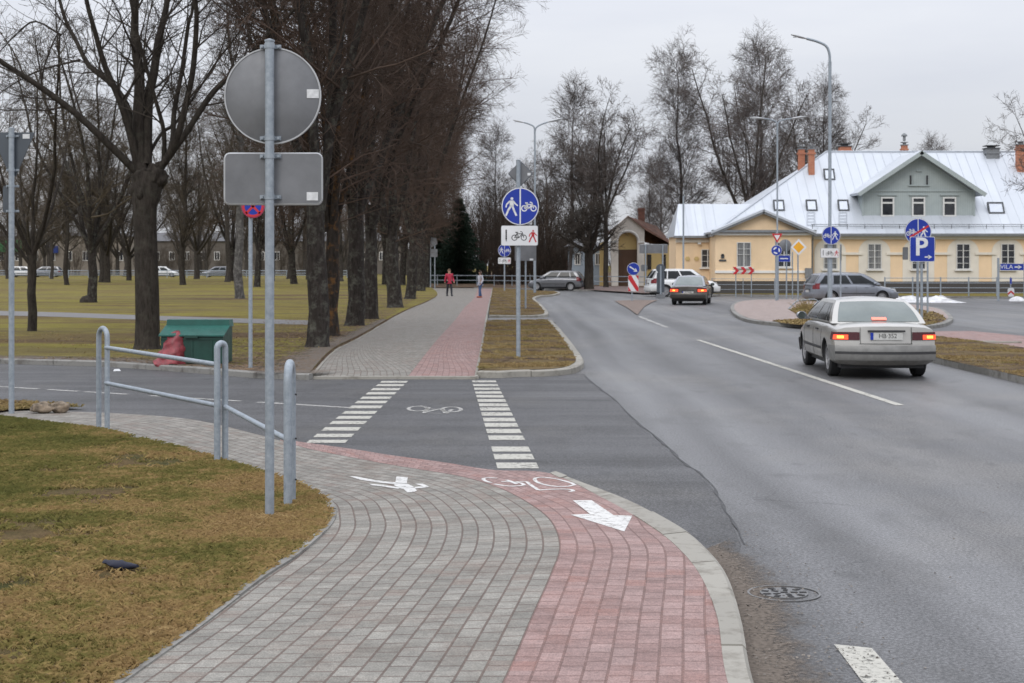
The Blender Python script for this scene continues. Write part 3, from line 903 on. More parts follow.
# --- far walkway
FL = [(313, 376.4), (336, 351), (366, 335), (403, 313), (438, 296), (432, 287.5)]
FM = [(408, 376.4), (436, 341), (455, 320), (465, 307), (474, 298), (478, 287.5)]
FR = [(474.5, 376.4), (481, 345), (485, 321), (488, 306), (490, 298), (492, 287.5)]
HPV = 0.05
def fr_rib(name, A, Bp, mat):
    a = cr([G(*p, HPV) for p in A], 8); b = cr([G(*p, HPV) for p in Bp], 8)
    rows, uvs, u = [], [], 0
    for i in range(len(a)):
        if i: u += ((a[i] + b[i]) / 2 - pm).length
        pm = (a[i] + b[i]) / 2
        w = (b[i] - a[i]).length
        rows.append([a[i].lerp(b[i], k / 4) for k in range(5)]); uvs.append([(u, w * k / 4) for k in range(5)])
    m = MB(); m.grid(rows, uvs); o = structure(m.build(name, mat)); return o, a, b
far_pavement, fl, fm = fr_rib('far_pavement', FL, FM, 'pavers_grey')
_, fm2, frr = fr_rib('far_cycle_lane', FM, FR, 'pavers_red')
m = MB(); a, b = G(309, 379.2, 0.0), G(476, 379.2, 0)
m.box(((a.x + b.x) / 2, a.y - 0.03, 0.0), (b.x - a.x, 0.12, 0.104)); structure(m.build('dropped_kerb', 'kerb_concrete'))
for nm, c, d in (('path_edging', fl, 0.07), ('path_edging', frr, -0.07)):
    kerb_ribbon(nm, c, offset(c, d), 'kerb_concrete', HPV + 0.012)
# soil washed bare beside the far walkway
m = MB()
sl = [p for p in fl[:22]]
rows = []
for i, p in enumerate(sl):
    w = 1.35 * (1 - i / 24.0) + 0.3
    rows.append([Vector((p.x - 0.07 - w * k / 4, p.y, 0.112)) for k in range(5)])
m.grid(rows, [[(k / 4, i * 0.3) for k in range(5)] for i in range(len(rows))])
soil_edge = m

# --- park lawn, park path, side road kerb
kp = resample([G(-420, 362.5), G(0, 364.0), G(108, 367), G(165, 371), G(256, 378.5), G(309, 380.3)], 0.5)
kpi = offset(kp, 0.135)
park = [Vector((-170, 31, 0))] + kpi + [p - Vector((0.065, 0, 0)) for p in fl[1:]] + [Vector((-8, 136, 0)), Vector((-8, 262, 0)), Vector((-170, 262, 0))]
m = MB(); m.sheet([(p.x, p.y, 0.10) for p in park])
park_lawn = structure(m.build('park_lawn', 'turf_park'))
m = MB(); e_ = [p - Vector((0.065, 0, 0)) for p in fl]
m.grid([[(p.x - .01, p.y, .101) for p in e_], [(p.x + .05, p.y, .02) for p in e_]]); structure(m.build('lawn_bank', 'soil'))
soil_edge.build('soil_patch', 'dirt_film', park_lawn)
m = MB()
a = [G(-260, 308, .1), G(0, 311, .1), G(160, 316, .1), G(310, 320.5, .1), G(338, 320, .1)]
b = [G(-260, 312, .1), G(0, 315.5, .1), G(160, 320.5, .1), G(310, 325, .1), G(338, 324.5, .1)]
m.grid([flat(cr(a, 6), 0.106), flat(cr(b, 6), 0.106)])
structure(m.build('park_path', 'path_asphalt'))
kerb_ribbon('side_road_kerb', offset(kp, 0.14), kp, 'kerb_old', 0.108)
# strip of bare soil where the lawn meets the side road
m = MB()
sa = kpi
sb = offset(sa, 1.5)
m.grid([[Vector((*p.xy, 0.106)) for p in sa], [Vector((*p.xy, 0.106)) for p in [q[0].lerp(q[1], .5) for q in zip(sa, sb)]], [Vector((*p.xy, 0.106)) for p in sb]],
       [[(0.1, i * .5) for i in range(len(sa))], [(0.45, i * .5) for i in range(len(sa))], [(1, i * .5) for i in range(len(sa))]])
m.build('bare_soil', 'dirt_film', park_lawn)
view2 = lambda X, Y: (np.abs(X) < 0.36 * Y + 0.5) & (Y < 44)
blades('park_grass', [(p.x, p.y) for p in park], 900000, lambda y: 0.10, 'dry_blades', 0.015, 0.05, 6, 0.0035, 0.4, view2, bald=(.5, 0.2))

# --- verges between walkway and main road
def verge(name, poly, kerb_idx, hz=0.12, kw=0.15, mat='turf_verge', kmat='kerb_concrete'):
    P = [G(x, y, hz) if not isinstance(x, Vector) else x for x, y in poly]
    return P
v1 = [G(476, 378), G(500, 378.3), G(520, 377.2), G(549, 376.5), G(572, 374), G(581, 370), G(583.5, 365), G(578, 356), (G(568, 342)), G(559, 331), G(552, 323.5)]
v1s = cr(v1, 5)
def kerbed(name, outer_pts, back_pts, mat, kmat, hz, parent=None, grass=0, seed=1, rev=False):
    o = outer_pts; i_ = offset(o, -0.15 if rev else 0.15)
    kerb_ribbon('kerb', i_, o, kmat, hz - 0.005)
    m = MB(); poly = i_ + back_pts
    m.sheet([(p.x, p.y, hz) for p in poly])
    ob = structure(m.build(name, mat))
    if grass: blades('verge_grass', [(p.x, p.y) for p in poly], grass, lambda y: hz, 'dry_blades', 0.012, 0.04, seed, 0.0022, 0.45, bald=(2.1, 0.5))
    return ob
def dropk(o):    # the kerb rises from the flush crossing
    return o
kerbed('near_verge', v1s, [G(550.5, 319.5, .12), G(486.8, 320.6, .12), G(483, 345, .12), G(478, 371, .12)], 'turf_verge', 'kerb_concrete', 0.12, grass=110000, seed=8)
v2 = cr([G(489, 318.2), G(520, 318.5), G(540, 318), G(548, 316.5), G(547, 313), G(541, 306), G(535, 300.5), G(540, 297.6), G(552, 296.5), G(560, 294.5), G(556, 292.8)], 5)
kerbed('far_verge', v2, [G(540, 290.9, .12), G(500, 288, .12), G(493, 288, .12), G(491, 298, .12), G(489, 314.6, .12)], 'turf_verge', 'kerb_concrete', 0.12, grass=120000, seed=9)
m = MB(); m.sheet([(p.x, p.y, 0.03) for p in [G(487, 323.5), G(556, 323.2), G(552, 318.5), G(488, 318.8)]])
structure(m.build('verge_driveway', 'path_asphalt'))

# --- right hand verge, sidewalk, island, splitter, roundabout lawn
rv = cr([Vector((8.46, 6, 0)), Vector((8.46, 15, 0)), Vector((8.46, 24, 0)), Vector((8.47, 29.5, 0)), Vector((8.55, 33.5, 0)), Vector((9.0, 36.5, 0)), Vector((9.9, 38.2, 0)), Vector((10.8, 38.6, 0))], 6)
kerbed('right_verge', rv, [Vector((11.2, 33.5, 0)), Vector((11.7, 25, 0)), Vector((11.9, 6, 0))], 'turf_verge', 'kerb_old', 0.12, grass=150000, seed=12, rev=False)
m = MB()
ra = [Vector((11.9, 6, .06)), Vector((11.7, 25, .06)), Vector((11.2, 33.5, .06)), Vector((10.8, 38.4, .05)), Vector((10.9, 42.5, .03))]
rb = [Vector((14.2, 6, .06)), Vector((14.1, 25, .06)), Vector((13.9, 34, .06)), Vector((13.6, 39, .05)), Vector((13.2, 43, .03))]
ca, cb = cr(ra, 6), cr(rb, 6); u = 0; rows = []; uvs = []
for i in range(len(ca)):
    if i: u += (ca[i] - ca[i - 1]).length
    rows.append([ca[i].lerp(cb[i], k / 3) for k in range(4)]); uvs.append([(u, k * .8) for k in range(4)])
m.grid(rows, uvs); structure(m.build('right_sidewalk', 'pavers_red'))
m = MB(); m.sheet([(14.2, 6, .09), (60, 6, .09), (60, 33, .09), (24, 33.5, .09), (14.0, 34, .09)]); structure(m.build('right_lawn', 'turf_verge'))
# island, kept as a ring of pixels measured on the road
isl = [(790, 327.2), (765, 325), (746, 322), (735, 317), (730.5, 311.5), (732, 306.5), (741, 303.2), (762, 301.8), (800, 301.6), (850, 303), (900, 305.5), (938, 310.5), (951, 317.5), (952, 323), (938, 328), (900, 330.3), (850, 330), (820, 329)]
isp = [G(*p) for p in isl]; isp.append(isp[0].copy()); ispc = cr(isp, 4)
kerb_ribbon('island_kerb', offset(ispc, -0.16), ispc, 'kerb_old', 0.115)
m = MB(); inn = offset(ispc, -0.16)[:-1]
m.add([(p.x, p.y, 0.12) for p in inn], [tuple(range(len(inn)))], [(p.x, p.y) for p in inn])
island = structure(m.build('island', 'pavers_island'))
def patch(name, pts, z, mat, grass=0, seed=5, parent=None, hmax=0.06):
    P = cr([G(*p, z) for p in pts] + [G(*pts[0], z)], 4)[:-1]
    m = MB(); m.sheet([(p.x, p.y, z) for p in P]); o = structure(m.build(name, mat))
    if grass: blades('tuft_grass', [(p.x, p.y) for p in P], grass, lambda y: z, 'dry_blades', 0.03, hmax, seed, 0.009, 0.5)
    return o
patch('island_grass', [(772, 321), (790, 319.5), (812, 319), (850, 321), (880, 322), (880, 326.5), (850, 327), (815, 325.5), (790, 324)], 0.126, 'turf_verge', 5000, 21)
patch('island_grass', [(890, 309), (915, 309), (935, 312.5), (945, 317.5), (943, 321), (925, 325), (895, 326)], 0.126, 'turf_verge', 6000, 22)
patch('island_grass', [(793, 311), (803, 307), (822, 307), (826, 311), (812, 315), (798, 315)], 0.126, 'turf_verge', 2500, 23, hmax=0.2)
spl = [G(*p) for p in [(614.5, 301.2), (636, 300.4), (657.5, 300.6), (651, 303.2), (644.5, 307), (640, 312), (637.5, 315.5), (634.5, 313.5), (627, 308), (619, 304)]]
spl.append(spl[0].copy())
m = MB(); inn = spl[:-1]; m.add([(p.x, p.y, 0.03) for p in inn], [tuple(range(len(inn)))], [(p.x, p.y) for p in inn]); structure(m.build('splitter_island', 'pavers_brown'))
# lawn and forecourt beyond the roundabout
fk = resample([Vector((60, 84, 0)), Vector((42, 84, 0)), Vector((31, 83.5, 0)), Vector((24, 86.0, 0)), Vector((14.5, 90.6, 0)), Vector((9.8, 94.5, 0)), Vector((7.5, 104, 0)), Vector((3, 112, 0)), Vector((-3, 118, 0))], 1.0)
kerb_ribbon('far_kerb', offset(fk, -0.15), fk, 'kerb_old', 0.10)
m = MB(); fi = offset(fk, -0.15); m.sheet([(p.x, p.y, 0.105) for p in fi] + [(-8, 118, .105), (-8, 330, .105), (160, 330, .105), (160, 84, .105)])
structure(m.build('far_ground', 'soil'))
m = MB(); m.sheet([(p.x, p.y, 0.112) for p in [Vector((14.2, 91.2, 0)), Vector((24, 86.5, 0)), Vector((31, 84.2, 0)), Vector((46, 84.4, 0)), Vector((46, 94, 0)), Vector((11, 94.5, 0))]])
structure(m.build('building_lawn', 'turf_park'))
m = MB(); m.sheet([(p.x, p.y, 0.112) for p in [Vector((5.5, 108, 0)), Vector((8.3, 95, 0)), Vector((11, 94.9, 0)), Vector((10, 124, 0)), Vector((2, 124, 0))]])
structure(m.build('forecourt', 'pavers_island'))
for px, py, w in ((1000, 343, 1.0), (985, 342.4, 0.5)):
    p = G(px, py, 0.06); m = MB(); m.box((p.x, p.y, 0.07), (w, 0.16, 0.06), 0.05); structure(m.build('kerb_stone', 'kerb_concrete'))

# snow heap left by the plough
m = MB(); nx, ny = 60, 12; r2 = np.random.default_rng(5)
a = G(866, 302.5, 0.0); b = G(978, 303.5, 0.0); rows = []
from mathutils import noise as mnoise
for i in range(nx + 1):
    row = []
    for j in range(ny + 1):
        u, v = i / nx, j / ny
        x = a.x + (b.x - a.x) * u; y = a.y + 1.0 + (v - 0.5) * (2.8 + 0.8 * math.sin(u * 9))
        e = (math.sin(PI * v) ** 0.8) * min(1, u * 7, (1 - u) * 5)
        h = 0.34 * e * (0.55 + 0.75 * abs(mnoise.noise(Vector((x * 0.7, y * 0.7, 1)))) + 0.5 * abs(mnoise.noise(Vector((x * 2.1, y * 2.1, 4)))))
        row.append((x, y, 0.0 + max(h, 0) - (0.03 if e < 0.02 else 0)))
    rows.append(row)
m.grid(rows)
tag(m.build('snow_heap', 'snow_dirty', smooth=80), 'long low heap of dirty snow on the road edge before the yellow building', 'snow heap')
m = MB(); p = G(1017, 301, .1)
m.lathe([(0.0, 0.0), (0.42, 0.0), (0.36, 0.1), (0.2, 0.2), (0.0, 0.24)], 10, Matrix.Translation((p.x, p.y, 0.1)))
tag(m.build('snow_heap', 'snow_dirty', smooth=80), 'small dirty snow lump on the grass beside the tiny red and white sign', 'snow heap')

# manhole cover in the gutter
p = G(784, 594)
mh = thing('manhole_cover', 'round cast iron drain cover sunk in the road near the kerb', 'manhole cover', (p.x, p.y, 0.007))
m = MB(); m.lathe([(0.215, -0.004), (0.215, 0.0006), (0.202, 0.0006), (0.202, -0.004)], 32, close=True); m.build('cover_frame', 'steel_dirty', mh)
m = MB(); m.lathe([(0.0, 0.002), (0.14, 0.002), (0.14, -0.006), (0.0, -0.006)], 32); m.build('cover_plate', 'steel_dirty', mh)
m = MB()
for ro_, n_, s_ in ((0.112, 9, 0.03), (0.06, 5, 0.025), (0.0, 1, 0.025)):
    for k in range(n_):
        a_ = 2 * PI * k / n_; m.box((ro_ * math.cos(a_), ro_ * math.sin(a_), 0.003), (0.04, s_, 0.004), a_)
m.build('grate_slot', 'cast_iron_dark', mh)

# fallen leaves under the trees and grit along the gutter: nobody could count them
def scatter(name, pts, mat, smin, smax, seed, lift=0.0, flatf=0.25):
    r_ = random.Random(seed); m = MB()
    for (x, y, z) in pts:
        s = r_.uniform(smin, smax); a = r_.uniform(0, 2 * PI); c_, s_ = math.cos(a) * s, math.sin(a) * s; u = r_.uniform(.5, .9); h_ = s * flatf
        m.add([(x - c_, y - s_, z + lift), (x - s_ * u, y + c_ * u, z + lift + h_ * r_.random()), (x + c_, y + s_, z + lift + h_ * .5), (x + s_ * u, y - c_ * u, z + lift + h_ * r_.random()), (x, y, z + lift + h_)],
              [(0, 1, 4), (1, 2, 4), (2, 3, 4), (3, 0, 4)])
    return tag(m.build(name, mat), kind='stuff')
r9 = random.Random(9); pts = []
for i in range(9000):
    y = 26 + 60 * r9.random() ** 1.6; t_ = abs(r9.gauss(0, 1.0)); xl = -3.3 + (y - 26) * -0.028
    x = xl - 0.3 - t_ * 1.6
    pts.append((x, y, 0.104))
for i in range(3500): pts.append((r9.uniform(-13, -3.5), 26 + 3.5 * r9.random() ** 1.5 + max(0, (-4 - 0) * 0), 0.104))
pk = [(p.x, p.y) for p in park]; P_ = np.array(pts); ok_ = inside(pk, P_[:, 0], P_[:, 1])
scatter('fallen_leaves', [p for p, o_ in zip(pts, ok_) if o_], 'dead_leaf', 0.02, 0.055, 4)
pts = []
for a, b in zip(dk, do):
    for j in range(26):
        q_ = a.lerp(b, r9.random() ** 2.2 * 1.3); pts.append((q_.x + r9.uniform(-.15, .15), q_.y + r9.uniform(-.2, .2), 0.006))
for i in range(500): pts.append((r9.uniform(1.2, 8.3), 7 + 22 * r9.random() ** 1.5, 0.001))
scatter('road_grit', pts, 'grit', 0.003, 0.011, 6, 0.0, 0.7)
lp = [(p.x, p.y) for p in lawn_out]; pts = [(r9.uniform(-5, 0), r9.uniform(6.5, 17), 0) for i in range(1500)]
P_ = np.array(pts); ok_ = inside(lp, P_[:, 0], P_[:, 1])
scatter('lawn_litter', [(p[0], p[1], hp(p[1]) + .02) for p, o_ in zip(pts, ok_) if o_], 'dead_leaf', 0.006, 0.02, 8)
# ------------------------------------------------------------------ street furniture
def place(px, py, h=0.0):
    p = G(px, py, h); return p
def to_local(root_loc, px, py):
    """offset (x,z) at the root's depth for a pixel"""
    y = root_loc[1]
    return ((px - 512) * y / F - root_loc[0], EYE - (py - HZ) * y / F - root_loc[2])
def flat_shape(m, shapes, M):
    for vs, fs in shapes:
        m.add([M @ Vector((x, 0, y)) for x, y in vs], fs)
def pole(root, x, z1, r, mat='galvanised', cap=True, z0=-0.1, name='pole', r2=None):
    m = MB(); r2 = r2 or r
    pr = [(r, z0), (r, z0 + 0.02)] + ([(r, z1 * 0.28), (r2, z1 * 0.28 + 0.12)] if r2 != r else []) + [(r2, z1 - 0.012)]
    m.lathe(pr + [(r2 * 1.12, z1 - 0.012), (r2 * 1.12, z1), (0.0, z1 + 0.012)], 14, Matrix.Translation((x, 0, 0)))
    return m.build(name, mat, root, smooth=40)
def clamps(root, x, zs, r, y):
    for z in zs:
        m = MB(); m.box((x, y, z), (r * 4.6, 0.014, 0.03))
        for s in (-1, 1): m.box((x + s * r * 1.8, y - 0.012, z), (0.018, 0.03, 0.018))
        m.lathe([(r * 1.13, z - 0.018), (r * 1.13, z + 0.018)], 14, Matrix.Translation((x, 0, 0)))
        m.build('clamp', 'galvanised', root, smooth=40)
def round_sign(root, cx, cz, r, yoff, shapes, fill='sign_blue', border='sign_white', back='sign_back', name='sign_plate', rot=0.0, symbolmat='sign_white', extra=None, face=-1):
    """disc facing -Y (face=-1) or +Y"""
    M = Matrix.Translation((cx, yoff, cz)) @ Matrix.Rotation(rot, 4, 'Z')
    m = MB(); D = M @ Matrix.Rotation(R(90), 4, 'X')
    m.lathe([(0, -0.012), (r * 0.985, -0.012), (r, -0.004), (r, 0.008), (r * 0.985, 0.012), (0, 0.012)], 48, D)
    plate = m.build(name, back, root, smooth=40)
    if shapes is not None:
        fy = 0.0145 * face
        m = MB(); m.sheet([M @ Vector((a * r * .985, fy, b * r * .985)) for a, b in disc2(0, 0, 1, 48)[0]]); m.build('sign_border', border, plate)
        m = MB(); m.sheet([M @ Vector((a * r * .94, fy * 1.2, b * r * .94)) for a, b in disc2(0, 0, 1, 48)[0]]); m.build('sign_field', fill, plate)
        if shapes:
            m = MB(); flat_shape(m, shapes, M @ Matrix.Translation((0, fy * 1.42, 0)) @ Matrix.Scale(r, 4)); m.build('symbol', symbolmat, plate)
        if extra:
            m = MB(); flat_shape(m, extra[0], M @ Matrix.Translation((0, fy * 1.65, 0)) @ Matrix.Scale(r, 4)); m.build('stripe', extra[1], plate)
    return plate
def rrect(w, h, c, n=4):
    pts = []
    for sx, sy, a0 in ((1, 1, 0), (-1, 1, 90), (-1, -1, 180), (1, -1, 270)):
        for k in range(n + 1):
            a = R(a0 + 90 * k / n); pts.append((sx * (w / 2 - c) + c * math.cos(a), sy * (h / 2 - c) + c * math.sin(a)))
    return pts
def plate_sign(root, cx, cz, poly, yoff, fill=None, border='sign_white', back='sign_back', shapes=None, symbolmat='sign_white', inset=0.93, rot=0.0, tilt=0.0, name='sign_plate', sets=None, rim=None):
    M = Matrix.Translation((cx, yoff, cz)) @ Matrix.Rotation(rot, 4, 'Z') @ Matrix.Rotation(tilt, 4, 'Y')
    X = Matrix.Rotation(R(90), 4, 'X')
    m = MB(); m.prism(poly, -0.011, 0.011, M @ X)
    plate = m.build(name, back, root)
    if rim:
        m = MB(); n = len(poly)
        for i in range(n):
            a, b = Vector((*poly[i], 0)), Vector((*poly[(i + 1) % n], 0))
            m.tube([M @ X @ a, M @ X @ b], 0.012, 6)
        m.build('rim', rim, plate)
    if fill:
        m = MB(); m.sheet([M @ Vector((x * 0.99, -0.0135, y * 0.99)) for x, y in poly]); m.build('sign_border', border, plate)
        m = MB(); m.sheet([M @ Vector((x * inset, -0.016, y * inset)) for x, y in poly]); m.build('sign_field', fill, plate)
    for shp, mt in (sets or ([(shapes, symbolmat)] if shapes else [])):
        m = MB(); flat_shape(m, shp, M @ Matrix.Translation((0, -0.019, 0))); m.build('symbol', mt, plate)
    return plate
def stick(plate_parent, x, z, w, h, y=-0.0):
    m = MB(); m.box((x, y, z), (w, 0.003, h)); return m.build('sticker', 'sticker', plate_parent)

# near sign seen from behind
p = G(269.6, 513, 0.09); L = (p.x, p.y, 0.09)
s = thing('road_sign', 'tall road sign seen from behind, grey disc over grey rectangle, nearest pole on the lawn', 'sign', L)
q = lambda x, y: to_local(L, x, y)
pole(s, 0, q(0, 40)[1], 0.0345)
c = q(271.5, 95); rs = 47.8 * p.y / F
d = round_sign(s, c[0], c[1], rs, 0.062, None, name='round_plate')
m = MB(); m.lathe([(rs - 0.004, -0.016), (rs + 0.006, -0.016), (rs + 0.006, 0.016), (rs - 0.004, 0.016)], 64, Matrix.Translation((c[0], 0.062, c[1])) @ Matrix.Rotation(R(90), 4, 'X'), close=True); m.build('rim', 'sign_rim', d, smooth=40)
st = q(312, 93); stick(d, st[0], st[1], 0.09, 0.066, 0.047)
c2 = q(272, 178.5)
pl = plate_sign(s, c2[0], c2[1], rrect(97 * p.y / F, 50 * p.y / F, 0.035), 0.062, name='rectangular_plate', rim='sign_rim')
st = q(311.5, 196); stick(pl, st[0], st[1], 0.085, 0.062, 0.048)
clamps(s, 0, [q(0, 46)[1], q(0, 138)[1], q(0, 156)[1], q(0, 197)[1]], 0.0345, 0.045)

# far-left give way sign from behind
p = G(11.5, 411, 0.05); L = (p.x, p.y, 0.045)
s = thing('give_way_sign', 'dark triangular sign seen from behind on a pole at the far left edge', 'sign', L)
q = lambda x, y: to_local(L, x, y)
pole(s, 0, q(0, 128)[1], 0.036)
k = p.y / F
c = q(11.5, 132)
plate_sign(s, c[0], c[1], [(-22 * k, 0), (22 * k, 0), (3 * k, -44 * k), (-3 * k, -44 * k)], 0.06, back='sign_back_dark', name='triangle_plate')
stick(s, *q(25, 136), 0.09, 0.06, 0.046)
c = q(5.5, 199); plate_sign(s, c[0], c[1], rrect(8 * k, 27 * k, 0.03), 0.062, back='sign_back_dark', name='side_plate')
clamps(s, 0, [q(0, 136)[1], q(0, 170)[1], q(0, 186)[1], q(0, 211)[1]], 0.036, 0.045)

# no stopping sign behind the grit bin
p = G(250.5, 367, 0.12); L = (p.x, p.y, 0.1)
s = thing('no_stopping_sign', 'small round red and blue no stopping sign on a thin pole by the grit bin', 'sign', L)
q = lambda x, y: to_local(L, x, y)
pole(s, 0, q(0, 196)[1], 0.036)
c = q(253.7, 206.5); r_ = 11.7 * p.y / F
round_sign(s, c[0], c[1], r_, -0.055, [ring2(0, 0, 0.82, 0.82, 0.2, 40), stroke2((-0.6, 0.6), (0.6, -0.6), 0.2), stroke2((0.6, 0.6), (-0.6, -0.6), 0.2)], symbolmat='sign_red', border='sign_red')

# shared path sign in the middle
def shared(mirror=False):
    k = -1 if mirror else 1
    return pedestrian2(1.0, -0.46 * k, -0.02, k) + bicycle2(0.82, 0.46 * k, 0.0, 1, 0.07) + [stroke2((0, -0.93), (0, 0.93), 0.07)]
def subplate(w, h):
    blk = [stroke2((-0.36 * w, 0.3 * h), (-0.36 * w, -0.15 * h), 0.018 * w * 2), poly2([(-0.385 * w, -0.12 * h), (-0.335 * w, -0.12 * h), (-0.36 * w, -0.32 * h)])] + \
          [([(x, y) for x, y in vs], fs) for vs, fs in bicycle2(0.42 * w, -0.01 * w, -0.0 * h, 1, 0.045)]
    red = pedestrian2(0.62 * h, 0.36 * w, -0.03 * h)
    return [(blk, 'sign_black'), (red, 'sign_red')]
p = G(518.3, 357, 0.12); L = (p.x, p.y, 0.11)
s = thing('shared_path_sign', 'round blue pedestrian and cycle sign with white subplate on the verge by the walkway', 'sign', L)
q = lambda x, y: to_local(L, x, y); k = p.y / F
pole(s, 0, q(0, 160)[1], 0.042)
c = q(520.5, 173.5); plate_sign(s, c[0], c[1], [(-12 * k, 0), (0, -12.2 * k), (12 * k, 0), (0, 12.2 * k)], 0.075, name='diamond_plate', back='sign_back', rim='sign_back_dark')
stick(s, *q(529, 174), 0.06, 0.05, 0.06)
c = q(520.2, 206.5); round_sign(s, c[0], c[1], 18.8 * k, -0.075, shared())
c = q(519.5, 235.7); plate_sign(s, c[0], c[1], rrect(37 * k, 20 * k, 0.03), -0.075, 'sign_white', 'sign_rim', sets=subplate(37 * k, 20 * k), inset=0.975)
c = q(529.5, 223); m = MB(); m.box((c[0], -0.055, c[1]), (0.1, 0.004, 0.06)); m.build('sticker', 'sticker', s)

p = G(504.5, 291, 0.1); L = (p.x, p.y, 0.1)
s = thing('shared_path_sign', 'far round blue cycle sign with white subplate in front of dark bushes', 'sign', L)
q = lambda x, y: to_local(L, x, y); k = p.y / F
pole(s, 0, q(0, 245)[1], 0.05)
c = q(504.5, 250.4); round_sign(s, c[0], c[1], 6.5 * k, -0.07, shared())
c = q(504.5, 260.7); plate_sign(s, c[0], c[1], rrect(12.8 * k, 6.4 * k, 0.05), -0.07, 'sign_white', 'sign_rim', sets=subplate(12.8 * k, 6.4 * k), inset=0.97)

# grey panel on two posts behind it
p = Vector((G(525, 300).x * 0 + (525 - 512) * 62 / F, 62, 0.12)); L = tuple(p)
s = thing('panel_sign', 'grey rectangular panel seen from behind the white cycle subplate, on two posts', 'sign', L)
q = lambda x, y: to_local(L, x, y); k = p.y / F
for x in (516.8, 525.6): pole(s, q(x, 0)[0], q(0, 246)[1], 0.036, name='post')
c = q(525.5, 253); plate_sign(s, c[0], c[1], rrect(21.5 * k, 15.6 * k, 0.03), -0.06)
stick(s, *q(531.5, 259.5), 0.15, 0.08, -0.075)
# signs near the trees at the walkway's end
p = Vector(((430.6 - 512) * 118 / F, 118, 0.1)); L = tuple(p)
s = thing('panel_sign', 'grey sign panels seen from behind at the far end of the tree row', 'sign', L)
q = lambda x, y: to_local(L, x, y); k = p.y / F
for x, y in ((430.5, 233), (434.8, 238)): pole(s, q(x, 0)[0], q(0, y)[1], 0.045, name='post')
c = q(430.5, 243); plate_sign(s, c[0], c[1], [(-7 * k, 0), (0, -5 * k), (7 * k, -1 * k), (6 * k, 5 * k), (-2 * k, 6 * k)], -0.06)
c = q(431, 253); plate_sign(s, c[0], c[1], rrect(13 * k, 8 * k, 0.05), -0.06)

# keep-right sign on the splitter island
p = G(632, 300.5, 0.05); L = (p.x, p.y, 0.055)
s = thing('keep_right_sign', 'round blue keep right arrow above a red and white striped plate on the splitter island', 'sign', L)
q = lambda x, y: to_local(L, x, y); k = p.y / F
pole(s, 0, q(0, 264)[1], 0.035)
c = q(633.3, 269); round_sign(s, c[0], c[1], 6.4 * k, -0.055, [stroke2((-0.6, 0.38), (0.28, -0.18), 0.2), poly2([(0.62, -0.42), (0.02, -0.4), (0.36, 0.16)])])
c = q(633.3, 283.3); w, h = 10.6 * k, 16.4 * k
plate_sign(s, c[0], c[1], rrect(w, h, 0.06), -0.055, 'sign_white', 'sign_white', inset=0.97, sets=[([poly2([(-.48 * w, .48 * h), (-.2 * w, .48 * h), (.48 * w, -.27 * h), (.48 * w, -.48 * h), (.3 * w, -.48 * h), (-.48 * w, .26 * h)]), poly2([(.2 * w, .48 * h), (.48 * w, .48 * h), (.48 * w, .2 * h)]), poly2([(-.48 * w, -.18 * h), (-.22 * w, -.48 * h), (-.48 * w, -.48 * h)])], 'sign_red')])

# big information panel from behind
p = Vector(((653.8 - 512) * 97 / F, 97, 0.1)); L = tuple(p)
s = thing('information_sign', 'wide grey information board seen from behind on two posts before the yellow gate house', 'sign', L)
q = lambda x, y: to_local(L, x, y); k = p.y / F
for x in (645.6, 662.8): pole(s, q(x, 0)[0], q(0, 245.2)[1], 0.055, name='post')
c = q(653.6, 248.8); plate_sign(s, c[0], c[1], rrect(28.2 * k, 8.8 * k, 0.05), 0.08, name='board', rim='sign_rim')
c = q(644.3, 268); plate_sign(s, c[0], c[1], rrect(6.6 * k, 6.6 * k, 0.1), 0.08, name='small_board')
p = G(660.7, 298.2, 0.0); L = (p.x, p.y, 0.02)
s = thing('keep_right_sign', 'narrow grey round topped sign seen from behind in front of the white car', 'sign', L)
q = lambda x, y: to_local(L, x, y); k = p.y / F
pole(s, 0, q(0, 266)[1], 0.05)
c = q(660.7, 268.5); round_sign(s, c[0], c[1], 4.6 * k, 0.06, None, back='sign_back_dark')
c = q(660.7, 282.5); plate_sign(s, c[0], c[1], rrect(7.8 * k, 20 * k, 0.05), 0.066, back='sign_back_dark')
m = MB(); m.box((0, 0, 0.1), (0.5, 0.35, 0.22)); m.build('footing', 'sign_back', s)

# chevron board
p = Vector(((743.5 - 512) * 87.5 / F, 87.5, 0.11)); L = tuple(p)
s = thing('chevron_board', 'three red chevron arrows pointing right on two thin posts before the yellow wall', 'sign', L)
q = lambda x, y: to_local(L, x, y); k = p.y / F
for x in (735.8, 751.4): pole(s, q(x, 0)[0], q(0, 268)[1], 0.03, name='post')
c = q(743.6, 270.6)
chev = []
for x in (-8.2, -0.4, 7.2): chev.append(poly2([((x - 3.1) * k, 3.7 * k), ((x + 0.2) * k, 3.7 * k), ((x + 3.5) * k, 0), ((x + 0.2) * k, -3.7 * k), ((x - 3.1) * k, -3.7 * k), ((x + 0.2) * k, 0)]))
m = MB()
for z_ in (-1.5, 1.5): m.box((c[0], -0.035, c[1] + z_ * k), (22 * k, 0.02, 0.04))
m.build('cross_rail', 'galvanised', s)
for ch_ in chev:
    X_ = Matrix.Translation((c[0], -0.06, c[1])) @ Matrix.Rotation(R(90), 4, 'X')
    m = MB(); m.prism(ch_[0], -0.01, 0.01, X_); m.build('chevron', 'sign_red', s)

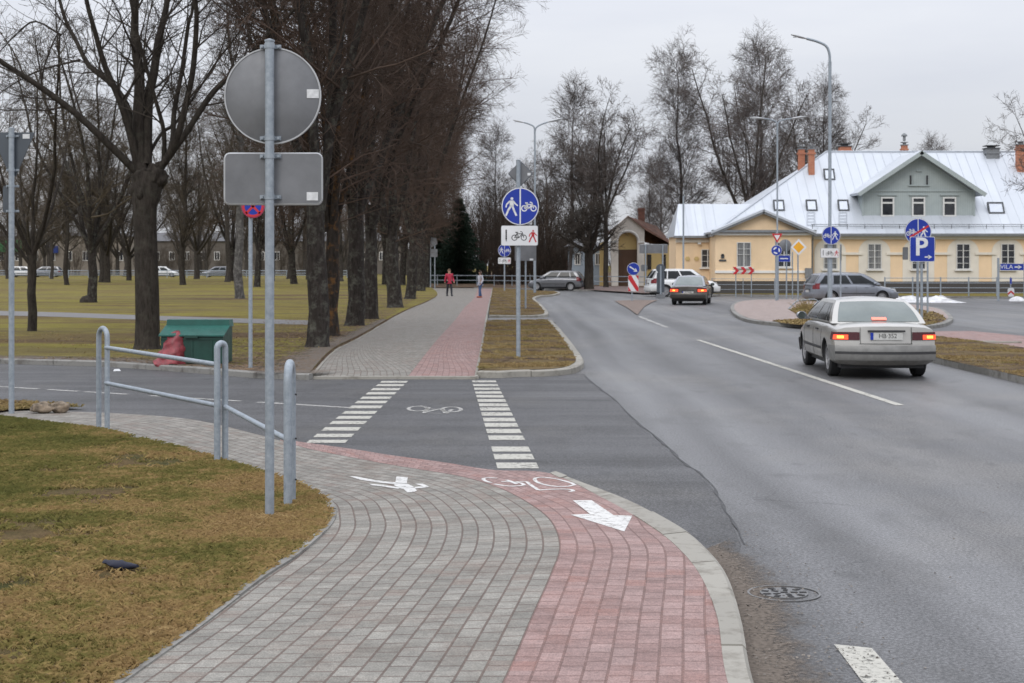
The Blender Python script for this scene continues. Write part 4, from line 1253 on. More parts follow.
# lamps
def lamp(label, px, pbase, zb, ptop, arms, r=0.085, r2=0.05, Y=None):
    p = G(px, pbase, zb) if Y is None else Vector(((px - 512) * Y / F, Y, zb))
    L = (p.x, p.y, zb); q = lambda x, y: to_local(L, x, y)
    s = thing('street_lamp', label, 'street lamp', L)
    pole(s, 0, q(0, ptop)[1], r, r2=r2)
    for arm in arms:
        pts = [Vector((*q(x, y), 0)) for x, y in arm]
        pts = [Vector((a.x, 0, a.y)) for a in pts]
        c_ = cr(pts[:-1], 6)
        m = MB(); m.tube(c_, [r2 * 0.8] * len(c_), 8); m.build('arm', 'galvanised', s, smooth=50)
        a, b = pts[-2], pts[-1]; d = (b - a); ln = d.length; d.normalize()
        m = MB(); n = 10
        ring = []
        for i in range(n + 1):
            t = i / n; w = ln * 0.17 * (math.sin(PI * (0.12 + 0.8 * t)) ** 0.7); hgt = w * 0.45
            c = a + d * ln * t
            ring.append([c + Vector((0, w * math.cos(g), 0)) + Vector((-d.z, 0, d.x)) * (hgt * math.sin(g)) * (1 if d.x > 0 else -1) for g in [2 * PI * j / 12 for j in range(12)]])
        m.grid([r_ + [r_[0]] for r_ in ring]); m.sheet(ring[0]); m.sheet(ring[-1])
        head = m.build('lamp_head', 'sign_rim', s, smooth=60)
        m = MB(); c = a + d * ln * 0.6
        m.box((c.x, c.y, c.z - ln * 0.065), (ln * 0.5, ln * 0.22, ln * 0.03)); m.build('lamp_glass', 'lamp_glass', head)
    return s, L
lampA, LA = lamp('tall grey street lamp with one arm curving left beside the yellow building', 829.9, 308.5, 0.12, 62,
    [[(829.9, 66), (829.4, 54), (826, 46), (817, 41.5), (806.5, 38.6), (791, 34.5)]], 0.10, 0.068)
q = lambda x, y: to_local(LA, x, y); k = LA[1] / F
s = thing('shared_path_sign', 'round blue cycle and pedestrian sign with white subplate fixed to the tall lamp', 'sign', (LA[0], LA[1] - 0.12, LA[2]))
c = q(830.3, 235.5); round_sign(s, c[0], c[1], 9.3 * k, -0.03, [(vs, fs) for vs, fs in pedestrian2(0.95, 0.42, -0.02) + bicycle2(0.78, -0.47, 0.0, -1, 0.075)] + [stroke2((0, -.93), (0, .93), 0.07)])
c = q(829, 253); plate_sign(s, c[0], c[1], rrect(18.5 * k, 9.5 * k, 0.04), -0.03, 'sign_white', 'sign_rim', sets=[(sh, mt) for sh, mt in subplate(18.5 * k, 9.5 * k)], inset=0.96)
m = MB()
for yy in (231, 240, 250, 256): z_ = q(0, yy)[1]; m.box((0, 0.0, z_), (0.3, 0.04, 0.05))
m.build('bracket', 'galvanised', s)

lampB, LB = lamp('double armed street lamp behind the roundabout signs', 777.3, 300.5, 0.1, 124,
    [[(777.3, 128), (776, 122), (770, 119.5), (764, 118.5), (750.5, 117.3)], [(777.3, 128), (778.6, 122), (785, 119.5), (791.5, 118.5), (806, 116.5)]], 0.075, 0.045)
lampC, LC = lamp('double armed street lamp behind the middle shared path sign', 534.8, 293, 0.1, 130,
    [[(534.8, 134), (534, 127), (529, 124), (524, 122.5), (513, 120)], [(534.8, 134), (536, 128), (541, 124.5), (548, 122), (562.5, 118.3)]], 0.085, 0.06)
p = Vector(((683.4 - 512) * 92 / F, 92, 0.1)); L = tuple(p)
s = thing('mast', 'thin grey mast in front of the low left wing of the yellow building', 'mast', L)
pole(s, 0, to_local(L, 0, 196)[1], 0.055)

# roundabout approach signs on the lamp B pole line
p = G(776.2, 301, 0.1); L = (p.x, p.y, 0.1)
s = thing('roundabout_sign', 'red edged give way triangle above a blue roundabout disc on one pole', 'sign', L)
q = lambda x, y: to_local(L, x, y); k = p.y / F
pole(s, 0, q(0, 233)[1], 0.055)
c = q(776.8, 238.2); tri = [(-5.4 * k, 4.6 * k), (5.4 * k, 4.6 * k), (0, -4.8 * k)]
plate_sign(s, c[0], c[1], tri, -0.08, sets=[([poly2(tri)], 'sign_red')])
m = MB(); m.sheet([Vector((c[0] + x * 0.55, -0.102, c[1] + 0.5 * k + (y - 0.0) * 0.55)) for x, y in tri]); m.build('sign_field', 'sign_white', s)
c = q(776.2, 250.5); arr = []
for a0 in (90, 210, 330):
    arr.append(([(0.52 * math.cos(R(a0 + g)) * rr_, 0.52 * math.sin(R(a0 + g)) * rr_) for rr_ in (0.75, 1.25) for g in (0, 25, 50, 75)], [(0, 1, 5, 4), (1, 2, 6, 5), (2, 3, 7, 6)]))
round_sign(s, c[0], c[1], 5.4 * k, -0.08, arr)
p = Vector(((786 - 512) * 84 / F, 84, 0.1)); L = tuple(p)
s = thing('round_sign', 'grey round sign from behind above a small blue plate right of the roundabout sign', 'sign', L)
q = lambda x, y: to_local(L, x, y); k = p.y / F
pole(s, q(786.5, 0)[0], q(0, 240)[1], 0.04)
c = q(785.3, 245.5); round_sign(s, c[0], c[1], 6.2 * k, 0.06, None)
c = q(783.8, 258.6); plate_sign(s, c[0], c[1], rrect(13 * k, 6.4 * k, 0.04), -0.06, 'sign_blue', 'sign_white', sets=[([stroke2((-4 * k, 0), (4 * k, 0), 1.1 * k)], 'sign_white')])
p = G(798, 300, 0.1); L = (p.x, p.y, 0.1)
s = thing('priority_sign', 'yellow diamond priority sign with white border on two thin poles', 'sign', L)
q = lambda x, y: to_local(L, x, y); k = p.y / F
pole(s, 0, q(0, 243)[1], 0.04); pole(s, q(792.5, 0)[0], q(0, 252)[1], 0.03)
c = q(798.4, 247.2); dia = [(-8.3 * k, 0), (0, -8.5 * k), (8.3 * k, 0), (0, 8.5 * k)]
plate_sign(s, c[0], c[1], dia, -0.06, 'sign_white', 'sign_white', inset=0.97, sets=[([poly2([(x * .68, y * .68) for x, y in dia])], 'sign_yellow')])
# thin dark sign seen edge-on
p = Vector(((840.6 - 512) * 68 / F, 68, 0.12)); L = tuple(p)
s = thing('edge_on_sign', 'dark sign turned edge on atop a thin pole right of the tall lamp', 'sign', L)
q = lambda x, y: to_local(L, x, y); k = p.y / F
pole(s, 0, q(0, 244.5)[1], 0.035)
c = q(841, 252.5); plate_sign(s, c[0], c[1], rrect(0.6, 16 * k, 0.05), -0.06, back='sign_back_dark', rot=R(78))

# end of shared path + parking
p = G(917.6, 320, 0.12); L = (p.x, p.y, 0.12)
s = thing('end_of_path_sign', 'round blue path sign crossed by a red stripe, behind the parking sign', 'sign', L)
q = lambda x, y: to_local(L, x, y); k = p.y / F
pole(s, 0, q(0, 224)[1], 0.042)
c = q(917.3, 231.8); round_sign(s, c[0], c[1], 13.5 * k, -0.08, bicycle2(0.8, -0.47, -0.02, 1, 0.075) + pedestrian2(0.95, 0.4, -0.08) + [stroke2((0, -.93), (0, .93), 0.06)], extra=([stroke2((-0.62, -0.42), (0.78, 0.44), 0.15)], 'sign_red'))
c = q(906, 253.4); plate_sign(s, c[0], c[1], rrect(5.6 * k, 12.6 * k, 0.03), 0.08, rot=R(8))
p = G(921.6, 322, 0.12); L = (p.x, p.y, 0.12)
s = thing('parking_sign', 'square blue parking sign with white P and small arrow pointing right', 'sign', L)
q = lambda x, y: to_local(L, x, y); k = p.y / F
pole(s, 0, q(0, 238)[1], 0.042)
c = q(921.6, 249.2); tv, tf = text_tris('P', 25 * k)
psh = [([(x * 1.02 - 1.2 * k, y + 1.6 * k) for x, y, _ in tv], tf)]
bold = [([(x + dx * k, y + dy * k) for x, y in psh[0][0]], tf) for dx in (-0.55, 0.55) for dy in (-0.4, 0.4)]
arrow = [stroke2((2.2 * k, -7.8 * k), (6.6 * k, -7.8 * k), 1.3 * k), poly2([(5.8 * k, -10 * k), (9.6 * k, -7.8 * k), (5.8 * k, -5.6 * k)])]
pl = plate_sign(s, c[0], c[1], rrect(25.2 * k, 25.2 * k, 0.05), -0.08, 'sign_blue', 'sign_white', inset=0.955)
for i, sh in enumerate(bold):
    m = MB(); flat_shape(m, [sh], Matrix.Translation((c[0], -0.101 - 0.0012 * i, c[1]))); m.build('letter', 'sign_white', pl)
m = MB(); flat_shape(m, arrow, Matrix.Translation((c[0], -0.1, c[1]))); m.build('arrow', 'sign_white', pl)
p = Vector(((927.6 - 512) * 56 / F, 56, 0.12)); L = tuple(p)
s = thing('edge_on_sign', 'small dark sign turned edge on, on a thin pole right of the parking sign', 'sign', L)
q = lambda x, y: to_local(L, x, y); k = p.y / F
pole(s, 0, q(0, 240)[1], 0.035)
c = q(934.5, 244.5); plate_sign(s, c[0], c[1], disc2(0, 0, 5.2 * k, 24)[0], -0.05, back='sign_back_dark', rot=R(70))

# blue direction sign and little marker
p = Vector(((998.3 - 512) * 79 / F, 79, 0.1)); L = tuple(p)
s = thing('direction_sign', 'blue direction board with white lettering and arrow pointing right', 'sign', L)
q = lambda x, y: to_local(L, x, y); k = p.y / F
pole(s, 0, q(0, 258)[1], 0.06); pole(s, q(1024.5, 0)[0], q(0, 262)[1], 0.05)
c = q(1011.4, 267.0); tv, tf = text_tris('VILA', 5.4 * k)
sh = [([(x * 1.2 - 5.4 * k, y) for x, y, _ in tv], tf), stroke2((2.6 * k, 0), (7 * k, 0), 1.4 * k), poly2([(6 * k, -2 * k), (10 * k, 0), (6 * k, 2 * k)])]
plate_sign(s, c[0], c[1], rrect(24.4 * k, 6.6 * k, 0.04), -0.08, 'sign_blue', 'sign_white', inset=0.96, sets=[(sh, 'sign_white')])
p = Vector(((1010.6 - 512) * 81 / F, 81, 0.1)); L = tuple(p)
s = thing('marker_sign', 'tiny red and white marker plate under a narrow blue sign at the right edge', 'sign', L)
q = lambda x, y: to_local(L, x, y); k = p.y / F
pole(s, 0, q(0, 277)[1], 0.03)
c = q(1010.5, 281); plate_sign(s, c[0], c[1], rrect(2.2 * k, 6.4 * k, 0.02), -0.05, 'sign_blue', 'sign_white')
c = q(1010.6, 292.3); w, h = 6.6 * k, 8.8 * k
plate_sign(s, c[0], c[1], rrect(w, h, w * .3), -0.05, 'sign_white', 'sign_white', inset=0.97, sets=[([poly2([(-.48 * w, -.1 * h), (0, .22 * h), (.48 * w, -.1 * h), (.48 * w, -.34 * h), (0, -.02 * h), (-.48 * w, -.34 * h)])], 'sign_red')])

# --- hooped railing on the near corner
def hoop(root, a, b, ztop, r=0.03, zb=-0.15):
    a, b = Vector(a), Vector(b); d = (b - a); w = d.length / 2; d.normalize(); mid = (a + b) / 2
    pts = [Vector((a.x, a.y, zb)), Vector((a.x, a.y, ztop - w))]
    for k in range(1, 10): g = PI - PI * k / 10; pts.append(mid + d * (w * math.cos(g)) + Vector((0, 0, ztop - w + w * math.sin(g))))
    pts += [Vector((b.x, b.y, ztop - w)), Vector((b.x, b.y, zb))]
    m = MB(); m.tube(pts, r, 12); return m.build('hoop', 'galvanised', root, smooth=50)
base = GP(220, 461); z0 = hp(base.y)
rl = thing('guard_railing', 'grey tubular guard railing of three hoops and rails on the near corner', 'railing', (base.x, base.y, z0))
W = lambda px, py: (lambda p: Vector((p.x - base.x, p.y - base.y, 0)))(GP(px, py))
h1a, h1b = W(98.8, 428.5), W(107.2, 430); h2a, h2b = W(217.2, 462), W(225.2, 461); h3a, h3b = W(287.9, 507), W(291.6, 502.5)
# legs: keep the hoop about 0.11 m wide where the view turns it edge on
d3 = (h2b - h1b).normalized()
def topz(px, pt, leg): y = leg.y + base.y; return EYE - (pt + 3.5 - HZ) * y / F - z0
hoop(rl, h1a, h1b, topz(0, 324.5, h1a)); hoop(rl, h2a, h2b, topz(0, 340, h2a), 0.031); hoop(rl, h3a, h3b, topz(0, 361, h3a), 0.034)
def atY(px, py, leg):
    y = leg.y + base.y; return Vector(((px - 512) * y / F - base.x, leg.y, EYE - (py - HZ) * y / F - z0))
for (pa, la, pb, lb) in (((106, 347.5), h1b, (217, 364.5), h2a), ((106, 383), h1b, (217, 405.5), h2a), ((225, 406.5), h2b, (289, 440.5), h3a)):
    m = MB(); m.tube([atY(*pa, la), atY(*pb, lb)], 0.024, 10); m.build('rail', 'galvanised', rl, smooth=50)
m = MB()
for py in (394, 438, 479):
    v = atY(292.5, py, h3b); m.tube([v + Vector((0.03, -0.03, 0)), v + Vector((0.034, -0.036, 0))], 0.008, 8)
m.build('bolt', 'sign_black', rl)

# --- grit bin with red bag
p = G(197, 363, 0.1); L = (p.x, p.y, 0.1)
b = thing('grit_bin', 'dark green grit bin with a sloping lid beside the big tree', 'grit bin', L, R(-3))
W_, D_, H_ = 1.16, 0.72, 0.60
m = MB()
prof = [(-D_ / 2, 0.02), (D_ / 2, 0.02), (D_ / 2, H_ * 1.12), (D_ / 2 - 0.28, H_ * 1.12), (-D_ / 2, H_ * 0.86)]
X = Matrix(((0, 0, 1, 0), (1, 0, 0, 0), (0, 1, 0, 0), (0, 0, 0, 1)))
m.prism(prof, -W_ / 2, W_ / 2, X)
o = m.build('body', 'bin_green', b)
m = MB()
for x in (-0.36, 0.0, 0.36): m.box((x, -D_ / 2 - 0.006, 0.25), (0.04, 0.014, 0.4))
m.box((0, -D_ / 2 - 0.008, 0.47), (W_, 0.02, 0.03)); m.build('rib', 'bin_green', b)
m = MB()
lp = [(-D_ / 2 - 0.05, H_ * 0.86), (-D_ / 2 - 0.05, H_ * 0.90), (D_ / 2 - 0.30, H_ * 1.17), (D_ / 2 - 0.30, H_ * 1.13)]
m.prism(lp, -W_ / 2 - 0.03, W_ / 2 + 0.03, X)
m.box((0, D_ / 2 - 0.14, H_ * 1.12 + 0.07), (W_ + 0.05, 0.30, 0.13), taper=0.97)
m.build('lid', 'bin_lid', b)
m = MB(); m.box((0.0, -D_ / 2 - 0.06, H_ * 0.85), (0.25, 0.03, 0.04)); m.build('handle', 'bin_green', b)
# bag
p = G(169.5, 367.0, 0.1)
m = MB(); rows = []
for i in range(15):
    t = i / 14
    rx = (0.245 - 0.08 * t) if t < 0.9 else 0.16 * (1 - t) * 8 + 0.02
    if t < 0.12: rx = 0.30 - 0.3 * (0.12 - t)
    ry = rx * 0.62; row = []
    for k_ in range(24):
        a = 2 * PI * k_ / 24
        w = 1 + 0.26 * mnoise.noise(Vector((math.cos(a) * 1.7, math.sin(a) * 1.7, t * 8))) + 0.10 * mnoise.noise(Vector((math.cos(a) * 4, math.sin(a) * 4, t * 15))) + 0.05 * math.sin(a * 5 + t * 16)
        row.append((rx * w * math.cos(a) + 0.13 * t, ry * w * math.sin(a) + 0.16 * t, 0.60 * t + 0.03 * math.sin(3 * a + 5)))
    rows.append(row + [row[0]])
m.grid(rows); m.sheet([r_ for r_ in rows[-1][:-1]])
tag(m.build('sack', 'bag_red', smooth=70, loc=(-6.32, 27.60, 0.095)), 'crumpled red sack leaning on the green grit bin', 'sack')

# --- rocks, litter
def rock(px, py, w, h, seed, label, z=0.04, mat='rock'):
    p = G(px, py, z); k = p.y / F
    bm = bmesh.new(); bmesh.ops.create_icosphere(bm, subdivisions=3, radius=1.0)
    for v in bm.verts:
        n_ = mnoise.noise(v.co * 1.3 + Vector((seed * 7, 0, 0))) * 0.35 + mnoise.noise(v.co * 3.1 + Vector((0, seed * 5, 0))) * 0.14
        v.co *= 1 + n_; v.co.x *= w * k / 2; v.co.y *= w * k * 0.4; v.co.z *= h * k * 0.62
        v.co.z += h * k * 0.42
    me = bpy.data.meshes.new('rock'); bm.to_mesh(me); bm.free(); me.materials.append(MATS[mat])
    for f in me.polygons: f.use_smooth = True
    o = bpy.data.objects.new('rock', me); COL.objects.link(o); o.location = (p.x, p.y, z)
    return tag(o, label, 'rock')
rock(42, 411.5, 22, 9, 1, 'sandy brown rock on the grass strip, left of the greyer rock')
rock(60, 411.2, 20, 9.5, 2, 'grey brown rock on the pavement end, right of the sandy rock')
p = GP(121, 571); m = MB(); rows = []
for i in range(9):
    t = i / 8 - .5; row = []
    for k_ in range(10):
        a = 2 * PI * k_ / 10
        row.append((t * 0.22, 0.05 * math.cos(a) * (1 - abs(t)) * (1.2 if t < 0 else .8), 0.022 + 0.03 * math.sin(a) * (1 - abs(t) * 1.4) + 0.04 * max(-t, 0) + 0.01 * mnoise.noise(Vector((t * 9, a, 0)))))
    rows.append(row + [row[0]])
m.grid(rows); m.sheet(rows[0][:-1]); m.sheet(rows[-1][:-1])
o = m.build('glove', 'cloth_navy', smooth=70, loc=(p.x, p.y, hp(p.y) + 0.012)); o.rotation_euler.z = R(-12)
tag(o, 'dark navy scrap of cloth lying on the near lawn', 'litter')
p = G(117, 371.3); m = MB(); m.box((0, 0, .02), (0.13, 0.07, 0.035), 0.4, taper=0.6)
tag(m.build('litter', 'litter_white', loc=(p.x, p.y, 0.004)), 'small white paper scrap by the side road kerb', 'litter')

# --- far railings
def railing(label, pts, rails, post_h, step, pr=0.03, rr=0.02, name='railing', z=0.1):
    pts = [Vector((x, y, 0)) for x, y in pts]; base = pts[0]
    root = thing(name, label, 'railing', (base.x, base.y, z))
    rs = resample(pts, step)
    for v in rs:
        m = MB(); m.tube([(v.x - base.x, v.y - base.y, -0.05), (v.x - base.x, v.y - base.y, post_h)], pr, 6); m.build('post', 'galvanised', root)
    for h_ in rails:
        m = MB(); m.tube([(v.x - base.x, v.y - base.y, h_) for v in pts], rr, 6); m.build('rail', 'galvanised', root)
    return root
railing('long pale railing along the far edge of the park lawn', [(-110, 205), (-60, 203), (-22, 200)], (0.35, 0.62, 0.95), 0.98, 2.6, 0.06, 0.055)
railing('grey railing across the end of the walkway behind two children', [(-8.2, 131), (-3.0, 128), (1.5, 124), (2.9, 118)], (0.45, 0.86), 0.95, 2.0, 0.04, 0.035)
railing('low grey railing beyond the silver hatchback', [(3.6, 121), (9.2, 118), (11.5, 114)], (0.45, 0.86), 0.9, 2.2, 0.035, 0.032)
railing('thin grey railing at the lawn before the pediment wing', [(12.2, 91.5), (19.4, 89)], (0.3, 0.6, 0.95), 1.0, 1.8, 0.022, 0.015)
railing('long grey four railed fence along the plinth of the yellow building', [(21.5, 86.5), (34, 85.2), (44, 85.2)], (0.2, 0.48, 0.76, 1.04), 1.1, 1.55, 0.04, 0.022)
p = G(806, 309, 0.12)
rk = thing('bicycle_rack', 'low bent metal rack on the paved island beside the tall lamp', 'rack', (p.x, p.y, 0.12))
for x0, dx in ((-0.75, 0.0), (0.15, 0.12)):
    m = MB(); m.tube(cr([(x0, 0, -0.03), (x0 + 0.35, 0.1, 0.28), (x0 + 0.55 + dx, 0.2, 0.34), (x0 + 1.25 + dx, 0.4, 0.36), (x0 + 1.3 + dx, 0.4, -0.03)], 5), 0.028, 8); m.build('hoop', 'galvanised', rk, smooth=50)
p = G(806, 312, 0.12); r5 = random.Random(5); m = MB()
for i in range(110):
    a = r5.uniform(0, 2 * PI); d = r5.uniform(0, 0.5); h_ = r5.uniform(0.15, 0.6); x, y = d * math.cos(a) * .8, d * math.sin(a)
    m.tube([(x, y, 0), (x * 1.3 + r5.uniform(-.06, .06), y * 1.3, h_ * .6), (x * 1.7 + r5.uniform(-.15, .15), y * 1.6, h_)], [0.012, 0.009, 0.003], 3, cap=False)
tag(m.build('dry_plant', 'dry_blades', loc=(p.x, p.y, 0.11)), 'tuft of dry yellow stems beside the low rack on the island', 'plant')
# ------------------------------------------------------------------ trees
def tube_mesh(name, polys, mat, parent=None):
    """many tapering tubes in one mesh: polys = [(points, radii)]"""
    V, Fq, Ft = [], [], []
    for pts, rads in polys:
        r0 = rads[0]
        n = 9 if r0 > 0.12 else 6 if r0 > 0.05 else 4 if r0 > 0.018 else 3
        b = len(V); np_ = len(pts); u = None
        for i, p in enumerate(pts):
            d = pts[min(i + 1, np_ - 1)] - pts[max(i - 1, 0)]
            d.normalize()
            if u is None: u = d.orthogonal().normalized()
            else:
                u = u - d * u.dot(d)
                if u.length < 1e-5: u = d.orthogonal()
                u.normalize()
            w = d.cross(u); r = rads[i]
            for k in range(n):
                c, s = CS[n][k]
                V.append((p.x + (u.x * c + w.x * s) * r, p.y + (u.y * c + w.y * s) * r, p.z + (u.z * c + w.z * s) * r))
        for i in range(np_ - 1):
            for k in range(n):
                a = b + i * n + k; a2 = b + i * n + (k + 1) % n
                Fq.append((a, a2, a2 + n, a + n))
    me = bpy.data.meshes.new(name)
    V = np.array(V, np.float32); Q = np.array(Fq, np.int32)
    me.vertices.add(len(V)); me.vertices.foreach_set('co', V.ravel())
    me.loops.add(Q.size); me.loops.foreach_set('vertex_index', Q.ravel())
    me.polygons.add(len(Q)); me.polygons.foreach_set('loop_start', np.arange(0, Q.size, 4, dtype=np.int32))
    me.polygons.foreach_set('use_smooth', np.ones(len(Q), bool))
    me.update(calc_edges=True)
    me.materials.append(MATS[mat])
    o = bpy.data.objects.new(name, me); COL.objects.link(o)
    if parent: o.parent = parent
    return o
CS = {n: [(math.cos(2 * PI * k / n), math.sin(2 * PI * k / n)) for k in range(n)] for n in (3, 4, 6, 9)}
UP = Vector((0, 0, 1))
def rvec(r): return Vector((r.gauss(0, 1), r.gauss(0, 1), r.gauss(0, 1)))
class Grow:
    """levels: list of dicts  n (children per metre), len (ratio to parent or absolute), ang, rr, wander, trop, steps, tmin"""
    def __init__(self, seed, levels, rmin=0.004):
        self.r = random.Random(seed); self.lv = levels; self.out = {}; self.rmin = rmin
    def stem(self, pts, rads, level):
        self.out.setdefault(level, []).append((pts, rads))
        if level + 1 < len(self.lv): self.kids(pts, rads, level + 1)
    def kids(self, pts, rads, level):
        L = self.lv[level]; r = self.r
        seg = [(pts[i + 1] - pts[i]).length for i in range(len(pts) - 1)]; tot = sum(seg)
        n = L['n'] * tot; n = int(n) + (1 if r.random() < n - int(n) else 0)
        for _ in range(n):
            t = L.get('tmin', 0.15) + (1 - L.get('tmin', 0.15)) * r.random() ** L.get('tpow', 0.8)
            s = t * tot; i = 0
            while i < len(seg) - 1 and s > seg[i]: s -= seg[i]; i += 1
            f = min(s / max(seg[i], 1e-6), 1)
            p = pts[i].lerp(pts[i + 1], f); d = (pts[i + 1] - pts[i]).normalized(); pr = rads[i] * (1 - f) + rads[i + 1] * f
            side = d.cross(rvec(r)).normalized()
            a = R(L['ang'] + r.gauss(0, L.get('angv', 12)))
            nd = d * math.cos(a) + side * math.sin(a)
            nd = (nd + UP * L.get('up', 0)).normalized()
            ln = L['len'] * (1.0 - L.get('short', 0.55) * t) * r.uniform(0.6, 1.25)
            self.branch(p, nd, ln, max(min(pr * L['rr'], L.get('rmax', 9)), self.rmin), level)
    def branch(self, p, d, ln, r0, level):
        L = self.lv[level]; r = self.r
        ns = L.get('steps', 3); pts = [p.copy()]; rads = [r0]; d = d.copy()
        for k in range(ns):
            d += rvec(r) * L.get('wander', 0.15) + UP * L.get('trop', 0.0)
            d.normalize(); p = p + d * (ln / ns); pts.append(p)
            rads.append(max(r0 * (1 - (1 - L.get('tip', 0.35)) * (k + 1) / ns), self.rmin * 0.7))
        self.stem(pts, rads, level)
def flare(pts, rads, amt=1.45):
    """thicken a trunk's foot"""
    return [pts[0], pts[0].lerp(pts[1], 0.08), pts[0].lerp(pts[1], 0.25)] + pts[1:], [rads[0] * amt, rads[0] * 1.16, rads[0]] + rads[1:]
def make_tree(g, name, label, cat, bark, twig, loc, split=2, rz=0.0, group=None):
    root = thing(name, label, cat, loc, rz, group)
    lo = [q for l in g.out if l < split for q in g.out[l]]
    hi = [q for l in g.out if l >= split for q in g.out[l]]
    tube_mesh('trunk', lo, bark, root)
    if hi: tube_mesh('crown', hi, twig, root)
    return root

# --- lindens lining the walkway: short trunk, bundle of steep stems, dense red-brown twigs
def linden(seed, clear, rt, h, lean=(0, 0), nl=6, sp=0.42):
    g = Grow(seed, [dict(), dict(wander=0.06, trop=0.05, steps=9, tip=0.18),
        dict(n=2.3, len=3.7, ang=52, rr=0.36, rmax=0.045, wander=0.15, trop=0.035, steps=5, tmin=0.12, short=0.45, tip=0.3),
        dict(n=3.4, len=1.5, ang=50, rr=0.5, rmax=0.016, wander=0.18, trop=-0.01, steps=3, tmin=0.1, tip=0.4),
        dict(n=8.0, len=0.68, ang=45, rr=0.7, rmax=0.0085, wander=0.2, steps=2, tmin=0.05, tip=0.6)], 0.0062)
    r = g.r
    pts = [Vector((0, 0, -0.1))]
    for k in range(1, 6): pts.append(Vector((lean[0] * k / 5 + r.gauss(0, 0.03), lean[1] * k / 5 + r.gauss(0, .03), clear * k / 5)))
    rads = [rt * (1 - 0.05 * k) * r.uniform(0.95, 1.06) for k in range(6)]
    rads[-1] *= 1.08
    P, Q = flare(pts, rads); g.out[0] = [(P, Q)]
    for i in range(nl):
        a = 2 * PI * i / nl + r.uniform(-.4, .4); tilt = sp * r.uniform(0.35, 1.25) if i else 0.06
        d = Vector((math.cos(a) * math.sin(tilt), math.sin(a) * math.sin(tilt), math.cos(tilt)))
        p0 = pts[-1] - UP * r.uniform(0.1, 0.9) + Vector((math.cos(a), math.sin(a), 0)) * rt * 0.45
        g.branch(p0, d, (h - clear) * r.uniform(0.75, 1.05), rt * r.uniform(0.34, 0.52), 1)
    # low side twigs on the upper trunk
    for i in range(6):
        a = r.uniform(0, 2 * PI); z = clear * r.uniform(0.8, 1.15)
        d = Vector((math.cos(a), math.sin(a), r.uniform(0.1, 0.7))).normalized()
        g.branch(Vector((pts[3].x, pts[3].y, z)), d, r.uniform(1.6, 3.4), 0.03, 2)
    return g
protoA = make_tree(linden(1, 3.9, 0.25, 17.5), 'linden_tree', 'first linden beside the walkway, dark mossy trunk nearest the crossing', 'tree', 'bark_linden', 'twig_red', G(317, 347, .1))
protoB = make_tree(linden(2, 4.0, 0.29, 18.5, (0.1, -0.2), 7, 0.38), 'linden_tree', 'second thick dark linden along the left of the walkway', 'tree', 'bark_linden', 'twig_red', G(354, 325.5, .1))
protoC = make_tree(linden(3, 3.4, 0.33, 18.0, (-0.25, 0.1), 6, 0.5), 'linden_tree', 'third linden of the row with a stem forking low above the walkway', 'tree', 'bark_linden', 'twig_red', G(395, 307.5, .1))
def again(src, label, loc, rz, sc=1.0, group=None, cat=None, mats=None):
    c = copy_tree(src)
    for ch in (c.children if mats else ()):
        ch.material_slots[0].link = 'OBJECT'; ch.material_slots[0].material = MATS[mats[1] if ch.name.startswith('crown') else mats[0]]
    c.location = loc; c.rotation_euler.z = rz; c.scale = (sc, sc, sc * 1.0)
    c['label'] = label
    if group: c['group'] = group
    elif 'group' in c: del c['group']
    return c
o = again(protoA, 'slim linden with orange lichen covered trunk behind the first linden', G(331.5, 336, .1), 2.2, 0.86)
for ch in o.children:
    if ch.name.startswith('trunk'):
        ch.data = ch.data.copy(); ch.data.materials[0] = MATS['bark_orange']
again(protoA, 'slender linden close behind the second thick linden of the row', G(371, 319, .1), 4.0, 0.98)
again(protoB, 'fourth large linden, right after the low forked linden', G(410, 299, .1), 1.1, 1.02)
again(protoA, 'linden near the far end of the row, half hidden by larger trunks', G(421, 291, .1), 5.2, 1.2)
RG = 'far lindens at the end of the walkway row'
for i, (x, y, rz) in enumerate(((425, 287.5, .5), (428, 285, 2.9), (416, 286, 4.4), (402, 285, 1.7), (385, 284.5, 3.6))):
    again((protoB, protoA, protoC)[i % 3], 'distant linden among the merged crowns at the far end of the walkway row', G(x, y, .1), rz, 1.08, RG)
# a second, parallel row in the park
again(protoC, 'linden standing deep in the park behind the first linden trunk', G(294, 284, .1), 0.8, 1.0)
again(protoB, 'linden in the park between the thin sign pole and the tall near sign pole', G(257, 287, .1), 2.0, 0.95)

# --- the big pollard on the left, its limbs measured one by one
Yp = G(147, 349, .1).y; base = G(147, 349, .1); k = Yp / F
g = Grow(7, [dict(), dict(wander=0.05, trop=0.04, steps=6, tip=0.3),
    dict(n=2.5, len=2.4, ang=44, rr=0.36, rmax=0.03, wander=0.14, trop=0.05, steps=5, tmin=0.15, short=0.35, tip=0.3),
    dict(n=3.4, len=1.0, ang=44, rr=0.5, rmax=0.011, wander=0.17, trop=0.02, steps=3, tmin=0.1, tip=0.4),
    dict(n=5.0, len=0.5, ang=42, rr=0.7, rmax=0.007, wander=0.2, steps=2, tmin=0.1, tip=0.6)], 0.0048)
def PL(px, py, dy=0.0):
    return Vector(((px - 512) * k - base.x, dy, EYE - (py - HZ) * k - base.z))
r = g.r
trunk = [PL(147, 352), PL(147.5, 320), PL(147, 290), PL(146, 255), PL(145, 225), PL(144.5, 205), PL(147, 188), PL(150, 172)]
P, Q = flare(trunk, [0.275, 0.262, 0.258, 0.25, 0.25, 0.27, 0.33, 0.26], 1.4); g.out[0] = [(P, Q)]
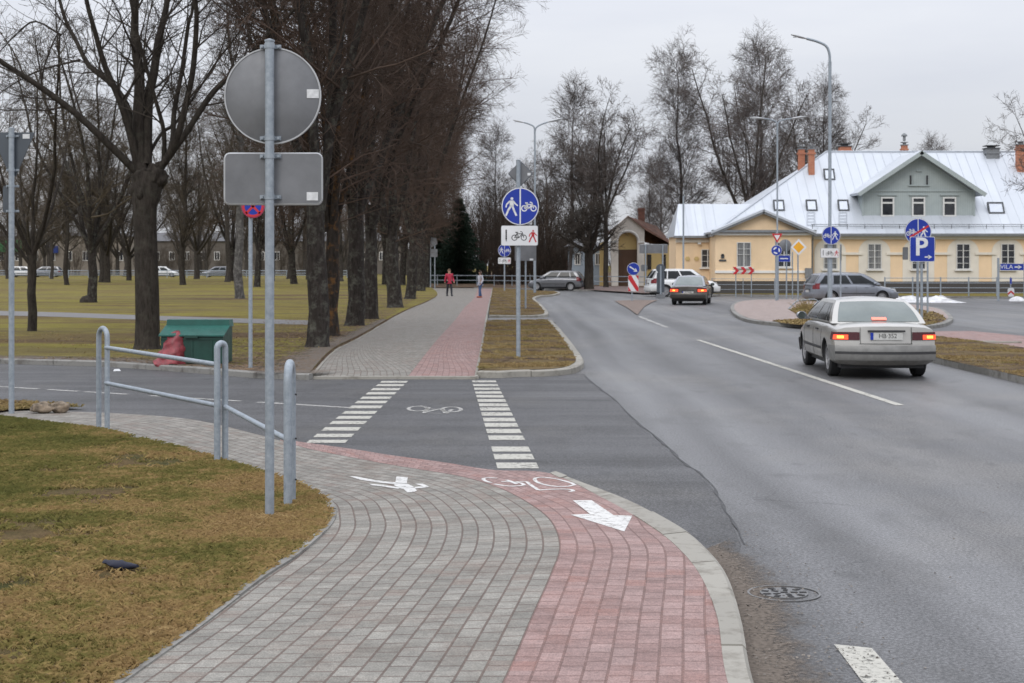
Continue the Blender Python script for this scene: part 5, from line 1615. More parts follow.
def knob(c, rx, rz_, seed):
    bm = bmesh.new(); bmesh.ops.create_icosphere(bm, subdivisions=4, radius=1.0)
    for v in bm.verts:
        n_ = 0.30 * mnoise.noise(v.co * 1.9 + Vector((seed, 0, 0))) + 0.16 * mnoise.noise(v.co * 4.3 + Vector((0, seed, 0)))
        v.co = v.co * (1 + n_); v.co = Vector((v.co.x * rx, v.co.y * rx, v.co.z * rz_)) + c
    me = bpy.data.meshes.new('burl'); bm.to_mesh(me); bm.free(); me.materials.append(MATS['bark_dark'])
    for f in me.polygons: f.use_smooth = True
    o = bpy.data.objects.new('burl', me); COL.objects.link(o); return o
LIMBS = [
 ([(137, 172), (115, 147), (83, 118), (50, 90), (25, 72), (0, 50), (-40, 22), (-80, -20)], .095, -0.9),
 ([(138, 165), (128, 123), (118, 97), (97, 77), (78, 60), (60, 33), (42, 0), (25, -60), (15, -120)], .085, 0.8),
 ([(135, 165), (131, 133), (123, 100), (112, 67), (103, 40), (93, 0), (86, -70), (80, -140)], .10, -0.5),
 ([(142, 172), (139, 127), (136, 77), (133, 40), (130, 0), (127, -90), (125, -170)], .145, 0.3),
 ([(144, 165), (143, 100), (145, 67), (150, 33), (153, 0), (162, -80), (166, -150)], .125, 0.9),
 ([(165, 160), (167, 133), (162, 107), (155, 67), (150, 35), (146, -10), (142, -80)], .06, -0.9),
 ([(165, 165), (169, 140), (173, 110), (177, 67), (182, 20), (184, 0), (188, -70), (190, -130)], .075, 0.5),
 ([(158, 172), (177, 140), (192, 103), (200, 67), (205, 27), (208, 0), (214, -70), (220, -130)], .095, -0.7),
 ([(160, 170), (187, 127), (213, 90), (240, 63), (256, 40), (290, 5), (325, -45), (350, -100)], .085, 0.4),
 ([(146, 160), (157, 133), (163, 118), (176, 90), (196, 50), (222, 10), (240, -40)], .045, 1.6),
 ([(78, 60), (40, 68), (12, 80), (-20, 98)], .03, 0.5), ([(60, 33), (30, 20), (10, 28), (-15, 44)], .03, 0.9), ([(123, 100), (150, 70), (170, 48), (200, 35), (225, 22)], .028, -1.0)]
for pts, r0, dep in LIMBS:
    P = [PL(x, y, dep * i / 3.0) for i, (x, y) in enumerate(pts)]
    P = [p + rvec(r) * 0.025 for p in P]
    c = cr(P, 3); n = len(c)
    g.stem(c, [max(r0 * (1 - 0.72 * i / n), 0.012) for i in range(n)], 1)
pt = make_tree(g, 'pollard_tree', 'big old pollarded tree with many upright limbs beside the green grit bin', 'tree', 'bark_dark', 'twig_dark', base)
for c_, a_, b_, s_ in ((PL(143, 187), .30, .40, 3), (PL(156, 177), .24, .30, 8)): knob(c_, a_, b_, s_).parent = pt

# --- park trees
def vase(seed, clear, rt, h, nl=5, sp=0.55, lowlen=3.2, dens=1.0, rmin=0.009):
    g = Grow(seed, [dict(), dict(wander=0.09, trop=0.05, steps=7, tip=0.25),
        dict(n=1.8 * dens, len=lowlen, ang=50, rr=0.45, rmax=0.06, wander=0.14, trop=0.06, steps=5, tmin=0.15, tip=0.3),
        dict(n=2.6 * dens, len=1.45, ang=46, rr=0.5, rmax=0.022, wander=0.17, trop=0.03, steps=3, tip=0.4),
        dict(n=5.4 * dens, len=0.7, ang=44, rr=0.7, rmax=0.012, wander=0.2, steps=2, tip=0.6)], rmin)
    r = g.r
    pts = [Vector((0, 0, -0.1))] + [Vector((r.gauss(0, .018), r.gauss(0, .018), clear * k / 4)) for k in range(1, 5)]
    P, Q = flare(pts, [rt * (1 - 0.05 * k) for k in range(5)]); g.out[0] = [(P, Q)]
    for i in range(nl):
        a = 2 * PI * i / nl + r.uniform(-.5, .5); tilt = sp * r.uniform(0.4, 1.25) if i else 0.08
        d = Vector((math.cos(a) * math.sin(tilt), math.sin(a) * math.sin(tilt), math.cos(tilt)))
        g.branch(pts[-1] - UP * r.uniform(0, clear * .18), d, (h - clear) * r.uniform(0.7, 1.05), rt * r.uniform(.36, .58), 1)
    return g
def birch(seed, rt, h, clear=0.28, droop=-0.05, dens=1.0, rmin=0.009, blen=4.5, lean=0.0):
    g = Grow(seed, [dict(), dict(n=3.4 * dens, len=blen, ang=48, rr=0.27, rmax=0.06, wander=0.09, trop=0.07, steps=6, tmin=clear, tpow=0.85, short=0.62, tip=0.25),
        dict(n=2.6 * dens, len=1.9, ang=42, rr=0.5, rmax=0.022, wander=0.13, trop=0.0, steps=4, tip=0.35, tmin=0.1),
        dict(n=4.2 * dens, len=1.0, ang=40, rr=0.65, rmax=0.012, wander=0.13, trop=droop, steps=3, tip=0.6, tmin=0.1)], rmin)
    r = g.r; n = 12
    pts = [Vector((0, 0, -0.1))]; x = y = 0
    for k in range(1, n + 1):
        x += r.gauss(0, 0.09) + lean * h / n; y += r.gauss(0, 0.09); pts.append(Vector((x, y, h * k / n)))
    rads = [rt * (1 - 0.93 * (k / n) ** 1.1) for k in range(n + 1)]
    P, Q = flare(pts, rads, 1.3)
    g.stem(P, Q, 0)
    return g
smallT = make_tree(vase(21, 2.1, 0.13, 10.0, 6, 0.7, 2.4, 1.1, 0.006), 'park_tree', 'small park tree forking low, left of the lawn path end near the left sign', 'tree', 'bark_dark', 'twig_brown', G(32, 331, .1))
vaseT = make_tree(vase(22, 2.6, 0.24, 15.0, 7, 0.42, 2.6, 1.0), 'park_tree', 'park tree with a burl at its foot, standing beyond the lawn path', 'tree', 'bark_linden', 'twig_brown', G(92, 302.5, .1))
m = MB(); m.lathe([(0, -0.1), (0.36, -0.05), (0.33, 0.16), (0.2, 0.3), (0.0, 0.36)], 14, Matrix.Translation((-0.22, -0.1, 0)))
m.build('burl', 'bark_dark', vaseT, smooth=60)
vase2 = make_tree(vase(23, 3.0, 0.34, 17.0, 8, 0.6, 3.6, 1.05, 0.012), 'park_tree', 'stocky pollarded park tree right of the burled tree, farther away', 'tree', 'bark_dark', 'twig_dark', G(107, 282.5, .1))
bir = make_tree(birch(24, 0.25, 18.0, 0.25, -0.09, 1.25, 0.007, 4.2, -0.045), 'birch_tree', 'leaning park birch with white patches above a dark foot, left of the no stopping sign', 'tree', 'bark_birch', 'twig_brown', G(240, 298.5, .1))
tallT = make_tree(birch(25, 0.27, 17.0, 0.18, 0.02, 1.3, 0.012, 5.0), 'park_tree', 'straight park tree in the middle of the lawn, left of the leaning birch', 'tree', 'bark_dark', 'twig_brown', G(183, 285, .1))
again(vase2, 'pollarded park tree just left of the big pollard trunk', G(129, 280.5, .1), 2.0, 0.9)
again(tallT, 'thin park tree between the left sign and the burled tree', G(67, 285, .1), 1.0, 0.8)
again(vaseT, 'park tree with thick dark trunk right behind the leaning birch', G(232, 281, .1), 4.0, 1.3)
again(tallT, 'park tree right of the near sign pole, trunk against the pale building', G(272, 281, .1), 3.0, 1.0)
PG = 'bare trees in the background of the park'
rr = random.Random(77)
protos = [vase2, tallT, bir, vaseT]
n = 0
for row, (Y0, cnt) in enumerate(((152, 4), (180, 7), (232, 13), (250, 16))):
    x0 = -0.37 * Y0; x1 = -0.055 * Y0 if row < 2 else -0.02 * Y0
    for i in range(cnt):
        x = x0 + (x1 - x0) * (i + rr.uniform(0.15, 0.85)) / cnt; y = Y0 + rr.uniform(-9, 9)
        again(protos[(i + row) % 4], 'bare tree in the distant background of the park', (x, y, .1), rr.uniform(0, 6.28), rr.uniform(0.8, 1.2), PG, mats=('bark_hazed', 'twig_hazed'))

# --- trees between the walkway and the houses
bir2 = make_tree(birch(31, 0.20, 19.0, 0.2, -0.07, 1.5, 0.0095, 5.8), 'birch_tree', 'tall birch rising right of the chapel roof, behind the low left wing', 'tree', 'bark_far', 'twig_grey', ((681 - 512) * 128 / F, 128, .1))
m_ = vase(32, 4.0, 0.25, 17.0, 6, 0.48, 3.8, 1.3, 0.011)
oak = make_tree(m_, 'bare_tree', 'dark many stemmed tree rising behind the roof, left of the twin chimneys', 'tree', 'bark_hazed', 'twig_grey', ((752 - 512) * 122 / F, 122, .1))
oak.scale = (1.1, 1.1, 1.12)
again(bir2, 'tall fine twigged tree behind the left roof slope, highest of the clump', ((764 - 512) * 130 / F, 130, .1), 2.0, 1.04)
again(oak, 'dark tree behind the twin chimneys at the right of the clump', ((806 - 512) * 132 / F, 132, .1), 2.6, 0.93)
again(bir2, 'broad fine twigged tree right of the twin chimneys behind the ridge', ((822 - 512) * 128 / F, 128, .1), 5.3, 0.86)
pol = make_tree(vase(33, 3.0, 0.37, 6.6, 11, 1.0, 1.5, 1.9, 0.011), 'pollard_tree', 'short thick pollard with dark bushy head before the pale blue house', 'tree', 'bark_dark', 'twig_dark', ((589 - 512) * 110 / F, 110, .1))
bir3 = make_tree(birch(34, 0.18, 15.5, 0.22, -0.05, 1.4, 0.0105, 4.6), 'birch_tree', 'fine twigged birch left of the forked tree above the brick house', 'tree', 'bark_far', 'twig_grey', ((571 - 512) * 124 / F, 124, .1))
m_ = vase(35, 5.5, 0.21, 15.5, 5, 0.5, 3.8, 1.4, 0.0115)
fork = make_tree(m_, 'bare_tree', 'tall forked tree left of the chapel gable', 'tree', 'bark_dark', 'twig_grey', ((606 - 512) * 119 / F, 119, .1))
again(fork, 'dark stem tree between the birch and the forked tree', ((590.5 - 512) * 122 / F, 122, .1), 2.5, 0.86)
again(bir3, 'low spreading birch behind the chapel roof', ((648 - 512) * 150 / F, 150, .1), 1.4, 0.72)
again(bir3, 'slim birch seen over the chapel chimney', ((662 - 512) * 158 / F, 158, .1), 3.3, 0.8)
again(fork, 'bare tree at the right edge whose twigs hang before the roof', ((1062 - 512) * 76 / F, 76, .1), 0.9, 0.72)
again(bir3, 'faint tree top beyond the roof, right of the central gable chimney', ((933 - 512) * 175 / F, 175, .1), 2.0, 0.98)
# brushwood: many thin stems, a dark thicket behind the walkway's end
def bush(seed, h, n, rmin=0.013):
    g = Grow(seed, [dict(wander=0.08, trop=0.07, steps=5, tip=0.25),
        dict(n=1.5, len=1.9, ang=34, rr=0.5, rmax=0.03, wander=0.14, trop=0.05, steps=4, tip=0.4),
        dict(n=2.8, len=0.9, ang=38, rr=0.65, rmax=0.016, wander=0.18, steps=2, tip=0.6)], rmin)
    r = g.r
    for i in range(n):
        a = r.uniform(0, 2 * PI); d = r.uniform(0, 1.6)
        tilt = r.uniform(0.02, 0.4)
        g.branch(Vector((d * math.cos(a), d * math.sin(a), -0.05)), Vector((math.cos(a) * math.sin(tilt), math.sin(a) * math.sin(tilt), math.cos(tilt))), h * r.uniform(.55, 1.0), r.uniform(.03, .07), 0)
    return g
bsh = make_tree(bush(41, 8.5, 26), 'bare_shrub', 'tall dark leafless shrub in the thicket behind the walkway signs', 'shrub', 'bush_stems', 'bush_stems', ((497 - 512) * 146 / F, 146, .1), split=1)
BG = 'leafless shrubs of the dark thicket behind the walkway'
bsh['group'] = BG
lbl = 'tall dark leafless shrub in the thicket behind the walkway signs'
for i, (x, Y, s) in enumerate(((510, 140, 1), (522, 144, 1.15), (535, 141, 1.1), (548, 146, .95), (560, 139, .8), (485, 150, 1.1), (472, 154, 1.0), (516, 156, 1.25), (541, 156, 1.2), (557, 152, .9),
                               (576, 148, .7), (440, 150, .9), (433, 160, 1.1), (500, 160, 1.3), (466, 165, 1.25), (530, 163, 1.3), (618, 142, .55), (484, 172, 1.3), (452, 178, 1.2), (503, 135, 0.7), (527, 134, .62))):
    again(bsh, lbl, ((x - 512) * Y / F, Y, .1), i * 1.3, s, BG)
again(fork, 'bare tree rising above the thicket right of the walkway sign', ((547 - 512) * 152 / F, 152, .1), 3.5, 0.9)
again(bir3, 'fine bare tree just right of the linden crowns', ((497 - 512) * 150 / F, 150, .1), 5.0, 0.92)

# --- spruce
def spruce(name, label, loc, h, rad, seed):
    root = thing(name, label, 'tree', loc)
    r = random.Random(seed)
    tube_mesh('trunk', [([Vector((0, 0, -.1)), Vector((0, 0, h * .5)), Vector((0, 0, h))], [0.22, .13, .02])], 'bark_dark', root)
    V, Fc = [], []
    nb = 300
    for i in range(nb):
        t = (i / nb) ** 0.9; z = h * (0.03 + 0.95 * t); ln = rad * (1 - t) ** 0.8 * r.uniform(.7, 1.12) + .15; a = r.uniform(0, 2 * PI)
        d = Vector((math.cos(a), math.sin(a), 0)); sd = Vector((-d.y, d.x, 0)); ns = max(3, int(ln / .28))
        for k in range(ns):
            f = (k + 0.5) / ns; c = Vector((0, 0, z)) + d * ln * f + UP * (-0.42 * ln * f + 0.22 * ln * f * f)
            for q_ in range(9):
                w = (0.28 + 0.25 * (1 - f)) * r.uniform(.5, 1.2); s = 1 if q_ % 2 else -1
                tip = c + sd * s * w * r.uniform(.3, 1) + d * r.uniform(0, .3) + UP * r.uniform(-.38, .05)
                b0 = c + d * r.uniform(-.1, .1); e = (d * 0.05 + UP * 0.03)
                n0 = len(V); V += [tuple(b0 - e), tuple(b0 + e), tuple(tip)]; Fc.append((n0, n0 + 1, n0 + 2))
    me = bpy.data.meshes.new('crown'); me.from_pydata(V, [], Fc); me.materials.append(MATS['needles'])
    o = bpy.data.objects.new('crown', me); COL.objects.link(o); o.parent = root
    return root
sA = spruce('spruce_tree', 'dark green spruce behind the walkway railing', ((459 - 512) * 141 / F, 141, .1), 8.2, 3.0, 4)
again(sA, 'smaller dark spruce left of the main spruce, beside the tree row', ((441 - 512) * 147 / F, 147, .1), 2.0, 0.82)

for i, x in enumerate((-30, 5, 36, 75, 112, 140, 152, 170, 186, 203, 221, 240, 262, 281, 300, 322, 345, 368, 395)):
    Y = 258 + (i * 37 % 11)
    again(bsh, 'brown leafless shrub along the far edge of the park before the long blocks', ((x - 512) * Y / F, Y, .1), i * 1.7, 0.62 + .06 * (i * 13 % 5), 'leafless shrubs along the far edge of the park', mats=('twig_hazed', 'twig_hazed'))
# ------------------------------------------------------------------ buildings
YW = 95.0
def bx(px, Y=YW): return (px - 512) * Y / F
def bz(py, Y=YW): return EYE + (HZ - py) * Y / F
X0 = bx(716); XR = 47.0; ZE = bz(233.5); ZP = bz(281.5); ZG = 0.1
hs = thing('town_house', 'long yellow town house with pale metal roof and a grey green central gable', 'building', (bx(917), YW, 0.1))
ox, oy, oz = hs.location
def loc(m):    # shift builder coordinates to the root
    m.v = [(x - ox, y - oy, z - oz) for x, y, z in m.v]; return m
def part(name, m, mat, parent=hs, smooth=None): return loc(m).build(name, mat, parent, smooth)

def wall_rect(m, x0, x1, z0, z1, y): m.add([(x0, y, z0), (x1, y, z0), (x1, y, z1), (x0, y, z1)], [(0, 1, 2, 3)])
# body
m = MB(); m.box(((X0 + XR) / 2, YW + 6.2, (ZG + ZE) / 2 - 0.1), (XR - X0, 12.4, ZE - ZG + 0.2)); part('wall', m, 'wall_yellow')
m = MB(); m.box(((X0 + XR) / 2, YW + 6.2, (ZP - 0.3) / 2), (XR - X0 + 0.16, 12.56, ZP + 0.3)); part('plinth', m, 'plinth')
# pale arched fields round the windows, yellow panels between them
wins = [830, 874.3, 918.3, 962.8, 1007.5, 1052, 1096]
zb_ = bz(253.6)
band_edges = []
for i, px in enumerate(wins):
    c = bx(px); hw = bx(px + 15.8) - c; zt = bz(238.4); zsp = bz(252)
    pts = [(c - hw, ZP + .003), (c + hw, ZP + .003), (c + hw, zsp)] + [(c + hw * math.cos(R(g)), zsp + (zt - zsp) * math.sin(R(g))) for g in range(10, 180, 10)] + [(c - hw, zsp)]
    m = MB(); m.prism([(x, z) for x, z in pts], 0, 0.04, Matrix(((1, 0, 0, 0), (0, 0, -1, YW), (0, 1, 0, 0), (0, 0, 0, 1)))); part('arched_field', m, 'wall_cream')
    band_edges.append((c - hw, c + hw))
m = MB()
for a, b in zip(band_edges[:-1], band_edges[1:]):
    m.box(((a[1] + b[0]) / 2, YW - 0.06, zb_), (b[0] - a[1] + 0.5, 0.12, 0.16))
part('string_course', m, 'wall_cream')
def window(cx, zt, zb, w, y, parent, glass='window_glass', rows=(0.30,), sill=True, fw=0.055, mull=True):
    fw_ = fw; fw = fw * .8 if mull else fw
    """casement: frame with mullion and transoms, glass set 6 cm behind"""
    h = zt - zb; cz = (zt + zb) / 2
    m = MB()
    for s in (-1, 1): m.box((cx + s * (w / 2 - fw / 2), y - 0.03, cz), (fw, 0.06, h))
    for s in (-1, 1): m.box((cx, y - 0.03, cz + s * (h / 2 - fw / 2)), (w - 2 * fw - .002, 0.056, fw))
    if mull: m.box((cx, y - 0.032, cz), (fw * 1.25, 0.064, h - 2 * fw - .002))
    z = zt
    for f in rows:
        m.box((cx, y - 0.026, zt - h * f), (w - 2 * fw - .004, 0.052, fw * (0.62 if mull else 1.1)))
    fr_ = part('window', m, 'window_frame', parent)
    m = MB(); m.box((cx, y + 0.02, cz), (w - 0.02, 0.03, h - 0.02)); g_ = loc(m).build('pane', glass, fr_)
    if sill:
        m = MB(); m.box((cx, y - 0.075, zb - 0.05), (w + 0.24, 0.15, 0.08)); loc(m).build('sill', 'trim_white', fr_)
    return fr_
for px, gl in zip(wins, ('window_curtain', 'window_curtain', 'window_glass', 'window_glass', 'window_glass', 'window_glass', 'window_curtain')):
    window(bx(px), bz(243.8), bz(269.3), bx(13.6 + 512), YW - 0.065, hs, gl, (0.27, 0.52, 0.76))
# main hip roof
eo = 0.5; rx0 = bx(826, 101.2); rz = bz(152, 101.2); ry = 101.2
ex0, ex1, ey0, ey1 = X0 - eo + .2, XR + eo, YW - eo, YW + 12.4 + eo
zel = ZE - 0.05
m = MB()
v = [(ex0, ey0, zel), (ex1, ey0, zel), (ex1, ey1, zel), (ex0, ey1, zel), (rx0, ry, rz), (ex1 - 7.0, ry, rz)]
vv = v + [(x, y, z - 0.14) for x, y, z in v[:4]]
m.add(vv, [(0, 1, 5, 4), (1, 2, 5), (2, 3, 4, 5), (3, 0, 4), (0, 6, 7, 1), (1, 7, 8, 2), (2, 8, 9, 3), (3, 9, 6, 0), (6, 9, 8, 7)])
roof = part('roof', m, 'roof_metal')
def roofz(y): return zel + (rz - zel) * (y - ey0) / (ry - ey0)
m = MB(); x = ex0 + 0.5
while x < ex1 - .3:
    # standing seams run from the eave to the ridge or to the hip
    t = 1.0 if x >= rx0 else max((x - ex0) / (rx0 - ex0), 0.02)
    y1 = ey0 + (ry - ey0) * t
    m.tube([(x, ey0 + 0.03, roofz(ey0) + 0.02), (x, y1, roofz(y1) + 0.02)], 0.016, 4); x += 0.62
m.tube([(rx0, ry, rz + .03), (ex1 - 7, ry, rz + .03)], 0.06, 6); m.tube([(ex0, ey0, zel + .03), (rx0, ry, rz + .03)], 0.05, 6)
part('seam', m, 'roof_seam', roof)
m = MB(); m.box(((ex0 + ex1) / 2, ey0 - 0.05, zel - 0.02), (ex1 - ex0, 0.12, 0.12)); part('gutter', m, 'gutter_grey')
m = MB(); m.box(((ex0 + ex1) / 2 , YW - 0.09, ZE - 0.27), (XR - X0, 0.18, 0.20)); part('cornice', m, 'wall_cream')
m = MB()
for h_ in (0.16, 0.27): m.tube([(X0 + 6, ey0 + 0.42, roofz(ey0 + .42) + h_), (ex1 - .5, ey0 + 0.42, roofz(ey0 + .42) + h_)], 0.018, 5)
x = X0 + 6.1
while x < ex1 - .5: m.box((x, ey0 + .42, roofz(ey0 + .42) + .14), (0.03, 0.03, 0.28)); x += 1.1
part('snow_guard', m, 'dark_metal')
for px in (812, ):
    m = MB(); m.tube([(bx(px), YW - .12, zel - .05), (bx(px), YW - .1, ZG + .2)], 0.05, 8); part('downpipe', m, 'gutter_grey')
# skylights: solve where the ray meets the roof slope
def on_roof(px, py):
    for i in range(200):
        y = ey0 + (ry - ey0) * i / 199
        if EYE + (HZ - py) * y / F <= roofz(y): return Vector(((px - 512) * y / F, y, roofz(y)))
    return Vector(((px - 512) * ry / F, ry, rz))
sl_ = math.atan2(rz - zel, ry - ey0)
def skylight(px, py, w, h, glass='skylight_glass'):
    c = on_roof(px, py); M = Matrix.Translation(c + Vector((0, -.12, 0))) @ Matrix.Rotation(sl_ + R(22), 4, 'X')
    k = c.y / F; W_, H_ = w * k, h * k / math.sin(sl_ + R(22)) * 0.98
    m = MB()
    for s in (-1, 1):
        for q_ in ((s * W_ / 2, 0, .09, H_ + .09), (0, s * H_ / 2, W_ + .088, .09)):
            x, y, a, b = q_; vs = MB(); vs.box((x, y, 0.05), (a, b, 0.16 if abs(y) > 0 else 0.158)); m.add([M @ Vector(p) for p in vs.v], vs.f)
    f_ = part('skylight', m, 'dark_metal', roof)
    m = MB(); vs = MB(); vs.box((0, 0, 0.07), (W_ - .088, H_ - .088, 0.04)); m.add([M @ Vector(p) for p in vs.v], vs.f)
    loc(m).build('pane', glass, f_)
for a in ((828.7, 175.5, 9.5, 10.5), (811, 206.2, 9.5, 10.3), (842.8, 206.2, 9.5, 10.3), (778.4, 206.2, 9.5, 10), (995, 208.6, 14.6, 10.4)): skylight(*a)
for px in (811, 842.8):
    c0 = on_roof(px, 213.5); c1 = on_roof(px, 226); m = MB()
    for s in (-1, 1): m.tube([(c0.x + s * .24, c0.y, c0.z + .06), (c1.x + s * .24, c1.y, c1.z + .06)], 0.025, 5)
    for i in range(5):
        c = c0.lerp(c1, i / 4); m.tube([(c.x - .24, c.y, c.z + .06), (c.x + .24, c.y, c.z + .06)], 0.018, 5)
    part('roof_ladder', m, 'roof_seam', roof)
# chimneys
def chimney(px, w, ptop, pbot, Y, mat='brick_chimney', cap='dark_metal', vent=False):
    x = bx(px, Y); z1 = bz(ptop, Y); z0 = bz(pbot, Y) - 1.2; W_ = w * Y / F
    m = MB(); m.box((x, Y, (z0 + z1) / 2), (W_, W_ * .9, z1 - z0)); m.box((x, Y, z1 - .28), (W_ + .12, W_ * .9 + .12, .12)); c = part('chimney', m, mat, roof)
    m = MB(); m.box((x, Y, z1 + .03), (W_ + .1, W_ + .06, .06)); m.box((x, Y, z1 + .12), (W_ * .5, W_ * .5, .13)); m.box((x, Y, z1 + .21), (W_ + .04, W_ + .02, .05))
    if vent: m.tube([(x, Y, z1 + .3), (x, Y, z1 + .75)], .1, 8); m.lathe([(.2, z1 + .62), (.2, z1 + .72), (.05, z1 + .85)], 10, Matrix.Translation((x, Y, 0)))
    loc(m).build('cap', cap, c)
chimney(801.3, 6, 149.5, 165, 100.3, cap='gutter_grey'); chimney(811.2, 6, 149.5, 165, 99.4, cap='gutter_grey')
chimney(844.8, 11, 147, 152, 102.5); chimney(904.3, 5.6, 145.5, 152, 102.0, vent=True, cap='gutter_grey'); chimney(1020.5, 8, 145, 164, 99.7, cap='gutter_grey')
chimney(991.3, 13, 149, 153, 101.0, mat='gutter_grey')
# central gable
YD = 95.95; bxd = lambda p: bx(p, YD); bzd = lambda p: bz(p, YD)
gl, gr, gc = bxd(862.3), bxd(974.6), bxd(918.6)
m = MB(); pts = [(gl, bzd(219)), (gr, bzd(219)), (gr, bzd(192.5)), (gc, bzd(154.6)), (gl, bzd(192.5))]
m.prism(pts, 0, 5.2, Matrix(((1, 0, 0, 0), (0, 0, 1, YD), (0, 1, 0, 0), (0, 0, 0, 1)))); gab = part('gable', m, 'boards_green')
def slab(m, a, b, y0, y1, th):
    d = Vector((b[0] - a[0], b[1] - a[1])).normalized(); n_ = Vector((-d.y, d.x)) * th
    if n_.y > 0: n_ = -n_
    q4 = [(a[0], a[1]), (b[0], b[1]), (b[0] + n_.x, b[1] + n_.y), (a[0] + n_.x, a[1] + n_.y)]
    m.add([(x, y, z) for y in (y0, y1) for x, z in q4], [(3, 2, 1, 0), (4, 5, 6, 7), (0, 1, 5, 4), (1, 2, 6, 5), (2, 3, 7, 6), (3, 0, 4, 7)])
m = MB(); ap = (gc, bzd(151.2)); k = YD / F
slab(m, (bxd(855.5), bzd(193.2)), ap, YD - .75, YD + 5.2, 0.17); slab(m, (bxd(982.5), bzd(193.8)), ap, YD - .75, YD + 5.2, 0.17); part('gable_roof', m, 'roof_metal', gab)
m = MB(); slab(m, (bxd(854.8), bzd(193.6)), (gc, bzd(151.4)), YD - .82, YD - .752, 0.24); slab(m, (bxd(983.2), bzd(194)), (gc, bzd(151.4)), YD - .82, YD - .752, 0.26); part('barge_board', m, 'boards_green', gab)
m = MB(); m.box((gc, YD - .03, bzd(190.8)), (gr - gl + .02, .06, .1)); m.box((gc, YD - .03, bzd(217.4)), (gr - gl + .02, .06, .1))
for px in (862.9, 974): m.box((bxd(px), YD - .028, bzd(204)), (.12, .056, 1.56))
for px in (887.3, 918.2, 949.2): m.box((bxd(px), YD - .05, bzd(195.0)), (1.2, .1, .07))
m.box((gc, YD - .05, bzd(185.6)), (1.35, .1, .07)); part('trim', m, 'boards_green', gab)
for px in (887.3, 918.2, 949.2): window(bxd(px), bzd(197), bzd(216.6), 13.4 * k, YD - .05, gab, 'window_glass', (0.30,), False, .10, False)
m = MB()
for px, w in ((910.5, 1.2), (927, 1.2)): m.box((bxd(px), YD - .02, bzd(180)), (w * k * 1.3, .05, 9 * k))
part('attic_slit', m, 'sign_black', gab)
m = MB(); m.box((gc, YD - .03, bzd(180)), (11 * k, .06, 10.5 * k)); m.box((gc, YD - .05, bzd(171)), (5 * k, .1, 1 * k)); part('attic_shutter', m, 'boards_green', gab)
# pediment wing
YP = 94.0; px_ = lambda p: bx(p, YP); pz_ = lambda p: bz(p, YP)
a0, a1, ac = px_(715.4), px_(811.4), px_(762.6); zc = pz_(231)
m = MB(); m.box(((a0 + a1) / 2, YP + 3.0, (ZG + zc) / 2 - .05), (a1 - a0, 6.0, zc - ZG + .1)); wing = part('wing_wall', m, 'wall_yellow')
m = MB(); m.box(((a0 + a1) / 2, YP + 2.9, .1), (a1 - a0 + .16, 6.0, pz_(281) * 2 - .2)); part('wing_plinth', m, 'plinth', wing)
m = MB(); m.prism([(a0 + .15, zc), (a1 - .15, zc), (ac, pz_(212.0))], 0, 7.0, Matrix(((1, 0, 0, 0), (0, 0, 1, YP + .04), (0, 1, 0, 0), (0, 0, 0, 1)))); part('pediment', m, 'wall_yellow', wing)
m = MB(); slab(m, (px_(709.5), pz_(232)), (ac, pz_(209.4)), YP - .5, YP + 7.4, .13); slab(m, (px_(815.5), pz_(232)), (ac, pz_(209.4)), YP - .5, YP + 7.4, .13); part('wing_roof', m, 'roof_metal', wing)
m = MB(); slab(m, (px_(710), pz_(233.8)), (ac, pz_(211.4)), YP - .44, YP - .1, .14); slab(m, (px_(815), pz_(233.8)), (ac, pz_(211.4)), YP - .44, YP - .1, .14)
m.box(((a0 + a1) / 2, YP - .2, zc - .02), (a1 - a0 + .5, .4, .16)); part('raking_cornice', m, 'gutter_grey', wing)
m = MB(); m.box(((a0 + a1) / 2, YP - .04, pz_(271.8)), (a1 - a0 + .06, .08, .16)); m.box(((a0 + a1) / 2, YP - .1, zc - .2), (a1 - a0 + .1, .2, .14)); part('string_course', m, 'trim_white', wing)
for p, gl_ in ((743.8, 'window_curtain'), (784, 'window_glass')): window(px_(p), pz_(242.3), pz_(267), 14 * YP / F, YP - .02, wing, gl_, (0.27, 0.5))
m = MB(); m.box((px_(808), YP - .12, pz_(273)), (.42, .2, .62)); part('meter_box', m, 'gutter_grey', wing)
m = MB(); m.tube([(px_(812.4), YP - .3, zc - .1), (px_(813.5), YP + .3, zc - .6), (px_(813.5), YP + .6, ZG)], .05, 8); part('downpipe', m, 'gutter_grey', wing)
m = MB(); m.box((px_(722.6), YP - .03, pz_(256.6)), (.2, .05, .22)); m.box((px_(722.6), YP - .03, pz_(254.8)), (.14, .05, .12)); m.box((px_(722.6), YP - .03, pz_(260.4)), (.44, .05, .11)); part('wall_plaque', m, 'dark_metal', wing)
# low left wing
YL = 97.0; lx = lambda p: bx(p, YL); lz = lambda p: bz(p, YL)
l0, l1, zl = lx(676), lx(722), lz(236)
m = MB(); m.box(((l0 + l1) / 2, YL + 2.2, (ZG + zl) / 2 - .05), (l1 - l0, 4.4, zl - ZG + .1)); lw = part('low_wing_wall', m, 'wall_yellow')
m = MB(); m.box(((l0 + l1) / 2 , YL + 2.2, .15), (l1 - l0 + .16, 4.56, lz(282) * 2 - .3)); part('low_wing_plinth', m, 'plinth', lw)
m = MB(); YR = 99.2; zr = bz(204, YR); lr0 = bx(679, YR); lr1 = bx(775, YR)
m.add([(lx(673.5), YL - .4, zl - .05), (lx(740), YL - .4, zl - .05), (lr1, YR, zr), (lr0 - .05, YR, zr), (lx(673.5), YL + 4.8, zl - .05), (lx(740), YL + 4.8, zl - .05)], [(0, 1, 2, 3), (5, 4, 3, 2), (4, 0, 3), (0, 4, 5, 1)]); lroof = part('low_wing_roof', m, 'roof_metal', lw)
m = MB(); x = lx(674) + .3
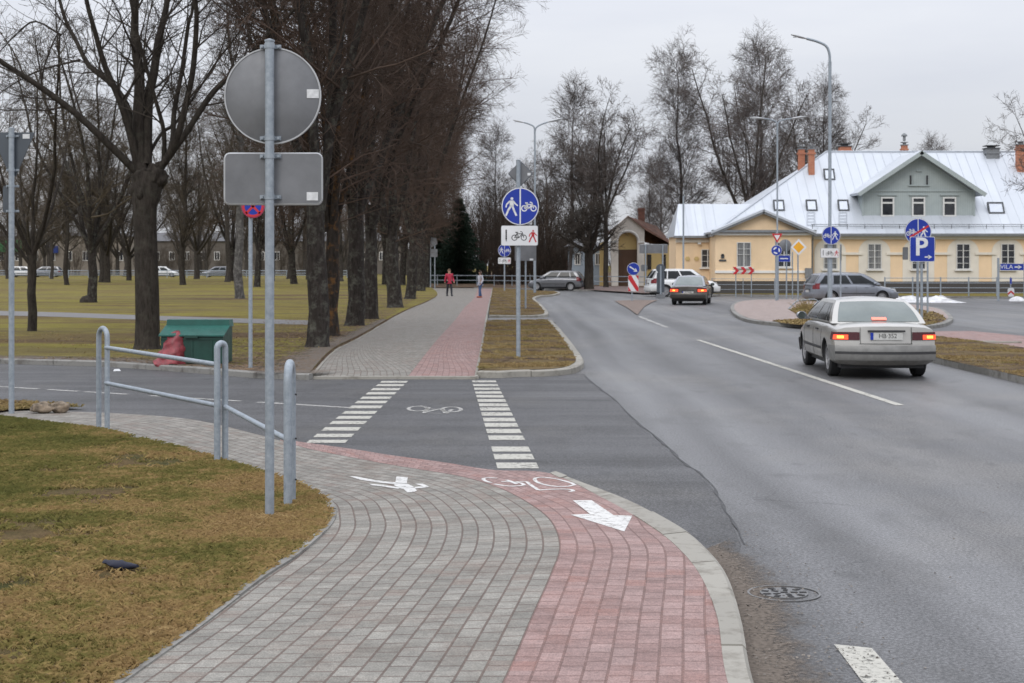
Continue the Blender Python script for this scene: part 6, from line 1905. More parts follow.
while x < lx(722):
    t = min(1, max(.05, (x - lx(673.5)) / (lr0 - lx(673.5)))) if x < lr0 else 1
    m.tube([(x, YL - .38, zl - .03), (x, YL - .4 + (YR - YL + .4) * t, zl - .03 + (zr - zl + .05) * t)], .016, 4); x += .62
part('seam', m, 'roof_seam', lroof)
m = MB(); m.box(((lx(673) + lx(714)) / 2, YL - .42, zl - .06), (lx(714) - lx(673), .12, .14)); part('gutter', m, 'gutter_grey', lw)
m = MB(); m.box(((l0 + l1) / 2, YL - .06, zl - .32), (l1 - l0 + .06, .12, .2)); part('cornice', m, 'wall_cream', lw)
window(lx(707.6), lz(249.3), lz(267.5), 12.6 * YL / F, YL - .02, lw, 'window_glass', (0.33, .66))
m = MB()
for p in (687.6, 696.5): m.box((lx(p), YL - .03, lz(258.7)), (.2, .06, .26)); m.box((lx(p), YL - .03, lz(258.7)), (.3, .056, .12))
part('wall_vent', m, 'wall_ochre', lw)
m = MB(); m.box((lx(699), YL - .14, lz(243.5)), (.2, .28, .1)); part('wall_lamp', m, 'window_frame', lw)

# chapel-like gate house
def house(name, label, x, y):
    o = thing(name, label, 'building', (x, y, .1)); return o
def shift(m, root): m.v = [(a - root.location[0], b - root.location[1], c - root.location[2]) for a, b, c in m.v]; return m
YC = 126.0; cx_ = lambda p: bx(p, YC); cz_ = lambda p: bz(p, YC)
ch = house('gate_house', 'small pale gabled gate house with a tall arch and a brown tiled roof', cx_(628), YC)
P3 = Matrix(((1, 0, 0, 0), (0, 0, 1, YC), (0, 1, 0, 0), (0, 0, 0, 1)))
# facade around the arch: left pier, right pier and the spandrel above
arc = [(cx_(627.8) + (cx_(637.3) - cx_(627.8)) * math.cos(R(g)), cz_(241) + (cz_(232.5) - cz_(241)) * math.sin(R(g))) for g in range(0, 181, 15)]
m = MB(); m.prism([(cx_(637.3), .1), (cx_(643.8), .1), (cx_(644.5), cz_(229)), (cx_(628), cz_(215.3)), (cx_(611), cz_(231)), (cx_(611.8), .1), (cx_(618.3), .1)] + arc[::-1], 0, .7, P3)
fac = part('facade', shift(m, ch), 'wall_chapel', ch) if False else shift(m, ch).build('facade', 'wall_chapel', ch)
m = MB(); m.sheet([(cx_(617), YC + .69, .1), (cx_(638.5), YC + .69, .1), (cx_(638.5), YC + .69, cz_(231)), (cx_(617), YC + .69, cz_(231))]); shift(m, ch).build('niche', 'wall_ochre', ch)
m = MB(); m.box((cx_(627.8), YC + .55, (cz_(249.5) + .1) / 2), (cx_(637.3) - cx_(618.3), .2, cz_(249.5) - .1))
for s in (-.36, 0.0, .36): m.box((cx_(627.8) + s, YC + .44, (cz_(251) + .1) / 2), (.04, .03, cz_(251) - .2))
shift(m, ch).build('door', 'door_brown', ch)
m = MB(); arc2 = [(cx_(627.8) + (cx_(638.6) - cx_(627.8)) * math.cos(R(g)), cz_(241) + (cz_(231) - cz_(241)) * math.sin(R(g))) for g in range(0, 181, 12)]
m.tube([(x, YC - .03, z) for x, z in arc2], .09, 6); m.box((cx_(614.8), YC - .06, cz_(242)), (.6, .12, .14)); m.box((cx_(641), YC - .06, cz_(242)), (.6, .12, .14)); shift(m, ch).build('arch_moulding', 'trim_white', ch)
m = MB(); m.box(((cx_(643) + cx_(674)) / 2, YC + 3.6, (cz_(245) + .1) / 2), (cx_(674) - cx_(643), 5.6, cz_(245) - .1)); shift(m, ch).build('side_wall', 'wall_ochre', ch)
for p, w in ((650, 4.2), (664.8, 4.2)):
    m = MB(); m.box((cx_(p), YC + .78, cz_(262)), (w * YC / F, .08, 15 * YC / F)); shift(m, ch).build('side_window', 'window_glass', ch)
m = MB(); rz_ = cz_(216.2)
m.add([(cx_(628), YC - .25, rz_), (cx_(646.5), YC - .25, cz_(231)), (cx_(675), YC + .3, cz_(246)), (cx_(661), YC + 3.5, cz_(225)), (cx_(609.5), YC - .25, cz_(232.5)), (cx_(609.5), YC + 6, cz_(232.5)), (cx_(675), YC + 6.6, cz_(246))],
      [(0, 1, 2, 3), (0, 3, 5, 4), (3, 2, 6, 5)])
shift(m, ch).build('roof', 'roof_tile', ch)
m = MB(); m.box((cx_(643.6), YC + 2.2, cz_(216)), (.55, .55, 1.5)); m.box((cx_(643.6), YC + 2.2, cz_(209)), (.66, .66, .12)); shift(m, ch).build('chimney', 'brick_dark', ch)

# pale blue house, brick house, beyond the shrubs
def plain_house(name, label, x0, x1, ptop, Y, wall, roofm, winpx, wz, wsz, glass='window_glass', rise=9, trim='trim_white', depth=7):
    hx = lambda p: bx(p, Y); hz_ = lambda p: bz(p, Y); k = Y / F
    r_ = house(name, label, hx((x0 + x1) / 2), Y)
    m = MB(); m.box((hx((x0 + x1) / 2), Y + depth / 2, (hz_(ptop) + 0) / 2), (hx(x1) - hx(x0), depth, hz_(ptop))); shift(m, r_).build('wall', wall, r_)
    z0 = hz_(ptop) - .02; z1 = z0 + rise * k
    m = MB(); a, b = hx(x0) - .4, hx(x1) + .4
    m.add([(a, Y - .4, z0), (b, Y - .4, z0), (b, Y + depth + .4, z0), (a, Y + depth + .4, z0), (a + .8, Y + depth / 2, z1), (b - .8, Y + depth / 2, z1)], [(0, 1, 5, 4), (1, 2, 5), (2, 3, 4, 5), (3, 0, 4), (3, 2, 1, 0)])
    rf = shift(m, r_).build('roof', roofm, r_)
    for p in winpx:
        m = MB(); w, h_ = wsz[0] * k, wsz[1] * k; c = hx(p); z = hz_(wz)
        for s in (-1, 1): m.box((c + s * w / 2, Y - .04, z), (.1, .08, h_ + .1)); m.box((c, Y - .038, z + s * h_ / 2), (w - .1, .076, .1))
        m.box((c, Y - .036, z), (.07, .072, h_ - .1)); f_ = shift(m, r_).build('window', trim, r_)
        m = MB(); m.box((c, Y - .01, z), (w - .1, .03, h_ - .1)); shift(m, r_).build('pane', glass, f_)
    return r_
plain_house('blue_house', 'pale blue wooden house behind the short pollard', 571, 602, 246, 132, 'wall_blue', 'roof_slate', (577.5, 598), 259, (5, 11), rise=6)
m = MB(); m.box((bx(603, 128), 128, 1.75), (.56, .56, 3.3)); m.box((bx(603, 128), 128, 3.46), (.7, .7, .16)); m.lathe([(.28, 3.5), (.2, 3.75), (0, 3.85)], 8, Matrix.Translation((bx(603, 128), 128, 0)))
tag(m.build('gate_pillar', 'wall_ochre'), 'ochre gate pillar between the pollard and the gate house', 'pillar')
plain_house('brick_house', 'red brick house mostly hidden by the dark thicket left of the blue house', 536, 570, 248, 158, 'brick_dark', 'roof_slate', (545, 560), 260, (4, 8), rise=9)
# blocks across the park
plain_house('apartment_block', 'long beige block beyond the park on the far left', -60, 128, 236, 275, 'wall_beige', 'roof_slate', tuple(range(-50, 125, 17)), 256, (6, 9), rise=4, depth=12)
plain_house('apartment_block', 'long dun block beyond the park, behind the tree row', 132, 402, 241, 290, 'wall_dun', 'roof_slate', tuple(range(142, 400, 15)), 256, (5, 8), rise=9, depth=12)
for nm, lab, p0, p1, t, b_, mt in (('shop_sign', 'green shop board on the far beige block at the left edge', -6, 24, 240, 252, 'shop_green'), ('shop_sign', 'blue shop board on the far beige block left of the burled tree', 45, 58, 246, 253, 'shop_blue')):
    Y = 274.5; m = MB(); m.box((bx((p0 + p1) / 2, Y), Y, bz((t + b_) / 2, Y)), (bx(p1, Y) - bx(p0, Y), .4, bz(t, Y) - bz(b_, Y))); tag(m.build(nm, mt), lab, 'sign')
# ------------------------------------------------------------------ vehicles (local x = forward)
def lerp(a, b, t): return a + (b - a) * t
def car(name, label, cat, loc, rz, c, plate_txt=None):
    root = thing(name, label, cat, loc, rz)
    L, W = c['L'], c['W']; hw = W / 2; paintm = c['paint']
    bow_r, bow_f = c.get('bow_r', .10), c.get('bow_f', .22)
    top = c['top']; sh = c['shoulder']; zb = c.get('zb', .20)
    tx = [p[0] for p in top]; tz = [p[1] for p in top]
    sx = [p[0] for p in sh]; sz = [p[1] for p in sh]
    wx = [-L / 2, -L / 2 + .12, -L / 2 + .6, 0, L / 2 - .9, L / 2 - .3, L / 2]; wz = [hw * .955, hw * .985, hw, hw, hw * .985, hw * .93, hw * .86]
    rs = c.get('rear_slant', [(0.2, .10), (.34, 0.0), (.55, 0.0), (.60, .05), (.9, .09), (1.3, .2)])
    fs_ = c.get('front_slant', [(0.2, .10), (.32, 0.0), (.52, 0.0), (.58, .05), (.8, .16), (1.2, .4)])
    def rearx(z, y): return -L / 2 + float(np.interp(z, [p[0] for p in rs], [p[1] for p in rs])) + bow_r * (y / hw) ** 2
    def frontx(z, y): return L / 2 - float(np.interp(z, [p[0] for p in fs_], [p[1] for p in fs_])) - bow_f * (y / hw) ** 2
    def profile(xn):
        w = float(np.interp(xn, wx, wz)); zc = float(np.interp(xn, tx, tz)); zs = float(np.interp(xn, sx, sz))
        zs = min(zs, zc - .01)
        return [(0, zb), (w * .6, zb), (w * .88, zb + .015), (w * .965, zb + .07), (w * .985, zb + .16), (w * .995, zb + .28), (w, lerp(zb + .28, zs, .45)), (w * .99, zs - .12), (w * .972, zs - .045), (w * .935, zs), (w * .80, lerp(zs, zc, .55)), (w * .45, lerp(zs, zc, .92)), (0, zc)]
    N = 46; rows = []
    for i in range(N + 1):
        t = i / N; t = t + 0.0 * t
        xn = -L / 2 + L * t; pr = profile(xn)
        half = []
        for y, z in pr: half.append(Vector((lerp(rearx(z, y), frontx(z, y), t), y, z)))
        rows.append(half[::-1] + [Vector((p.x, -p.y, p.z)) for p in half[1:]])
    m = MB()
    m.grid(rows)
    nc = len(rows[0])
    # close the loop along the bottom is already at y=0 both ends (seam at the deck centre): cap the ends
    for r_, fl in ((rows[0], False), (rows[-1], True)):
        half = (nc + 1) // 2
        a = r_[:half]; b = [Vector((p.x, -p.y, p.z)) for p in a]
        q = []
        for k_ in range(half):
            q.append([a[k_].lerp(b[k_], s / 6) for s in range(7)])
            for v in q[-1]:
                v.x = (rearx if not fl else frontx)(v.z, v.y)
        m.grid(q)
    body = m.build('body', [paintm, 'black_plastic'], root)
    bm = bmesh.new(); bm.from_mesh(body.data); bmesh.ops.remove_doubles(bm, verts=bm.verts, dist=.0008); bmesh.ops.dissolve_degenerate(bm, edges=bm.edges, dist=1e-4); bmesh.ops.recalc_face_normals(bm, faces=bm.faces); bm.to_mesh(body.data); bm.free()
    # wheel arches
    r_w = c['wr']; cm = MB()
    for xw in (c['xr'], c['xf']):
        for s in (-1, 1):
            cm.lathe([(r_w + .04, -.22), (r_w + .04, .22)], 28, Matrix.Translation((xw, s * (hw - .10), r_w)) @ Matrix.Rotation(R(90), 4, 'X'))
    cut = cm.build('cut', 'black_plastic', smooth=30)
    bpy.context.view_layer.update()
    cut.parent = root
    md = body.modifiers.new('arch', 'BOOLEAN'); md.operation = 'DIFFERENCE'; md.object = cut; md.solver = 'EXACT'; md.material_mode = 'TRANSFER'; md.use_self = True
    bpy.context.view_layer.update()
    apply_mods(body); bpy.data.objects.remove(cut)
    smooth_mesh(body.data, 38)
    def side_y(x, z):
        t_ = (x - rearx(z, hw)) / (frontx(z, hw) - rearx(z, hw)); x = min(max(-L / 2 + L * t_, -L / 2), L / 2)
        pr = profile(x); zs_ = [p[1] for p in pr[3:10]]; ys_ = [p[0] for p in pr[3:10]]
        return float(np.interp(z, zs_, ys_))
    # ---- cabin
    g = c['cabin']; br, rr_, rf, bf = g['x']; zk, zr = g['z']; wb, wr = g['w']; cb = g.get('bow', .10); crown = g.get('crown', .05)
    def S(s, u, v):
        a = Vector((lerp(br, bf, u), s * wb, zk)); b = Vector((lerp(rr_, rf, u), s * wr, zr)); p = a.lerp(b, v); p.y += s * .025 * math.sin(PI * v); return p
    def E(front, u, v):
        w_ = 2 * u - 1; q = 1 - w_ * w_; sg = 1 if front else -1
        a = Vector(((bf if front else br) + sg * cb * q, w_ * wb, zk)); b = Vector(((rf if front else rr_) + sg * cb * .7 * q, w_ * wr, zr + crown * .45 * q))
        p = a.lerp(b, v); p.x += sg * .03 * math.sin(PI * v); p.y += w_ * .025 * math.sin(PI * v); p.z += .02 * math.sin(PI * v) * (1 if c.get('hatch') is None else .3); return p
    def T(u, w):
        w_ = 2 * w - 1; q = 1 - w_ * w_
        x = lerp(rr_ - cb * .7 * q, rf + cb * .7 * q, u); return Vector((x, w_ * wr, zr + q * crown * (.45 + .55 * math.sin(PI * u))))
    m = MB(); n = 10
    for s in (-1, 1): m.grid([[S(s, i / n, j / 6) for i in range(n + 1)] for j in range(7)])
    for f_ in (0, 1): m.grid([[E(f_, i / n, j / 6) for i in range(n + 1)] for j in range(7)])
    m.grid([[T(i / n, j / n) for j in range(n + 1)] for i in range(n + 1)])
    cab = m.build('cabin', c.get('roofpaint', paintm), root)
    bm = bmesh.new(); bm.from_mesh(cab.data); bmesh.ops.remove_doubles(bm, verts=bm.verts, dist=.004); bm.to_mesh(cab.data); bm.free(); smooth_mesh(cab.data, 34)
    def pane(fn, u0, u1, v0, v1, name, mat, slant=(0, 0)):
        rws = []
        for j in range(6):
            v = lerp(v0, v1, j / 5); row = []
            for i in range(9):
                u = lerp(lerp(u0, u0 + slant[0], j / 5), lerp(u1, u1 + slant[1], j / 5), i / 8)
                p = fn(u, v); d1 = fn(u + .01, v) - fn(u - .01, v); d2 = fn(u, v + .01) - fn(u, v - .01); nn = d1.cross(d2).normalized()
                cen = Vector((p.x - (br + bf) / 2, p.y, p.z - zk + .2)); nn = nn if nn.dot(cen) > 0 else -nn
                row.append(p + nn * .006)
            rws.append(row)
        m = MB(); m.grid(rws); return m.build(name, mat, cab, smooth=60)
    for s in (-1, 1):
        for (u0, u1, sl) in g['side']: pane(lambda u, v: S(s, u, v), u0, u1, .08, .86, 'side_window', 'car_glass', sl)
    pane(lambda u, v: E(0, u, v), .06, .94, *(g.get('rearv', (.10, .90))), 'rear_window', g.get('rearglass', 'car_glass'))
    pane(lambda u, v: E(1, u, v), .06, .94, .06, .92, 'windscreen', 'car_glass')
    # ---- wheels
    for xw, steer in ((c['xr'], 0), (c['xf'], c.get('steer', 0))):
        for s in (-1, 1):
            M = Matrix.Translation((xw, s * (hw - .15 - (.03 if xw > 0 else 0)), r_w)) @ Matrix.Rotation(steer, 4, 'Z') @ Matrix.Rotation(R(-90) * s, 4, 'X')
            m = MB(); m.lathe([(r_w * .62, -.09), (r_w * .9, -.10), (r_w, -.075), (r_w, .075), (r_w * .9, .10), (r_w * .64, .092)], 32, M, close=True)
            wh = m.build('wheel', 'black_rubber', root, smooth=35)
            m = MB(); m.lathe([(0, .055), (r_w * .22, .07), (r_w * .26, .04), (r_w * .64, .035)], 28, M)
            m.lathe([(r_w * .56, .035), (r_w * .58, .09), (r_w * .65, .094), (r_w * .66, .03)], 28, M)
            for k_ in range(c.get('spokes', 7)):
                a = 2 * PI * k_ / c.get('spokes', 7); vs = MB(); vs.box((r_w * .42, 0, .062), (r_w * .42, r_w * .13, .03), 0)
                Q = M @ Matrix.Rotation(a, 4, 'Z'); m.add([Q @ Vector(p) for p in vs.v], vs.f)
            m.build('rim', c.get('rim', 'alloy'), wh, smooth=30)
    # ---- patches on the ends
    def end_patch(front, y0, y1, z0, z1, out=.012, ny=10, nz=4, wrap=0.0):
        """strip following the rounded end, optionally turning the corner by wrap metres"""
        fn = frontx if front else rearx; sg = 1 if front else -1; rws = []
        for j in range(nz + 1):
            z = lerp(z0, z1, j / nz); row = []
            for i in range(ny + 1):
                y = lerp(y0, y1, i / ny); row.append(Vector((fn(z, y) + sg * out, y, z)))
            if wrap:
                ss = 1 if y1 > 0 else -1; xe = row[-1].x
                for q in (.25, .6, 1.0):
                    xx = xe - sg * wrap * q; row.append(Vector((xx, ss * (side_y(max(min(xx, L / 2 - .05), -L / 2 + .05), z) + out), z)))
            rws.append(row)
        return rws
    def add_end(name, mat, *a, parent=root, **k_):
        m = MB(); m.grid(end_patch(*a, **k_)); return m.build(name, mat, parent, smooth=40)
    def bumper(front, z0, z1, mat, strip=None):
        fn = frontx if front else rearx; sg = 1 if front else -1; rws = []
        ye = hw * (.87 if front else .96)
        ys = [lerp(-1, 1, i / 16) * ye for i in range(17)]
        for (dz, o) in ((0, .0), (.0, .05), (.18, .075), (.8, .075), (1, .055), (1, .0)):
            z = lerp(z0, z1, dz); row = []
            for q in (1.0, .5): xx = fn(.4, ye) - sg * (.34 * q); row.append(Vector((xx, -(side_y(max(min(xx, L / 2 - .02), -L / 2 + .02), min(max(z, .3), .6)) + o * .35), z)))
            for y in ys: row.append(Vector((fn(.4, y) + sg * o * (1 - .35 * (y / hw) ** 4), y, z)))
            for q in (.5, 1.0): xx = fn(.4, ye) - sg * (.34 * q); row.append(Vector((xx, side_y(max(min(xx, L / 2 - .02), -L / 2 + .02), min(max(z, .3), .6)) + o * .35, z)))
            rws.append(row)
        m = MB(); m.grid(rws); b_ = m.build('bumper', mat, root, smooth=50)
        if strip:
            m = MB(); zz0, zz1 = strip
            m.grid([[Vector((fn(.4, y) + sg * (.084 * (1 - .35 * (y / hw) ** 4)), y, z)) for y in ys] for z in (zz0, zz1)]); m.build('bumper_strip', 'black_plastic', b_)
        return b_
    bumper(False, *c.get('bump_r', (.30, .56)), c.get('bumpmat', paintm), c.get('strip_r')); bumper(True, *c.get('bump_f', (.26, .52)), c.get('bumpmat', paintm), c.get('strip_f'))
    m = MB(); m.box((0, 0, zb - .02), (L * .84, W * .8, .08)); m.build('underside', 'black_plastic', root)
    # lights
    lz0, lz1, ly = c['tail']
    for s in (-1, 1):
        t_ = add_end('tail_light', c.get('tailmat', 'lens_dark'), False, s * ly, s * hw * .965, lz0, lz1, wrap=c.get('tailwrap', .16), out=.014)
        if c.get('lit'):
            y0, y1 = lerp(ly, hw, c['lit'][0]), hw * .97
            add_end('brake_lamp', 'lamp_lit', False, s * y0, s * y1, lerp(lz0, lz1, .08), lerp(lz0, lz1, .66), out=.02, wrap=.05, parent=t_)
            ym = lerp(y0, y1, .55)
            add_end('lamp_glow', 'lamp_core', False, s * (ym - .055), s * (ym + .055), lerp(lz0, lz1, .22), lerp(lz0, lz1, .55), out=.026, parent=t_)
        else:
            add_end('brake_lamp', 'lens_red', False, s * lerp(ly, hw, .1), s * hw * .95, lerp(lz0, lz1, .1), lerp(lz0, lz1, .6), out=.02, parent=t_)
        hz0, hz1, hy = c['head']
        add_end('headlight', 'lens_clear', True, s * hy, s * hw * .84, hz0, hz1, wrap=.2, out=.014)
    add_end('grille', 'black_plastic', True, -c['head'][2] * .85, c['head'][2] * .85, c['head'][0] + .02, c['head'][1] - .01, out=.012)
    # number plate
    pz = c['plate']; py = .26
    x = rearx(pz, 0) - .022
    m = MB(); m.box((x, 0, pz), (.014, .54, .125)); pl = m.build('number_plate', 'plate_white', root)
    m = MB(); m.box((x - .009, .245, pz), (.004, .05, .12)); m.build('blue_band', 'sign_blue', pl)
    m = MB(); m.box((x + .004, 0, pz + .085), (.05, .62, .03)); m.build('plate_lamp_strip', 'black_plastic', root)
    if plate_txt:
        tv, tf = text_tris(plate_txt, .105); m = MB(); m.add([Vector((x - .009, -(a * .95) - .02, pz + b)) for a, b, _ in tv], tf); m.build('plate_letters', 'sign_black', pl)
    if c.get('third'):
        for s in (-1, 1):          # boot lid gaps
            m = MB(); yb = s * (ly - .012)
            m.tube([(rearx(z_, yb) - .004, yb, z_) for z_ in np.linspace(.61, .88, 6)], .005, 4); m.build('boot_gap', 'black_plastic', root)
        m = MB(); m.tube([(rearx(.605, y_) - .006, y_, .605) for y_ in np.linspace(-ly, ly, 9)], .006, 4); m.build('boot_gap', 'black_plastic', root)
        # high lamp inside the foot of the rear window
        a = [E(0, u, .11) for u in (.42, .47, .53, .58)]; b = [E(0, u, .2) for u in (.42, .47, .53, .58)]
        m = MB(); m.grid([[p + Vector((-.02, 0, .012)) for p in a], [p + Vector((-.02, 0, .012)) for p in b]]); m.build('third_brake_lamp', 'lamp_third', cab)
    # mirrors, handles, mouldings, seams
    mx = g['x'][3] - .42
    for s in (-1, 1):
        m = MB(); y = s * (hw + .07); z = zk + .06
        ring = []
        for i, (dx, sc) in enumerate(((-.07, .75), (-.06, 1), (.03, .95), (.10, .55))):
            ring.append([(mx + dx, y + s * .10 * sc * math.cos(g_), z + .075 * sc * math.sin(g_)) for g_ in [2 * PI * k_ / 12 for k_ in range(13)]])
        m.grid(ring); m.sheet(ring[0][:-1]); m.sheet(ring[-1][:-1]); m.box((mx + .04, s * (hw - .03), z - .05), (.06, .14, .05))
        mr = m.build('mirror', c.get('mirror', paintm), root, smooth=45)
        m = MB(); m.lathe([(0, 0), (.07, 0)], 12, Matrix.Translation((mx - .073, y, z)) @ Matrix.Rotation(R(90), 4, 'Y')); m.build('mirror_glass', 'rear_glass', mr)
        zsd = c['side_z']
        m = MB(); P = [(x_, s * (side_y(x_, zsd) + .006), zsd) for x_ in np.linspace(c['xr'] + r_w + .1, c['xf'] - r_w - .1, 8)]
        m.grid([[Vector((a, b - s * .002, z_ - .025)) for a, b, z_ in P], [Vector((a, b + s * .006, z_)) for a, b, z_ in P], [Vector((a, b - s * .002, z_ + .025)) for a, b, z_ in P]]); m.build('side_moulding', 'black_plastic', root)
        for hx in c['handles']:
            m = MB(); zz = c.get('handle_z', zk - .13); m.box((hx, s * (side_y(hx, zz) + .018), zz), (.17, .03, .03)); m.build('door_handle', c.get('handlemat', paintm), root)
        for xs in c['seams']:
            m = MB(); m.tube([(xs + .03 * math.sin(z_ * 3), s * (side_y(xs, z_) + .0005), z_) for z_ in np.linspace(zb + .08, zk - .05, 7)], .005, 4); m.build('door_seam', 'black_plastic', root)
    return root
SEDAN = dict(bow_r=.17, L=4.80, W=1.76, zb=.235, paint='paint_silver', wr=.315, xr=-1.40, xf=1.43, top=[(-2.4, .90), (-2.3, .945), (-1.6, .965), (-1.2, .97), (1.0, .96), (1.5, .90), (2.2, .74), (2.4, .66)],
    shoulder=[(-2.4, .84), (-1.5, .90), (0, .90), (1.2, .87), (2.2, .70), (2.4, .60)],
    cabin=dict(x=(-1.72, -1.0, .42, 1.22), z=(.925, 1.31), w=(.80, .60), bow=.10, crown=.055, side=((.10, .20, (.03, -.0)), (.225, .53, (0.0, 0.0)), (.565, .93, (0, -.05))), rearglass='rear_glass', rearv=(.06, .88)),
    tail=(.665, .80, .44), lit=(.42,), tailwrap=.2, head=(.56, .70, .45), plate=.735, side_z=.47, handles=(-.62, .42), seams=(-1.05, -.16, .95), bumpmat='bumper_silver', strip_r=(.435, .475),
    bump_r=(.325, .575), third=True, mirror='paint_grey', handlemat='black_plastic', rim='alloy', spokes=9, rear_slant=[(.2, .22), (.34, .03), (.55, 0.02), (.62, .04), (.9, .07), (1.0, .12), (1.3, .2)])
car('silver_sedan', 'silver saloon with brake lights on, driving away in the right lane', 'car', (6.40, 27.6, 0), R(87.6), SEDAN, 'HB·352')
BR = dict(SEDAN); BR.update(L=4.45, W=1.76, paint='paint_bronze', roofpaint='paint_grey', bumpmat='paint_bronze', mirror='paint_bronze', rim='steel_dirty', xr=-1.3, xf=1.3,
    top=[(-2.22, .88), (-2.1, .92), (-1.5, .94), (1.0, .94), (1.5, .88), (2.1, .72), (2.22, .64)], shoulder=[(-2.22, .82), (-1.4, .87), (0, .87), (1.2, .85), (2.1, .68), (2.22, .6)],
    cabin=dict(x=(-1.75, -.75, .3, 1.05), z=(.90, 1.36), w=(.78, .58), bow=.1, crown=.05, side=((.12, .5, (0, 0)), (.54, .93, (0, -.05))), rearglass='rear_glass', rearv=(.08, .88)),
    tail=(.62, .82, .42), lit=(.1,), plate=.60, third=False)
car('bronze_coupe', 'dark bronze car with lit brake lights turning into the roundabout', 'car', ((692 - 512) * 73.2 / F, 73.2, 0), R(78), BR, 'FS·7408')
HATCH = dict(L=4.10, W=1.74, zb=.20, paint='paint_hatch', wr=.31, xr=-1.22, xf=1.33, hatch=1, top=[(-2.05, .93), (-1.9, .97), (.8, .97), (1.25, .92), (1.85, .76), (2.05, .66)],
    shoulder=[(-2.05, .90), (0, .92), (1.1, .88), (1.85, .72), (2.05, .6)],
    cabin=dict(x=(-1.93, -1.55, .35, 1.15), z=(.93, 1.42), w=(.79, .63), bow=.06, crown=.05, side=((.07, .22, (.04, 0)), (.245, .55, (0, 0)), (.585, .93, (0, -.05))), rearv=(.12, .85)),
    tail=(.72, 1.0, .6), tailmat='lens_red', tailwrap=.22, head=(.58, .74, .48), plate=.62, side_z=.5, handles=(-.6, .4), seams=(-1.0, -.15, .9), bump_r=(.28, .55), spokes=6)
car('silver_hatchback', 'silver grey hatchback facing left in front of the dark thicket', 'car', ((556.5 - 512) * 110.5 / F, 110.5, 0), R(166), HATCH, 'GL·1925')
WAG = dict(HATCH); WAG.update(L=4.56, W=1.78, paint='paint_grey', xr=-1.28, xf=1.32, top=[(-2.28, .93), (-2.1, .97), (1.0, .98), (1.35, .93), (2.05, .77), (2.28, .66)], shoulder=[(-2.28, .90), (0, .92), (1.2, .89), (2.05, .72), (2.28, .6)],
    cabin=dict(x=(-2.15, -1.75, .45, 1.3), z=(.93, 1.46), w=(.80, .64), bow=.06, crown=.05, side=((.06, .26, (.04, 0)), (.285, .55, (0, 0)), (.585, .93, (0, -.05))), rearv=(.12, .85)), tailmat='lens_red', handles=(-.55, .5), seams=(-1.0, -.05, 1.0))
wg = car('grey_estate', 'grey estate car facing right on the ring road before the yellow building', 'car', ((850.5 - 512) * 74.6 / F, 74.6, 0), R(8), WAG)
m = MB()
for s in (-1, 1): m.tube([(-1.5, s * .56, 1.475), (-1.2, s * .57, 1.525), (.1, s * .57, 1.525), (.35, s * .56, 1.475)], .018, 6)
m.build('roof_rail', 'alloy', wg)
SUV = dict(HATCH); SUV.update(L=4.40, W=1.88, zb=.26, paint='paint_white', wr=.36, xr=-1.28, xf=1.32, top=[(-2.2, 1.02), (-2.05, 1.06), (1.0, 1.08), (1.4, 1.04), (2.0, .92), (2.2, .80)], shoulder=[(-2.2, .98), (0, 1.0), (1.2, 1.0), (2.0, .86), (2.2, .74)],
    cabin=dict(x=(-2.05, -1.68, .45, 1.25), z=(1.02, 1.62), w=(.85, .68), bow=.06, crown=.05, side=((.06, .26, (.04, 0)), (.285, .55, (0, 0)), (.585, .93, (0, -.05))), rearv=(.12, .85)), tail=(.8, 1.1, .6), tailmat='lens_red', plate=.72, side_z=.58, head=(.68, .86, .5), bump_r=(.34, .66), bump_f=(.32, .62))
car('white_suv', 'white off-road car facing right, partly hidden by the bronze car', 'car', ((682.5 - 512) * 90 / F, 90, 0), R(8), SUV)
# parked cars far off beyond the park railing
PD = dict(HATCH)
for i, (x, mt, lab) in enumerate(((24, 'paint_white', 'distant pale parked car left of the straight park trunk, far beyond the lawn'), (46, 'paint_hatch', 'distant parked car left of the burled tree, far beyond the lawn'),
                                  (163, 'paint_white', 'distant white parked car right of the big pollard trunk'), (218, 'paint_hatch', 'distant grey parked car left of the leaning birch'))):
    d = dict(WAG); d['paint'] = mt
    car('parked_car', lab, 'car', ((x - 512) * 212 / F, 212, .1), R((0, 180)[i % 2] + 3), d)

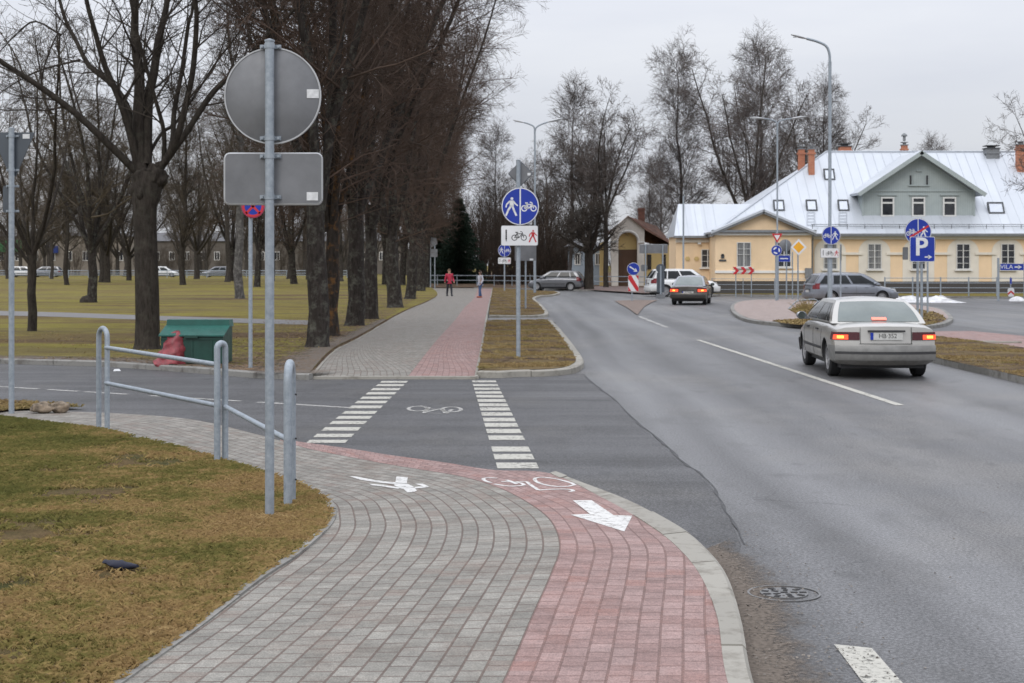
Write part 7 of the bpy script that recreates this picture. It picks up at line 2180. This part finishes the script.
# ------------------------------------------------------------------ people
def skin_body(name, verts, edges, radii, mat, parent, sub=2):
    me = bpy.data.meshes.new(name); me.from_pydata(verts, edges, [])
    o = bpy.data.objects.new(name, me); COL.objects.link(o)
    md = o.modifiers.new('skin', 'SKIN'); md.use_smooth_shade = True
    sv = me.skin_vertices
    if not sv: 
        bpy.context.view_layer.objects.active = o
    for i, r_ in enumerate(radii):
        me.skin_vertices[0].data[i].radius = r_ if hasattr(r_, '__len__') else (r_, r_)
    me.skin_vertices[0].data[0].use_root = True
    s = o.modifiers.new('sub', 'SUBSURF'); s.levels = sub; s.render_levels = sub
    bpy.context.view_layer.update()
    apply_mods(o); o.data.materials.clear(); o.data.materials.append(MATS[mat]); o.parent = parent
    return o
def person(label, loc, rz, H, jacket, trousers, shoes, hair, stride=.2, longhair=True, armswing=.12):
    s = H / 1.70
    root = thing('person', label, 'person', loc, rz)
    V = lambda *p: tuple(q * s for q in p)
    hip, kneez = .90, .48
    fl, frt = stride, -stride
    verts = [V(0, 0, .95), V(0, 0, 1.15), V(0, 0, 1.36), V(0, 0, 1.46), V(0, -.01, 1.55), V(0, -.015, 1.64),
             V(.19, 0, 1.38), V(.25, .04 + armswing * .2, 1.12), V(.26, -.06 - armswing, .90), V(.26, -.09 - armswing, .82),
             V(-.19, 0, 1.38), V(-.25, .05 - armswing * .2, 1.12), V(-.26, -.02 + armswing, .89), V(-.26, -.04 + armswing, .81),
             V(.09, 0, .88), V(.10, -fl * .45 - .04, .49), V(.10, -fl, .08), V(.10, -fl - .13, .04),
             V(-.09, 0, .88), V(-.10, -frt * .45 - .03, .49), V(-.10, -frt, .09), V(-.10, -frt - .12, .04)]
    edges = [(0, 1), (1, 2), (2, 3), (3, 4), (4, 5), (2, 6), (6, 7), (7, 8), (8, 9), (2, 10), (10, 11), (11, 12), (12, 13), (0, 14), (14, 15), (15, 16), (16, 17), (0, 18), (18, 19), (19, 20), (20, 21)]
    rad = [.125, .12, .14, .055, .085, .095, .06, .045, .034, .036, .06, .045, .034, .036, .09, .06, .04, .035, .09, .06, .04, .035]
    skin_body('body', verts, edges, [r_ * s for r_ in rad], 'skin', root)
    jv = [verts[0], verts[1], verts[2], V(0, 0, 1.44), verts[6], verts[7], V(*[q / s for q in verts[8]]), verts[10], verts[11], verts[12], V(0, 0, .86)]
    skin_body('jacket', jv, [(0, 1), (1, 2), (2, 3), (2, 4), (4, 5), (5, 6), (2, 7), (7, 8), (8, 9), (0, 10)], [r_ * s for r_ in (.155, .15, .17, .075, .08, .065, .055, .08, .065, .055, .16)], jacket, root)
    skin_body('trousers', [verts[0], verts[14], verts[15], verts[16], verts[18], verts[19], verts[20]], [(0, 1), (1, 2), (2, 3), (0, 4), (4, 5), (5, 6)], [r_ * s for r_ in (.13, .105, .075, .058, .105, .075, .058)], trousers, root)
    for a, b in ((16, 17), (20, 21)):
        va = Vector(verts[a]); vb = Vector(verts[b]); m = MB(); c = (va + vb) / 2
        m.lathe([(0, -.05 * s), (.055 * s, -.04 * s), (.06 * s, 0), (.045 * s, .05 * s), (0, .06 * s)], 12, Matrix.Translation((c.x, c.y, .055 * s)) @ Matrix.Diagonal((1, 2.3, 1, 1))); m.build('shoe', shoes, root, smooth=60)
    # face and hair
    m = MB(); m.lathe([(0, -.012), (.012, 0), (0, .016)], 8, Matrix.Translation(V(0, -.115, 1.59)) @ Matrix.Diagonal((1, 1.4, 1.3, 1))); m.build('nose', 'skin', root, smooth=60)
    for sx in (-1, 1):
        m = MB(); m.lathe([(0, -.01), (.012, 0), (0, .01)], 8, Matrix.Translation(V(sx * .035, -.096, 1.625))); m.build('eye', 'sign_black', root)
        m = MB(); m.lathe([(0, -.03), (.02, 0), (0, .03)], 8, Matrix.Translation(V(sx * .098, .0, 1.61))); m.build('ear', 'skin', root)
    m = MB(); m.box(V(0, -.098, 1.545), (.045 * s, .012, .01)); m.build('mouth', 'lens_red', root)
    rows = []
    for i in range(9):
        t = i / 8; z = 1.74 - .16 * t - (.20 * t * t if longhair else 0)
        rr_ = .115 * math.sin(min(t * 1.9 + .12, 1.5)); row = []
        for k_ in range(17):
            a = 2 * PI * k_ / 16; front = max(0, -math.sin(a))
            row.append(V(rr_ * math.cos(a), .012 + rr_ * 1.08 * math.sin(a) * (1 - .25 * front * (t > .35)), z + front * max(0, t - .35) * (.16 + (.3 if longhair else 0))))
        rows.append(row)
    m = MB(); m.grid(rows); m.sheet(rows[0][:-1]); m.build('hair', hair, root, smooth=70)
    return root
p = G(449.3, 296.2, .05); person('child in a bright pink jacket and dark trousers walking on the grey paving', tuple(p), R(20), 1.58, 'jacket_pink', 'trousers_dark', 'trousers_dark', 'hair_fair', .19, False)
p = G(480.3, 297.8, .05); person('child with long dark hair, white top and blue jeans on the red cycle lane', tuple(p), R(-60), 1.50, 'jacket_white', 'jeans_blue', 'shoe_red', 'hair_brown', .12, True, .05)
# ------------------------------------------------------------------ sky, sun, camera
w = bpy.data.worlds.new('World'); scene.world = w; w.use_nodes = True
t = w.node_tree; t.nodes.clear()
def N(typ, **kw):
    n = t.nodes.new(typ)
    for k, v in kw.items(): setattr(n, k, v)
    return n
SUN_EL, SUN_ROT = R(36), R(205)
out = N('ShaderNodeOutputWorld'); bg = N('ShaderNodeBackground'); bg.inputs['Strength'].default_value = 0.1
sky = N('ShaderNodeTexSky', sky_type='NISHITA'); sky.sun_disc = False; sky.sun_elevation = SUN_EL; sky.sun_rotation = SUN_ROT
tc = N('ShaderNodeTexCoord'); sep = N('ShaderNodeSeparateXYZ'); t.links.new(tc.outputs['Generated'], sep.inputs[0])
mx = N('ShaderNodeMath', operation='MAXIMUM'); mx.inputs[1].default_value = 0.0; t.links.new(sep.outputs[2], mx.inputs[0])
# overcast luminance: brighter towards the zenith
ma = N('ShaderNodeMath', operation='MULTIPLY_ADD'); ma.inputs[1].default_value = SKY_GRAD; ma.inputs[2].default_value = 1.0; t.links.new(mx.outputs[0], ma.inputs[0])
mp = N('ShaderNodeMapping'); mp.inputs['Scale'].default_value = (1.0, 1.0, 4.5); t.links.new(tc.outputs['Generated'], mp.inputs['Vector'])
nz = N('ShaderNodeTexNoise'); nz.inputs['Scale'].default_value = 2.6; nz.inputs['Detail'].default_value = 5.0; nz.inputs['Roughness'].default_value = 0.55; t.links.new(mp.outputs[0], nz.inputs['Vector'])
rp = N('ShaderNodeValToRGB'); e = rp.color_ramp.elements
e[0].position = .30; e[0].color = (SKY_C * .84, SKY_C * .87, SKY_C * .965, 1); e[1].position = .72; e[1].color = (SKY_C * 1.01, SKY_C * 1.03, SKY_C * 1.085, 1)
t.links.new(nz.outputs['Fac'], rp.inputs['Fac'])
vm = N('ShaderNodeVectorMath', operation='SCALE'); t.links.new(rp.outputs['Color'], vm.inputs[0]); t.links.new(ma.outputs[0], vm.inputs['Scale'])
mixn = N('ShaderNodeMix', data_type='RGBA'); mixn.inputs[0].default_value = 0.93
t.links.new(sky.outputs[0], mixn.inputs[6]); t.links.new(vm.outputs[0], mixn.inputs[7])
t.links.new(mixn.outputs[2], bg.inputs['Color']); t.links.new(bg.outputs[0], out.inputs['Surface'])
sd = bpy.data.lights.new('sun', 'SUN'); sd.energy = 0.9; sd.angle = R(25); sd.color = (1.0, .96, .9)
so = bpy.data.objects.new('sun', sd); COL.objects.link(so)
az = SUN_ROT
dirv = Vector((math.sin(az) * math.cos(SUN_EL), math.cos(az) * math.cos(SUN_EL), math.sin(SUN_EL)))
so.rotation_euler = (-dirv).to_track_quat('-Z', 'Y').to_euler()
cd = bpy.data.cameras.new('camera'); co = bpy.data.objects.new('camera', cd); COL.objects.link(co)
co.location = (0, 0, EYE); co.rotation_euler = (R(90), 0, 0)
cd.sensor_width = 36.0; cd.lens = F / 1024.0 * 36.0
cd.shift_y = -(341.5 - HZ) / 1024.0
cd.clip_end = 4000; cd.clip_start = .05
cd.dof.use_dof = True; cd.dof.focus_distance = 11.0; cd.dof.aperture_fstop = 7.0
scene.camera = co
scene.view_settings.view_transform = 'Standard'; scene.view_settings.look = 'None'; scene.view_settings.gamma = 1.0
scene.view_settings.use_curve_mapping = False; scene.view_settings.exposure = EXPOSURE
scene.render.film_transparent = False
